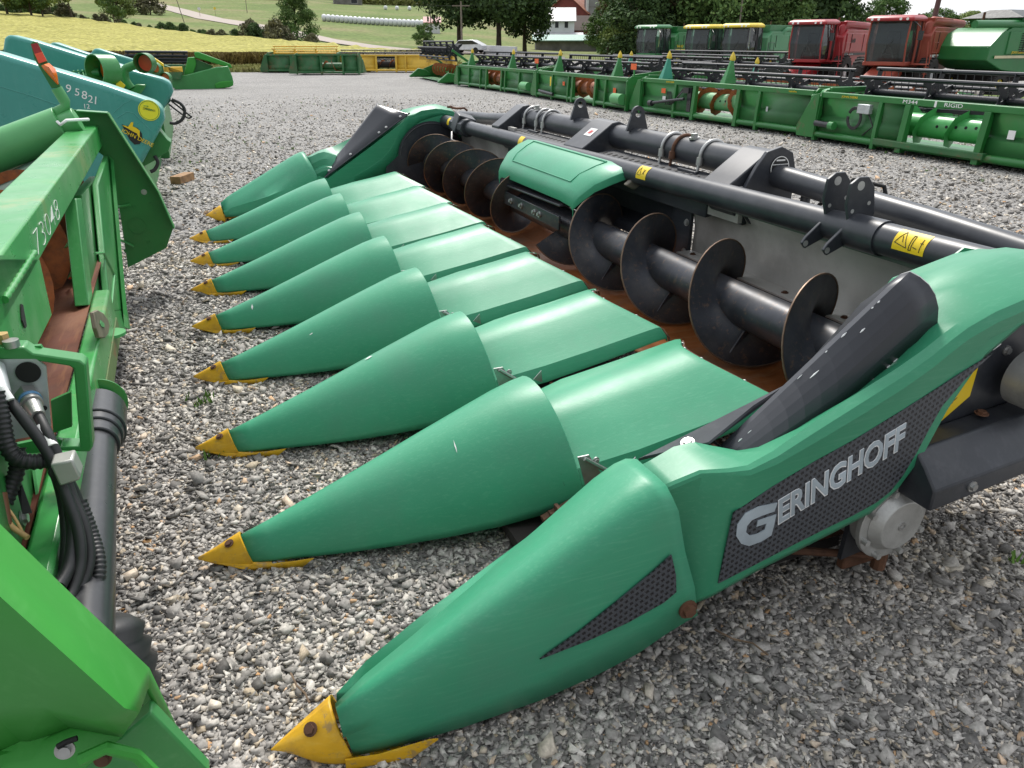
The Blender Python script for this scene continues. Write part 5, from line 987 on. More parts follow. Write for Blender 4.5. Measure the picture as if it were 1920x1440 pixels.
h4 = platform('grain_header', 'green grain header at right with black reel, chalked M344 and RIGID', XR, 3.9, 10.4, opening=(.28, .48), drum=M_pdrum, zt=.79, reel_h=.42)
def yl(Y, h): return Y-h.location.y
def wt(h, t_, Y, z, w_, m_, hh=.06): return words(t_, hh, (-.6035, yl(Y, h), z), (0, -1, 0), (0, 0, 1), m_, h, width=w_, extrude=.001)
wt(h4, 'M344', 8.70, .722, .27, M_white, .075); wt(h4, 'RIGID', 7.98, .722, .30, M_white, .075); wt(h4, 'JOHN DEERE', 9.92, .728, .34, M_stk, .045)
sticker(h4, -.601, yl(8.12, h4), .745, .035, .08, M_white, 'chalk_mark'); sticker(h4, -.57, yl(6.9, h4), .45, .10, .11, M_white, 'paper_label')
k = MB(); k.cyl((-.66, yl(10.35, h4), .30), (-.66, yl(10.02, h4), .29), .05, n=14); k.build('shaft_stub', M_blkp, h4); k = MB(); k.cyl((-.66, yl(10.02, h4), .29), (-.66, yl(9.92, h4), .29), .065, n=14); k.build('shaft_holder', M_jd, h4)
k = MB(); k.bb((-.66, yl(9.50, h4), .52), (-.58, yl(9.25, h4), .66)); cpz = k.build('coupler_block', M_zinc, h4, bevel=.01)
for i in range(3): k = MB(); k.tube([(-.63, yl(9.55+.12*math.cos(t)*(1+.12*i), h4), .44+.14*math.sin(t)*(1+.1*i)) for t in np.linspace(.5, 6.4, 20)], .012, 6); k.build('hose', M_hose, h4)
k = MB(); k.tube([(-.6, yl(9.3, h4), .52), (-.62, yl(9.15, h4), .35), (-.6, yl(9.35, h4), .2)], .012, 6); k.build('hose', M_hose, h4)
k = MB(); k.bb((-.68, yl(7.15, h4), .10), (-.58, yl(9.05, h4), .19)); k.build('opening_sill', M_old, h4, bevel=.01)
k = MB(); k.bar((-.2, yl(8.6, h4), .62), (-.2, yl(7.2, h4), .66), .05, .05); k.build('reel_support', M_reel, h4)
h3 = platform('grain_header', 'green grain header with scraped rusty drum, black driveshaft and maker badge on its end', XR, 10.75, 16.2, opening=(.38, .64), drum=M_gdrum, cones=((2.35, M_tealp, 0), (.1, M_jd, 0)), zt=.79, reel_h=.38)
k = MB(); y = yl(10.70, h3); k.prism([(-.70, .22), (-.62, .60), (-.50, .80), (-.30, .84), (.15, .62), (.45, .08), (-.55, .03)], 'y', y-.30, y-.02); es = k.build('end_cover', M_jd, h3, bevel=.02)
k = MB(); k.bb((-.12, y-.303, .45), (.06, y-.301, .66)); mbg = k.build('maker_badge', M_ink, es); k = MB(); k.bb((-.10, y-.306, .47), (.04, y-.3035, .485)); k.bb((-.10, y-.306, .62), (.04, y-.3035, .635)); k.bar((-.09, y-.305, .52), (.0, y-.305, .60), .03, .002, up=(0, 1, 0)); k.bar((-.02, y-.305, .60), (.03, y-.305, .50), .02, .002, up=(0, 1, 0)); k.build('deer_emblem', M_stk, mbg)
words('622F', .07, (-.12, y-.304, .36), (1, 0, 0), (0, 0, 1), M_stk, es, width=.17)
shaft(h3, yl(15.6, h3), yl(14.35, h3), .28, .44); sticker(h3, -.555, yl(15.35, h3), .55, .16, .10, M_osk); sticker(h3, -.56, yl(15.3, h3), .34, .12, .20, M_white, 'paper_label'); wt(h3, 'JOHN DEERE', 15.2, .73, .30, M_stk, .045)
k = MB(); k.bb((-.60, yl(14.25, h3), .18), (-.55, yl(14.38, h3), .66)); k.bb((-.64, yl(14.3, h3), .55), (-.56, yl(14.5, h3), .66)); k.build('coupler_block', M_blkp, h3)
for i in range(4): k = MB(); k.tube([(-.62, yl(14.45+.03*i, h3), .62), (-.66, yl(14.65+.05*i, h3), .45-.04*i), (-.62, yl(14.9+.08*i, h3), .28), (-.60, yl(15.0+.04*i, h3), .55)], .012, 5); k.build('hose', M_hose, h3)
sticker(h3, -.56, yl(11.9, h3), .40, .05, .10, M_zinc, 'valve'); wt(h3, 'HydraFlex', 11.35, .735, .20, M_stk, .04)
h2 = platform('grain_header', 'green grain header with rusty red drum between two header ends with yellow-tipped cones', XR, 16.7, 22.2, opening=(.45, .70), drum=M_rdrum, cones=((2.1, M_jd, 0), (-1.5, M_jd, 0)), zt=.77, reel_h=.48)
sticker(h2, -.555, yl(21.3, h2), .50, .11, .26, M_stk); sticker(h2, -.555, yl(20.4, h2), .48, .14, .10, M_osk); sticker(h2, -.555, yl(17.4, h2), .45, .14, .12, M_osk)
k = MB(); k.cyl((-.66, yl(21.9, h2), .22), (-.66, yl(20.9, h2), .17), .045, n=12); k.build('driveshaft', M_blkp, h2)
k = MB(); k.cyl((-.68, yl(17.2, h2), .28), (-.68, yl(16.75, h2), .28), .13, n=16); k.build('end_roller', M_pale, h2)
h1 = platform('grain_header', 'farthest green grain header of the row, rusty drum and square badge', XR, 22.7, 29.4, opening=(.42, .62), drum=M_rdrum, cones=((3.0, M_jd, 0), (-.8, M_jd, 0)), zt=.76, reel_h=.5)
k = MB(); y = yl(22.65, h1); k.prism([(-.68, .22), (-.60, .62), (-.45, .80), (.2, .60), (.45, .08), (-.55, .03)], 'y', y-.25, y-.02); es = k.build('end_cover', M_jd, h1, bevel=.02)
k = MB(); k.bb((-.30, y-.253, .40), (-.08, y-.251, .62)); mb2 = k.build('maker_badge', M_ink, es); k = MB(); k.bb((-.27, y-.256, .43), (-.11, y-.2535, .45)); k.bb((-.27, y-.256, .57), (-.11, y-.2535, .59)); k.bb((-.22, y-.256, .46), (-.16, y-.2535, .56)); k.build('deer_emblem', M_white, mb2)
words('920F', .07, (-.30, y-.254, .31), (1, 0, 0), (0, 0, 1), M_stk, es, width=.2)
k = MB(); k.cyl((-.68, yl(23.4, h1), .28), (-.68, yl(22.9, h1), .28), .13, n=16); k.build('end_roller', M_pale, h1)
for hh, Y_ in ((h1, 24.0), (h2, 17.9)):      # slow-moving marker lamps on the ends
    k = MB(); k.bar((-.55, yl(Y_-1.4, hh), .80), (-.55, yl(Y_-1.4, hh), 1.05), .03, .03); m_ = k.build('marker_post', M_jd, hh); sticker(m_, -.57, yl(Y_-1.4, hh), 1.02, .26, .13, M_osk, 'orange_reflector')
h4.rotation_euler[2] = R(-.8); h3.rotation_euler[2] = R(1.4); h3.location.x += .12; h2.rotation_euler[2] = R(-.6); h1.rotation_euler[2] = R(2.2)
# second rank, mostly reels and cones
M_rk = 'grain headers in the second rank'
s1_ = platform('grain_header', 'second-rank black reel header behind the driveshaft header, teal cones with yellow caps', 13.9, 11.2, 18.6, cones=((2.9, M_tealp, 0),), zt=.60, group=M_rk, reel_h=.02)
if 0: s2_ = platform('grain_header', 'second-rank header with long dark reel behind the RIGID header', 13.9, 3.6, 10.8, cones=(), zt=.6, group=M_rk, reel_h=.16)
s3_ = platform('grain_header', 'tall black reel header standing in front of the green-roofed combine', 17.2, 21.0, 28.2, cones=(), zt=.75, group=M_rk, reel_h=.52, body=M_reel)
s4_ = platform('grain_header', 'second-rank black reel header behind the farthest green header', 13.6, 19.6, 26.4, cones=((1.0, M_tealp, 0),), zt=.7, group=M_rk, reel_h=.4)
# header with black hex reel and green auger at the far end, seen from its front side
e1 = platform('grain_header', 'green auger header with raised black hexagonal reel beside the yellow header', 9.0, 31.2, 37.2, opening=(.3, .4), drum=M_jd, zt=.62, reel_h=.86, group='grain headers at the far end of the yard'); e1.rotation_euler[2] = R(176); e1.location = (10.5, 33.6, 0)
# old headers against the field
e2 = platform('grain_header', 'old green header with yellow bats on its reel, by the field edge', 0, 0, 3.9, body=M_old, opening=(.35, .6), drum=M_old, zt=.95, reel_h=.62, reel_m=M_yold, group='grain headers at the far end of the yard'); e2.rotation_euler[2] = R(68); e2.location = (6.1, 46.0, 0)
e3 = platform('grain_header', 'weathered dark green header frame with sloping end, in front of the yellow-bat header', 0, 0, 3.2, body=M_old, opening=(.4, .75), drum=M_old, zt=1.0, reel=False, group='grain headers at the far end of the yard'); e3.rotation_euler[2] = R(68); e3.location = (6.9, 42.6, 0)
e4 = platform('grain_header', 'long faded yellow grain header standing by the soybean field', 0, 0, 6.6, body=M_yold, opening=(.35, .52), drum=M_dark, zt=.92, reel_h=.42, group='grain headers at the far end of the yard'); e4.rotation_euler[2] = R(66); e4.location = (10.9, 44.6, 0)
for par in (e4,):
    for ch in par.children:
        if ch.name.startswith('rear_wall'): ch.data.materials[0] = M_yold
# flex head on the far left, seen from its end
F1 = thing('grain_header', 'green flex grain header with black reel, end-on at the edge of the field at left', 'grain header', (.2, 31.6, 0), world=True)
FY = 31.0
slab(xz([(322, 148), (405, 126), (428, 124), (436, 145), (438, 155), (436, 160), (408, 171), (400, 168), (330, 170), (322, 160)], FY), (0, .25, 0)).build('end_sheet', M_jd, F1, bevel=.03)
slab(xz([(343, 150), (352, 108), (366, 107), (368, 120), (362, 140), (350, 150)], FY+.3), (0, .5, 0)).build('divider', M_jdpl, F1, bevel=.03)
slab(xz([(364, 98), (372, 97), (432, 120), (436, 128), (426, 126), (366, 108)], FY+.2), (0, .25, 0)).build('end_arm', M_jdpl, F1, bevel=.03)
slab(xz([(365, 110), (400, 124), (375, 148), (352, 148)], FY+.45), (0, .1, 0)).build('end_inside', M_jddk, F1)
slab(xz([(308, 122), (342, 133), (340, 150), (322, 148), (304, 140)], FY-.2), (0, .5, 0)).build('yellow_top_box', M_old, F1, bevel=.02)
k = MB(); k.bb(tuple(onY(306, 126, FY-.2)), tuple(onY(343, 134, FY+.3))); k.build('yellow_plate', M_yold, F1)
slab(xz([(402, 158), (412, 153), (436, 151), (438, 160), (430, 164), (405, 167)], FY-.05), (0, .1, 0)).build('end_boss', M_jdpl, F1, bevel=.03)
for y_ in (98, 105, 111, 116): k = MB(); k.cyl(onY(234, y_-1, FY+2), onY(352, y_, FY+2), .05, n=8); k.build('reel_bat', M_reel, F1)
for x_ in (240, 268, 296, 324, 346): k = MB(); k.bar(onY(x_, 96, FY+2), onY(x_-3, 122, FY+2), .06, .03, up=(0, 1, 0)); k.build('reel_spider', M_reel, F1)
slab(xz([(236, 120), (350, 122), (350, 165), (250, 162)], FY+1.2), (0, .8, 0)).build('header_body', M_old, F1)
# ---------------- combine harvesters ----------------
M_cgrn = mat('combine_green', (.022, .175, .045), rough=.4, var=.12, vs=.8, dirt=(.08, .18, .07), damt=.4, ds=.9)
M_cgrnf = mat('combine_faded_green', (.075, .26, .12), rough=.55, var=.12, vs=.8, dirt=(.16, .26, .15), damt=.5, ds=.9)
M_cred = mat('combine_red', (.33, .016, .022), rough=.38, var=.12, vs=.8, dirt=(.22, .06, .05), damt=.4, ds=1)
M_credf = mat('combine_faded_red', (.30, .055, .032), rough=.55, var=.2, vs=.6, dirt=(.36, .12, .055), damt=.7, ds=.5)
M_cyel = mat('cab_roof_yellow', (.72, .55, .04), rough=.5)
M_glass = mat('tinted_glass', (.30, .38, .38), rough=.03, var=.1, spec=.6, rvar=0, trans=.92)
M_tyre = mat('dusty_tyre', (.030, .028, .026), rough=.9, var=.3, vs=3, bump=.3, bs=12)
M_cream = mat('cream_stripe', (.62, .56, .35), rough=.5)
M_chr = mat('pale_stripe', (.55, .55, .55), rough=.5)
def combine(label, px, dist, body, roof, stripe, name_txt=None, kind='jd', rz=0, z=-.95):
    x, y, _ = bear(px, dist); T = thing('combine_harvester', label, 'combine harvester', (x, y, gz(x, y)), rz=rz, group='combine harvesters parked in a row')
    def bx2(a, b, nm, m_, par=T, bev=.03): k = MB(); k.bb(a, b); return k.build(nm, m_, par, bevel=bev, smooth=40)
    hull = MB(); hull.prism([(1.0, 1.35), (1.1, 2.75), (1.6, 3.15), (5.2, 3.15), (5.9, 2.9), (6.6, 2.3), (6.7, 1.7), (5.4, 1.25), (3.2, 1.05)], 'y', -1.45, 1.45); hl = hull.build('body', body, T, bevel=.04, smooth=30)
    bx2((1.5, -1.5, 1.95), (5.4, -1.44, 2.95), 'side_panel', body, bev=.03)
    tk = MB(); tk.loft([[(1.5, -1.25, 3.1), (4.4, -1.25, 3.1), (4.4, 1.25, 3.1), (1.5, 1.25, 3.1)], [(1.4, -1.4, 3.55), (4.6, -1.4, 3.55), (4.6, 1.4, 3.55), (1.4, 1.4, 3.55)]]); tk.build('grain_tank', body, T, bevel=.02)
    st_ = bx2((1.2, -1.512, 1.78), (6.2, -1.50, 1.90), 'stripe', stripe, bev=0)
    if name_txt:
        for t_, xx, zz, ww, hh, mm_ in name_txt: words(t_, hh, (xx, -1.518, zz), (1, 0, 0), (0, 0, 1), mm_, T, width=ww, extrude=.005)
    # cab: glass box with posts and a roof
    cw = 1.05 if kind != 'ih' else 1.0
    cbm = MB(); cbm.loft([[(-.55, -cw*.86, 1.55), (1.0, -cw, 1.55), (1.0, cw, 1.55), (-.55, cw*.86, 1.55)], [(-.80, -cw*.9, 2.4), (1.0, -cw, 2.4), (1.0, cw, 2.4), (-.80, cw*.9, 2.4)], [(-.62, -cw*.86, 3.38), (1.0, -cw*.95, 3.38), (1.0, cw*.95, 3.38), (-.62, cw*.86, 3.38)]]); cg = cbm.build('cab_glass', M_glass, T, smooth=20)
    fm = M_blkp if kind != 'ih' else body
    for (xa, ya, xb, yb) in ((-.57, -.90, -.64, -.90), (-.57, .90, -.64, .90), (.45, -1.02, .45, -.99), (1.0, -1.05, 1.0, -1.0), (.3, -1.03, .1, -1.0)):
        k = MB(); k.tube([(xa, ya, 1.5), (xa-.2 if xa < 0 else xa, ya, 2.4), (xb, yb, 3.4)], .04, 6); k.build('cab_post', fm, T)
    bx2((-.60, -.95, 1.42), (1.05, 1.02, 1.60), 'cab_floor', body); 
    rf = MB(); rf.loft([[(-.95, -1.1, 3.38), (1.15, -1.12, 3.38), (1.15, 1.12, 3.38), (-.95, 1.1, 3.38)], [(-.95, -1.1, 3.52), (1.15, -1.12, 3.55), (1.15, 1.12, 3.55), (-.95, 1.1, 3.52)], [(-.7, -.9, 3.64), (.95, -.95, 3.67), (.95, .95, 3.67), (-.7, .9, 3.64)]]); rr = rf.build('cab_roof', roof, T, bevel=.05, smooth=50)
    for yy in (-.8, -.5, .5, .8): k = MB(); k.cyl((-.93, yy, 3.46), (-.98, yy, 3.46), .06, n=10); k.build('work_light', M_white, rr)
    k = MB(); k.bb((.30, -.32, 1.62), (.85, .32, 2.05)); k.bb((.70, -.30, 2.0), (.88, .30, 2.85)); k.build('seat', M_dark, T, bevel=.05); k = MB(); k.bb((.96, -.9, 1.6), (.99, .9, 3.35)); k.build('cab_rear_panel', M_blkp, T)
    k = MB(); k.tube([(-.66, .2, 1.75), (-.86, -.3, 2.6)], .012, 4); k.build('wiper', M_blkp, T)
    k = MB(); k.tube([(-.2, -.3, 1.8), (-.25, -.1, 2.3), (-.25, .2, 2.3), (-.2, .3, 1.8)], .025, 6); k.build('steering_column', M_blkp, T)
    fh = MB(); fh.prism([(.4, 1.0), (.4, 1.5), (-1.4, .95), (-1.75, .85), (-1.75, .25), (-1.3, .25)], 'y', -.65, .65); fh.build('feeder_house', body, T, bevel=.03)
    fo = MB(); fo.bb((-1.80, -.8, .20), (-1.74, .8, .32)); fo.bb((-1.80, -.8, .80), (-1.74, .8, .95)); fo.bb((-1.80, -.8, .2), (-1.70, -.66, .95)); fo.bb((-1.80, .66, .2), (-1.70, .8, .95)); fo.build('feeder_frame', body if kind == 'ih' else M_cgrnf, T, bevel=.02)
    k = MB(); k.cyl((-1.6, -.6, .55), (-1.6, .6, .55), .22, n=16); k.build('feeder_drum', M_dark, T)
    def tyre(x_, y_, r, w_, rim):
        k = MB(); pr = [(r*.55, -w_/2), (r*.93, -w_/2), (r, -w_*.35), (r, w_*.35), (r*.93, w_/2), (r*.55, w_/2)]; n = 28
        k.loft([[(x_+rr_*math.cos(2*PI*i/n), y_+yy, r+rr_*math.sin(2*PI*i/n)) for i in range(n)] for rr_, yy in pr], cap=False)
        for i in range(22):
            a = 2*PI*i/22
            for sg in (-1, 1): k.bar((x_+r*1.0*math.cos(a), y_+sg*w_*.02, r+r*1.0*math.sin(a)), (x_+r*1.0*math.cos(a+.12), y_+sg*w_*.46, r+r*1.0*math.sin(a+.12)), .06, .07, up=(math.cos(a), 0, math.sin(a)))
        t_ = k.build('tyre', M_tyre, T, smooth=40); k = MB(); k.cyl((x_, y_-w_*.32, r), (x_, y_+w_*.32, r), r*.56, n=24); k.cyl((x_, y_-w_*.42, r), (x_, y_-w_*.3, r), r*.2, n=16); k.build('rim', rim, t_); return t_
    rimm = M_cyel if kind == 'jd' else M_chr
    for sg in (-1, 1): tyre(1.15, sg*1.55, .88, .65, rimm); tyre(5.2, sg*1.25, .55, .42, rimm)
    k = MB(); k.cyl((1.15, -1.3, .88), (1.15, 1.3, .88), .18, n=12); k.bb((1.2, -1.1, .7), (5.2, 1.1, 1.5)); k.build('chassis', M_dark, T)
    ld = MB()
    for xx in (.05, .50): ld.tube([(xx, -1.75, .35), (xx, -1.75, 1.55), (xx, -1.62, 2.5)], .025, 6)
    for zz in (.45, .75, 1.05, 1.35): ld.bb((.05, -1.80, zz), (.50, -1.66, zz+.03))
    ld.build('ladder', body if kind == 'ih' else M_cgrn, T)
    bx2((-.1, -1.75, 1.46), (1.6, -1.06, 1.52), 'platform', body)
    k = MB(); k.tube([(.75, -1.72, 1.5), (.75, -1.72, 2.45), (1.55, -1.72, 2.45), (1.55, -1.72, 1.5)], .022, 6); k.tube([(.75, -1.72, 2.0), (1.55, -1.72, 2.0)], .018, 6); k.build('railing', body if kind == 'ih' else M_blkp, T)
    k = MB()
    if kind == 'ih': k.tube([(1.4, -1.15, 2.6), (1.4, -1.15, 3.25), (1.7, -1.2, 3.42), (6.8, -1.3, 3.35)], .19, 16)
    else: k.tube([(3.4, -1.3, 2.6), (3.4, -1.35, 3.1), (3.8, -1.35, 3.3), (8.0, -1.35, 3.25)], .17, 16)
    k.build('unloading_auger', body, T, smooth=60)
    k = MB(); k.cyl((4.9, .4, 3.1), (4.9, .4, 3.85), .06, n=10); k.build('exhaust', M_rust, T)
    k = MB(); k.tube([(-.7, -1.15, 3.3), (-.95, -1.45, 3.1), (-.95, -1.5, 2.9)], .015, 5); k.bb((-.97, -1.62, 2.55), (-.93, -1.40, 2.95)); k.build('mirror', M_blkp, T)
    k = MB(); k.bb((2.2, -1.52, 2.15), (2.25, -1.50, 2.90)); k.bb((4.2, -1.52, 2.0), (4.23, -1.50, 2.9)); k.build('panel_seam', M_dark, T)
    return T
combine('dark green combine with flat green cab roof, leftmost of the combine row', 1222, 66, M_cgrn, M_cgrn, M_cyel, [('9600', 1.3, 2.0, .9, .3, M_stk)], rz=R(22))
combine('faded green combine with yellow cab roof, left of the two yellow-roofed combines', 1316, 61, M_cgrnf, M_cyel, M_cream, [('JOHN DEERE', 2.0, 2.1, 1.4, .2, M_cream)], rz=R(24))
combine('faded green combine with yellow cab roof, right of the two, beside the red combine', 1388, 58, M_cgrnf, M_cyel, M_cream, rz=R(24))
combine('glossy red combine with dark cab, numbered 1640 on its side', 1520, 50, M_cred, M_cred, M_ink, [('1640', 2.1, 2.45, .75, .34, M_ink), ('AXIAL-FLOW', 1.9, 1.81, .9, .07, M_white)], kind='ih', rz=R(26))
combine('sun-faded orange-red combine with white and black side stripe', 1672, 44, M_credf, M_cred, M_white, [('International', 2.0, 1.80, .9, .09, M_ink), ('AXIAL-FLOW', 3.6, 1.80, 1.1, .09, M_ink)], kind='ih', rz=R(26))
rx6, ry6, _ = bear(1790, 46)
c6 = combine('green combine with cream stripe and black grain tank covers, rightmost of the row', 1790, 46, M_cgrn, M_cgrn, M_cream)
c6.location = (rx6+6.6, ry6, gz(rx6+4, ry6)); c6.rotation_euler[2] = R(184); c6.scale = (1, -1, 1)
words('JOHN DEERE', .15, (5.0, -1.525, 1.99), (-1, 0, 0), (0, 0, 1), M_stk, c6, width=.95, extrude=.004)
k = MB(); k.loft([[(1.4, -1.6, 3.62), (4.9, -1.6, 3.58), (4.9, 1.6, 3.58), (1.4, 1.6, 3.62)], [(2.0, -.5, 3.95), (4.4, -.5, 3.95), (4.4, .5, 3.95), (2.0, .5, 3.95)]]); k.build('tank_cover', mat('dark_tank_cover', (.05, .055, .055), rough=.6), c6)
for j in range(9): k = MB(); k.bb((3.5, -1.53, 2.05+j*.10), (4.5, -1.505, 2.09+j*.10)); k.build('vent_slot', M_dark, c6)
M_twig = mat('dry_twig', (.16, .11, .07), rough=.9, var=.3, vs=20)
for nm_, lb_, p_ in (('twig', 'thin dry twig on the stones beside the nearest yellow tip', [(545, 1262), (556, 1285), (572, 1300), (580, 1318)]), ('twig', 'dry forked twig on the stones behind the studded end snout', [(1340, 1180), (1375, 1198), (1412, 1206), (1440, 1228)]), ('twig', 'curled straw by the third yellow tip from the far end', [(346, 572), (342, 566), (348, 560), (352, 556)])):
    k = MB(); k.tube([at(x, y, .022+.008*(i % 2)) for i, (x, y) in enumerate(p_)], .0028, 5); tag(k.build(nm_, M_twig, smooth=60), lb_, 'twig', 'dry twigs on the stones')
# ---------------- trees ----------------
def leaf_mat(name, a, b, c):
    m, t, n, l, p = node_mat(name); p.inputs['Roughness'].default_value = .7; p.inputs['Specular IOR Level'].default_value = .25
    g = n.new('ShaderNodeNewGeometry'); r = n.new('ShaderNodeValToRGB'); e = r.color_ramp.elements; e.new(.5); e.new(.9)
    for k, (q, cc) in enumerate([(0, [x*1.25 for x in a]), (.5, [x*1.25 for x in b]), (.9, [x*1.2 for x in c]), (1, [x*1.5 for x in c])]): e[k].position = q; e[k].color = col3(cc)
    l.new(g.outputs['Random Per Island'], r.inputs[0])
    oi = n.new('ShaderNodeTexCoord'); nn = n.new('ShaderNodeTexNoise'); nn.inputs['Scale'].default_value = .9; l.new(oi.outputs['Object'], nn.inputs[0]); mr = n.new('ShaderNodeMapRange'); mr.inputs[1].default_value = .35; mr.inputs[2].default_value = .65; mr.inputs[3].default_value = .7; mr.inputs[4].default_value = 1.35; l.new(nn.outputs[0], mr.inputs[0])
    mm = n.new('ShaderNodeVectorMath'); mm.operation = 'SCALE'; l.new(r.outputs[0], mm.inputs[0]); l.new(mr.outputs[0], mm.inputs['Scale']); l.new(mm.outputs[0], p.inputs['Base Color']); return m
ML = [leaf_mat('dark_leaves', (.030, .055, .020), (.045, .085, .028), (.07, .12, .035)), leaf_mat('mid_leaves', (.045, .085, .022), (.07, .13, .035), (.11, .17, .045)),
      leaf_mat('light_leaves', (.08, .12, .03), (.13, .18, .045), (.20, .24, .07)), leaf_mat('brownish_leaves', (.07, .055, .03), (.11, .09, .045), (.10, .13, .045)), leaf_mat('hedge_leaves', (.07, .07, .045), (.11, .11, .06), (.16, .15, .08))]
M_bark = mat('bark', (.09, .07, .055), rough=.9, var=.3, vs=4, bump=.4, bs=20)
def crown_mesh(seed, n, shape, leaf):
    """unit tree: trunk foot at 0, top at z=1; crown built of thousands of leaf-clump faces around limb ends"""
    g = np.random.default_rng(seed); cl = []
    for _ in range(shape['lobes']):
        t = g.uniform(shape['z0'], .95); rad = np.interp(t, shape['pz'], shape['pr']); a = g.uniform(0, 2*PI); rr = rad*math.sqrt(g.uniform(.15, 1)); cl.append((rr*math.cos(a), rr*math.sin(a), t, g.uniform(.07, .15)*shape.get('ls', 1)))
    cl = np.array(cl); idx = g.integers(0, len(cl), n); c = cl[idx]; d = g.normal(0, 1, (n, 3)); d /= np.linalg.norm(d, axis=1)[:, None]; rr = c[:, 3:4]*g.uniform(.55, 1.05, (n, 1)); P = c[:, :3]+d*rr*np.array([1.15, 1.15, .8])
    u = g.normal(0, 1, (n, 3)); u /= np.linalg.norm(u, axis=1)[:, None]; v = np.cross(u, d+g.normal(0, .5, (n, 3))); v /= np.linalg.norm(v, axis=1)[:, None]+1e-6; s = leaf*g.uniform(.5, 1.4, (n, 1))
    V = np.stack([P-u*s, P+v*s*.7, P+u*s, P-v*s*.7], 1).reshape(-1, 3); me = bpy.data.meshes.new('crown'); me.vertices.add(4*n); me.vertices.foreach_set('co', V.astype(np.float32).ravel()); me.loops.add(4*n); me.loops.foreach_set('vertex_index', np.arange(4*n, dtype=np.int32)); me.polygons.add(n); me.polygons.foreach_set('loop_start', np.arange(0, 4*n, 4, dtype=np.int32)); me.update(calc_edges=True)
    k = MB(); tr = shape.get('tr', .022); k.tube([(0, 0, -.02), (.004, 0, .15), (-.006, .004, .35), (.0, 0, .6), (.004, 0, .85)], [tr*1.3, tr, tr*.8, tr*.5, tr*.15], 8)
    for i in range(9):
        q = cl[int(g.integers(0, len(cl)))]; z0 = max(.12, q[2]-g.uniform(.15, .3)); k.tube([(0, 0, z0), (q[0]*.5, q[1]*.5, (z0+q[2])/2), (q[0]*.95, q[1]*.95, q[2])], [tr*.45, tr*.3, tr*.1], 5)
    tm = bpy.data.meshes.new('trunk'); tm.from_pydata(k.v, [], k.f); tm.materials.append(M_bark); return me, tm
SHP = {'round': dict(lobes=60, z0=.25, pz=[0, .25, .5, .75, 1], pr=[.2, .36, .45, .36, .08]), 'tall': dict(lobes=60, z0=.18, pz=[0, .2, .5, .8, 1], pr=[.15, .25, .30, .22, .04]), 'cone': dict(lobes=70, z0=.05, pz=[0, .1, .35, .7, 1], pr=[.40, .46, .42, .25, .03]), 'bush': dict(lobes=40, z0=.1, pz=[0, .3, .7, 1], pr=[.7, .75, .55, .1], ls=1.7, tr=.03), 'thin': dict(lobes=22, z0=.35, pz=[0, .4, .7, 1], pr=[.1, .3, .3, .08], tr=.018)}
CM = {}
def tree(label, px, dist, h, shp='round', lm=1, wide=1.0, var=0, name='tree', cat='tree', group=None, n=None):
    key = (shp, lm, var)
    if key not in CM:
        nn_ = {'round': 15000, 'tall': 13000, 'cone': 15000, 'bush': 3500, 'thin': 3500}[shp]
        cm, tm = crown_mesh(hash((shp, lm, var)) % 9999 if False else {'round': 1, 'tall': 2, 'cone': 3, 'bush': 4, 'thin': 5}[shp]*100+lm*10+var, nn_, SHP[shp], {'round': .016, 'tall': .015, 'cone': .015, 'bush': .05, 'thin': .022}[shp]); cm.materials.append(ML[lm]); CM[key] = (cm, tm)
    cm, tm = CM[key]; x, y, z = bear(px, dist); t = thing(name, label, cat, (x, y, z-.1), rz=(px*1.7) % 6.28, group=group); t.scale = (h*wide, h*wide, h)
    for me, nm in ((cm, 'crown'), (tm, 'trunk')): o = bpy.data.objects.new(nm, me); sc.collection.objects.link(o); o.parent = t
    return t
# maples by the farmyard
tree('large dark maple standing over the white car, left of the farmhouse', 862, 125, 15.5, 'round', 0, 1.05, 0)
tree('dark leafy maple directly beside the farmhouse', 935, 122, 16.5, 'round', 0, 1.0, 1)
tree('dark maple overhanging the left wall of the farmhouse', 984, 128, 14.5, 'tall', 0, .95, 2)
tree('dense rounded evergreen standing alone between the field and the meadow', 558, 128, 7.2, 'cone', 1, 1.0, 0)
tr_ = 'treeline behind the combines'
for i, (px, d_, h_, s_, lm, w_, vv, lb) in enumerate([(1140, 118, 6.6, 'round', 1, 1.1, 1, 'rounded mid green tree beside the silo'), (1180, 100, 6.5, 'round', 2, 1.2, 0, 'light green spreading tree left of the combines'), (1205, 92, 9.5, 'tall', 0, 1.3, 0, 'narrow dark tree above the leftmost combine'),
        (1240, 98, 14, 'round', 3, 1.0, 0, 'brownish tree behind the leftmost combine'), (1285, 104, 16, 'round', 0, 1.0, 0, 'tall dark tree behind the first yellow roof'), (1335, 96, 15, 'round', 1, 1.0, 1, 'broad green tree between the yellow roofs'), (1385, 102, 16, 'round', 0, 1.0, 1, 'dark tree behind the second yellow roof'),
        (1432, 90, 12, 'round', 1, 1.0, 2, 'lighter green tree left of the red cab'), (1480, 104, 17, 'round', 0, .95, 2, 'tall dark tree above the red cab'), (1530, 108, 14.5, 'round', 0, .9, 0, 'dark tree at the right end of the treeline'), (1165, 150, 11, 'tall', 1, 1.2, 1, 'green tree right of the silos'), (1195, 130, 14, 'tall', 1, 1.3, 2, 'pale green tree rising behind the brownish tree')]):
    tree(lb, px, d_, h_, s_, lm, w_, vv, group=tr_)
tree('small round treetop against the sky above the faded red combine', 1652, 150, 9.5, 'round', 1, .9, 1); tree('low treetop just right of the brown leaning pole', 1748, 190, 8.2, 'round', 1, 1.3, 2); tree('pale low treetop left of the rightmost combine', 1812, 230, 8.6, 'round', 2, 1.5, 0); tree('low dark treetop between the two red combines', 1600, 170, 6.6, 'bush', 0, .9, 0)
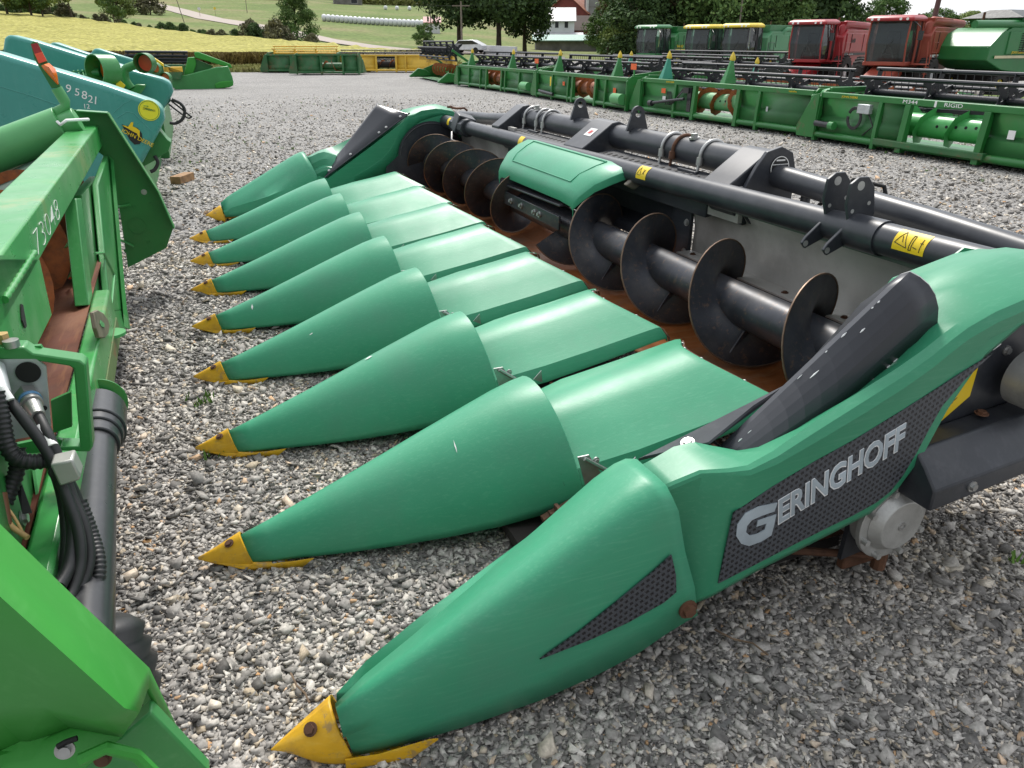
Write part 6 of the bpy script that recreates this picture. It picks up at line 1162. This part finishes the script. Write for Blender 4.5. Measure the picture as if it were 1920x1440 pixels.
# field trees and hedge on the left
hg = 'hedge shrubs along the soybean field'
for i, (px, d_, h_, s_, lm, lb) in enumerate([(28, 152, 8.5, 'round', 2, 'loose pale tree at the left edge of the hedge'), (72, 150, 7.5, 'round', 1, 'green open tree second from the left edge'), (145, 158, 8.5, 'thin', 2, 'slim yellowish tree in the hedge'), (92, 150, 7, 'thin', 2, 'slim pale sapling in the hedge'), (232, 160, 9, 'tall', 2, 'slender pale tree above the left end of the road'), (222, 148, 5, 'thin', 1, 'small bushy tree below the slender pale tree'), (262, 250, 7, 'round', 4, 'grey-green tree at the road bend'), (292, 230, 5, 'bush', 4, 'brown shrub beside the road'), (795, 100, 3.6, 'thin', 1, 'thin young tree near the small white shed')]):
    tree(lb, px, d_, h_, s_, lm, 1.0, i % 2)
ORD = 'first second third fourth fifth sixth seventh eighth ninth tenth eleventh twelfth thirteenth fourteenth fifteenth sixteenth seventeenth eighteenth nineteenth twentieth'.split()+['twenty-'+q for q in 'first second third fourth fifth sixth seventh eighth ninth'.split()]+['thirtieth']+['thirty-'+q for q in 'first second third fourth fifth sixth seventh eighth ninth'.split()]+['fortieth']+['forty-'+q for q in 'first second third fourth fifth sixth seventh'.split()]
g = np.random.default_rng(21); sn = 0
for i in range(46):
    px = -10+i*13.3+g.uniform(-4, 4)
    if px > 640 or px < 0: continue
    d_ = float(np.interp(px, [-50, 0, 240, 450, 600, 700], [171, 171, 151, 119, 106, 95]))+g.uniform(0, 4); h_ = g.uniform(1.0, 2.2)*(1.5 if px < 140 or 470 < px < 530 else .8)
    sn += 1; tree('low brownish shrub beyond the soybean field, '+ORD[sn-1]+' from the left in the hedge', px, d_, h_, 'bush', int(g.choice([4, 4, 0, 1])), .8, i % 2, name='shrub', cat='shrub', group=hg)
# woods and corn in the distance
def stuff_leaves(name, label, n, f, m_, leaf, seed):
    g = np.random.default_rng(seed); P = np.array([f(g) for _ in range(n)]); u = g.normal(0, 1, (n, 3)); u /= np.linalg.norm(u, axis=1)[:, None]; v = np.cross(u, g.normal(0, 1, (n, 3))); v /= np.linalg.norm(v, axis=1)[:, None]; s = leaf*g.uniform(.5, 1.5, (n, 1))
    V = np.stack([P-u*s, P+v*s, P+u*s, P-v*s], 1).reshape(-1, 3); me = bpy.data.meshes.new(name); me.vertices.add(4*n); me.vertices.foreach_set('co', V.astype(np.float32).ravel()); me.loops.add(4*n); me.loops.foreach_set('vertex_index', np.arange(4*n, dtype=np.int32)); me.polygons.add(n); me.polygons.foreach_set('loop_start', np.arange(0, 4*n, 4, dtype=np.int32)); me.update(calc_edges=True); me.materials.append(m_)
    o = bpy.data.objects.new(name, me); sc.collection.objects.link(o); return tag(o, label, kind='stuff')
def woods(u0, u1, d0, d1, h0, h1):
    def f(g):
        u = g.uniform(u0, u1); d_ = g.uniform(d0, d1); x, y, z = bear(u, d_); hh = (h0+(h1-h0)*(.5+.5*math.sin(u*.09)*math.sin(u*.037+1)))*(.8+.2*math.sin(u*.41)); return (x, y, z+hh*g.uniform(0, 1)**.7)
    return f
stuff_leaves('far_woods', 'far wood along the top of the meadow', 26000, woods(-200, 520, 430, 500, 9, 16), ML[0], 1.3, 5)
stuff_leaves('far_woods', 'far wooded ridge on the skyline', 30000, woods(380, 1320, 640, 800, 14, 30), ML[0], 2.2, 6)
stuff_leaves('far_hedge', 'low scrub line behind the yard on the right', 20000, woods(1120, 2300, 120, 150, 2.2, 4.5), ML[1], .35, 8)
M_corn = mat('standing_corn', (.26, .27, .09), rough=.9, var=.3, vs=.2)
def cornf(u0, u1, d0, d1):
    def f(g): u = g.uniform(u0, u1); d_ = g.uniform(d0, d1); x, y, z = bear(u, d_); return (x, y, z+2.6*g.uniform(0, 1))
    return f
stuff_leaves('corn_field', 'strip of standing corn on the far rise', 16000, cornf(430, 540, 380, 410), M_corn, .7, 9)
stuff_leaves('corn_field', 'long strip of standing corn below the ridge', 26000, cornf(660, 830, 380, 415), M_corn, .7, 10)
# ---------------- roads, buildings ----------------
M_road = mat('pale_road', (.34, .29, .25), rough=.9, var=.1)
def road(name, pts, wd):
    vs = []; P = []
    for i in range(len(pts)-1):
        for k in range(12): t = k/12; P.append((pts[i][0]+(pts[i+1][0]-pts[i][0])*t, pts[i][1]+(pts[i+1][1]-pts[i][1])*t))
    P.append(pts[-1]); C_ = [bear(*q) for q in P]; L_, R_ = [], []
    for i, c in enumerate(C_):
        a = C_[max(0, i-1)]; b = C_[min(len(C_)-1, i+1)]; dx, dy = b[0]-a[0], b[1]-a[1]; l_ = math.hypot(dx, dy); nx, ny = -dy/l_*wd/2, dx/l_*wd/2
        L_.append((c[0]+nx, c[1]+ny, gz(c[0]+nx, c[1]+ny)+.12)); R_.append((c[0]-nx, c[1]-ny, gz(c[0]-nx, c[1]-ny)+.12))
    mb = MB(); mb.loft([[a, b] for a, b in zip(L_, R_)], closed=False); o = mb.build(name, M_road, smooth=180); o['kind'] = 'structure'; return o
road('country_road', [(276, 330), (330, 280), (400, 215), (465, 188), (520, 170), (585, 152), (660, 128), (730, 114), (800, 104), (900, 100)], 6.5)
dw = MB(); sh_ = [bear(u, d_) for u, d_ in ((790, 96), (860, 98), (960, 92), (1060, 86), (1060, 100), (960, 108), (860, 112), (790, 104))]; dw.add([(x, y, z+.08) for x, y, z in sh_], [tuple(range(8))]); o_ = dw.build('farm_driveway', mat('asphalt_drive', (.13, .12, .12), rough=.9), smooth=0); o_['kind'] = 'structure'
M_wh = mat('white_siding', (.62, .63, .64), rough=.6, var=.06, vs=1); M_rf = mat('grey_metal_roof', (.42, .42, .43), rough=.45, var=.1, vs=.6, dirt=(.30, .24, .2), damt=.4, ds=.4); M_bred = mat('red_barn_boards', (.16, .035, .03), rough=.8, var=.25, vs=.8); M_rrf = mat('rusty_barn_roof', (.32, .12, .07), rough=.7, var=.2, vs=.5, dirt=(.35, .25, .2), damt=.6, ds=.5); M_win = mat('window_glass', (.02, .022, .025), rough=.1, rvar=0)
M_brf = mat('brown_shingles', (.10, .075, .065), rough=.9); M_grf = mat('green_porch_roof', (.20, .36, .30), rough=.6); M_silo = mat('concrete_silo', (.22, .22, .22), rough=.8, var=.2, vs=.5); M_wood2 = mat('grey_boards', (.18, .17, .16), rough=.9, var=.3, vs=1)
def house(name, label, cat, px, d_, wx, wy, eave, ridge, wall_m, roof_m, rz=0, wins=(), zoff=0, along='y', oh=.35):
    x, y, z = bear(px, d_); T = thing(name, label, cat, (x, y, z+zoff), rz=rz)
    k = MB(); k.bb((-wx/2, -wy/2, -1), (wx/2, wy/2, eave))
    if along == 'y': gp_ = [(-wx/2, eave), (wx/2, eave), (0, ridge)]; k.prism(gp_, 'y', -wy/2, wy/2)
    else: k.prism([(-wy/2, eave), (wy/2, eave), (0, ridge)], 'x', -wx/2, wx/2)
    w_ = k.build('wall', wall_m, T); k = MB(); th = .14
    if along == 'y':
        sl_ = (ridge-eave)/(wx/2)
        for sg in (-1, 1): k.prism([(0, ridge+.02), (0, ridge+.02+th), (sg*(wx/2+oh), eave-oh*sl_+.02+th), (sg*(wx/2+oh), eave-oh*sl_+.02)], 'y', -wy/2-oh, wy/2+oh)
    else:
        sl_ = (ridge-eave)/(wy/2)
        for sg in (-1, 1): k.prism([(0, ridge+.02), (0, ridge+.02+th), (sg*(wy/2+oh), eave-oh*sl_+.02+th), (sg*(wy/2+oh), eave-oh*sl_+.02)], 'x', -wx/2-oh, wx/2+oh)
    rf = k.build('roof', roof_m, T)
    for (face, u, zc, ww, hh) in wins:
        k = MB(); f_ = MB()
        if face == 'w': f_.bb((-wx/2-.05, u-ww/2-.08, zc-hh/2-.08), (-wx/2-.002, u+ww/2+.08, zc+hh/2+.08)); k.bb((-wx/2-.06, u-ww/2, zc-hh/2), (-wx/2-.051, u+ww/2, zc+hh/2))
        else: f_.bb((u-ww/2-.08, -wy/2-.05, zc-hh/2-.08), (u+ww/2+.08, -wy/2-.002, zc+hh/2+.08)); k.bb((u-ww/2, -wy/2-.06, zc-hh/2), (u+ww/2, -wy/2-.051, zc+hh/2))
        fr2 = f_.build('window', M_wh, T); k.build('pane', M_win, fr2)
    return T
FD = 168
hs = house('farmhouse', 'white two-storey farmhouse with grey metal roof beside the dark maples', 'house', 1040, FD, 7.6, 7.0, 4.9, 7.2, M_wh, M_rf, rz=-.42, wins=[('s', -2.0, 4.2, .7, 1.2), ('s', .3, 4.2, .7, 1.2), ('s', 2.2, 4.2, .7, 1.2), ('s', -2.2, 1.5, .8, 1.4), ('s', -.9, 1.5, .8, 1.4), ('s', .9, 1.5, .8, 1.4), ('s', 2.4, 1.5, .8, 1.4), ('w', -1.5, 4.2, .7, 1.2), ('w', 1.6, 4.2, .7, 1.2), ('w', -1.2, 1.5, .8, 1.4), ('w', 1.6, 1.5, .8, 1.4)], along='x')
k = MB(); k.prism([(-3.5, 2.75), (-5.6, 2.35), (-5.6, 2.25), (-3.5, 2.6)], 'x', -4.2, 5.6); k.build('porch_roof', M_rf, hs)
for xx in (-3.9, -1.5, .9, 3.2, 5.3): k = MB(); k.bb((xx-.06, -5.5, -.5), (xx+.06, -5.38, 2.3)); k.build('porch_post', M_wh, hs)
k = MB(); k.bb((-3.9, -5.2, 0), (5.2, -3.55, 2.3)); k.build('porch_wall', M_wh, hs)
house('barn', 'big red barn with rusty gabled roof behind the farmhouse', 'barn', 1082, 200, 11, 13, 6.6, 10.8, M_bred, M_rrf, rz=-.9, along='y')
house('barn', 'low red lean-to barn with brown roof right of the farmhouse', 'barn', 1092, 176, 9, 7, 3.4, 6.0, M_bred, M_brf, rz=-.25, along='x')
house('shed', 'low open shed with pale green roof in front of the farmhouse', 'shed', 1070, 150, 13, 3.5, 1.9, 2.6, M_wood2, M_grf, rz=-.35, along='x', oh=.6)
for i, (px, d_, r, h_) in enumerate([(1118, 195, 3.2, 20), (1139, 200, 2.9, 21)]):
    x, y, z = bear(px, d_); T = thing('silo', ('grey concrete silo with white ladder chute, nearer the barn', 'grey concrete silo farther from the barn, partly behind trees')[i], 'silo', (x, y, z-1), group='silos'); k = MB(); k.cyl((0, 0, 0), (0, 0, h_), r, n=28); k.build('shell', M_silo, T, smooth=40); k = MB()
    for q in range(10): k.ring((0, 0, 1+q*2), (0, 0, 1), r, r+.06, .12, 28)
    k.build('hoop', M_wood2, T); k = MB(); k.bb((-r-.35, -1.2, 0), (-r+.2, -.8, h_)); k.build('ladder_chute', M_wh, T)
house('barn', 'long low grey board barn on the far rise', 'barn', 658, 372, 12, 7, 2.6, 4.4, M_wood2, M_rf, rz=-.1, along='x', wins=[('s', 2.5, 1.2, 2.6, 1.8)])
house('house', 'white farmhouse among trees at the top of the meadow', 'house', 400, 405, 15, 8, 3.8, 6.6, M_wh, M_rf, rz=-.1, along='x', wins=[('s', x_, 1.9, 1.2, 1.6) for x_ in (-5, -2, 2, 5)])
house('house', 'low white house at the top left corner', 'house', 85, 400, 20, 8, 4.2, 6.8, M_wh, M_rf, rz=-.1, along='x', wins=[('s', x_, 2.2, 1.4, 1.6) for x_ in (-6, 0, 6)])
house('shed', 'tiny white shed with red roof at the meadow edge', 'shed', 812, 190, 3.4, 3, 2.2, 3.2, M_wh, mat('red_shed_roof', (.35, .10, .10)), rz=-.3, along='x')
# wrapped bales in a line, and three loose ones
M_bale = mat('white_bale_wrap', (.70, .71, .73), rough=.4, var=.08, vs=1); bme = None
for i in range(26):
    px = 612+i*8.2; x, y, z = bear(px, 226-(i*.4)); T = thing('wrapped_bale', 'white plastic wrapped bale, '+ORD[i]+' from the left in the long touching row', 'bale', (x, y, z), rz=-.30, group='wrapped bales in the long row'); T.scale = (1.0, 1.15, 1.15)
    if bme is None: k = MB(); k.loft([[(xx, r*math.cos(2*PI*j/16), .75+r*math.sin(2*PI*j/16)) for j in range(16)] for xx, r in ((-.62, .35), (-.5, .66), (-.2, .8), (.2, .8), (.5, .66), (.62, .35))]); o = k.build('wrap', M_bale, T, smooth=50); bme = o.data
    else: o = bpy.data.objects.new('wrap', bme); sc.collection.objects.link(o); o.parent = T
for px, lb in ((727, 'lone white bale, left of the three scattered on the rise'), (748, 'white bale in the middle of the three on the rise'), (771, 'white bale, rightmost of the three on the rise')):
    x, y, z = bear(px, 330); T = thing('wrapped_bale', lb, 'bale', (x, y, z), rz=.3); o = bpy.data.objects.new('wrap', bme); sc.collection.objects.link(o); o.parent = T
# low white wall by the drive
k = MB(); a_, b_ = bear(893, 104), bear(968, 97); k.bar((a_[0], a_[1], a_[2]+.5), (b_[0], b_[1], b_[2]+.55), .3, 1.0); tag(k.build('boundary_wall', M_wh), 'low white wall beside the farm drive', 'wall')
# utility poles and wires
M_pole = mat('weathered_pole', (.20, .17, .14), rough=.9, var=.2)
def pole(label, px, d_, h_, lean=0, r=.14, m_=None, arm_=True):
    x, y, z = bear(px, d_); T = thing('utility_pole', label, 'utility pole', (x, y, z)); k = MB(); k.cyl((0, 0, -.2), (lean, 0, h_), r, r*.7, n=10); k.build('post', m_ or M_pole, T)
    if arm_: k = MB(); k.bar((lean-1.0, .5, h_-.5), (lean+1.0, -.5, h_-.5), .1, .12); k.build('crossarm', m_ or M_pole, T)
    return (x+lean, y, z+h_-.45)
p1 = pole('wooden utility pole left of the dark maples', 866, 105, 5.9); p2 = pole('thin utility pole by the small white shed', 809, 150, 6.3, r=.1); pole('leaning thin pole in the meadow', 352, 190, 9, lean=-1.6, r=.09, arm_=False); pole('slim pole below the corn strip', 471, 260, 6.5, r=.1, arm_=False)
p3 = pole('pole rising behind the second yellow-roofed combine', 1383, 85, 8.0, r=.10, arm_=False)
pole('thick brown leaning pipe rising behind the faded red combine', 1738, 52, 9.0, lean=.4, r=.17, m_=mat('brown_pipe', (.10, .05, .045), rough=.6), arm_=False)
pole('pale wooden pole at the top right corner', 1912, 60, 10, lean=.3, r=.13, m_=mat('pale_pole', (.35, .30, .26)), arm_=False)
def wire(a, b, sag, lb):
    k = MB(); A_ = Vector(a); B_ = Vector(b); k.tube([A_.lerp(B_, t)-Vector((0, 0, sag*4*t*(1-t))) for t in np.linspace(0, 1, 16)], .018, 4); tag(k.build('overhead_wire', M_ink), lb, 'wire')
x, y, z = bear(1240, 108); wire(p1, (x, y, z+9.5), .8, 'upper overhead wire crossing in front of the maples'); x, y, z = bear(560, 180); wire(p1, (x, y, 10), .6, 'overhead wire running left from the wooden pole')
x, y, z = bear(1180, 95); wire((x, y, 6.2), (p3[0]+10, p3[1], p3[2]+2), .5, 'thin wire across the treeline behind the combines')
# white car on the farm drive
x, y, z = bear(878, 101); T = thing('parked_car', 'white estate car parked on the farm drive beneath the maple', 'car', (x, y, z+.08), rz=-.75)
M_cw = mat('white_car_paint', (.65, .66, .68), rough=.3, rvar=.05); k = MB(); k.loft([[(-2.2, yy, .35), (-2.25, yy, .75), (-1.5, yy*.98, .95), (-1.0, yy*.86, 1.45), (.9, yy*.84, 1.5), (2.0, yy*.9, 1.0), (2.2, yy, .85), (2.15, yy, .35)] for yy in (-.88, .88)]); k.build('body', M_cw, T, bevel=.06, smooth=50)
k = MB(); k.prism([(-1.35, .98), (-.95, 1.38), (.85, 1.42), (1.7, 1.02)], 'y', -.86, .86); k.build('windows', M_win, T)
for xx in (-1.35, 1.35):
    for yy in (-.8, .8): k = MB(); k.cyl((xx, yy-.1, .33), (xx, yy+.1, .33), .33, n=18); k.build('wheel', M_tyre, T)
# two cars behind the first header row
for px, lb, m_ in ((838+0, 'dark pickup half hidden behind the farthest green header', M_dark),): pass
# slender sign boards by the road
for px, d_, lb, m_ in ((383, 225, 'small white round road sign', M_wh), (412, 232, 'small yellow road sign', M_ytip)):
    x, y, z = bear(px, d_); T = thing('road_sign', lb, 'road sign', (x, y, z)); k = MB(); k.cyl((0, 0, 0), (0, 0, 1.6), .04, n=6); k.build('post', M_pole, T); k = MB(); k.cyl((0, -.05, 1.9), (0, -.08, 1.9), .38, n=12 if m_ is M_wh else 4); k.build('board', m_, T)
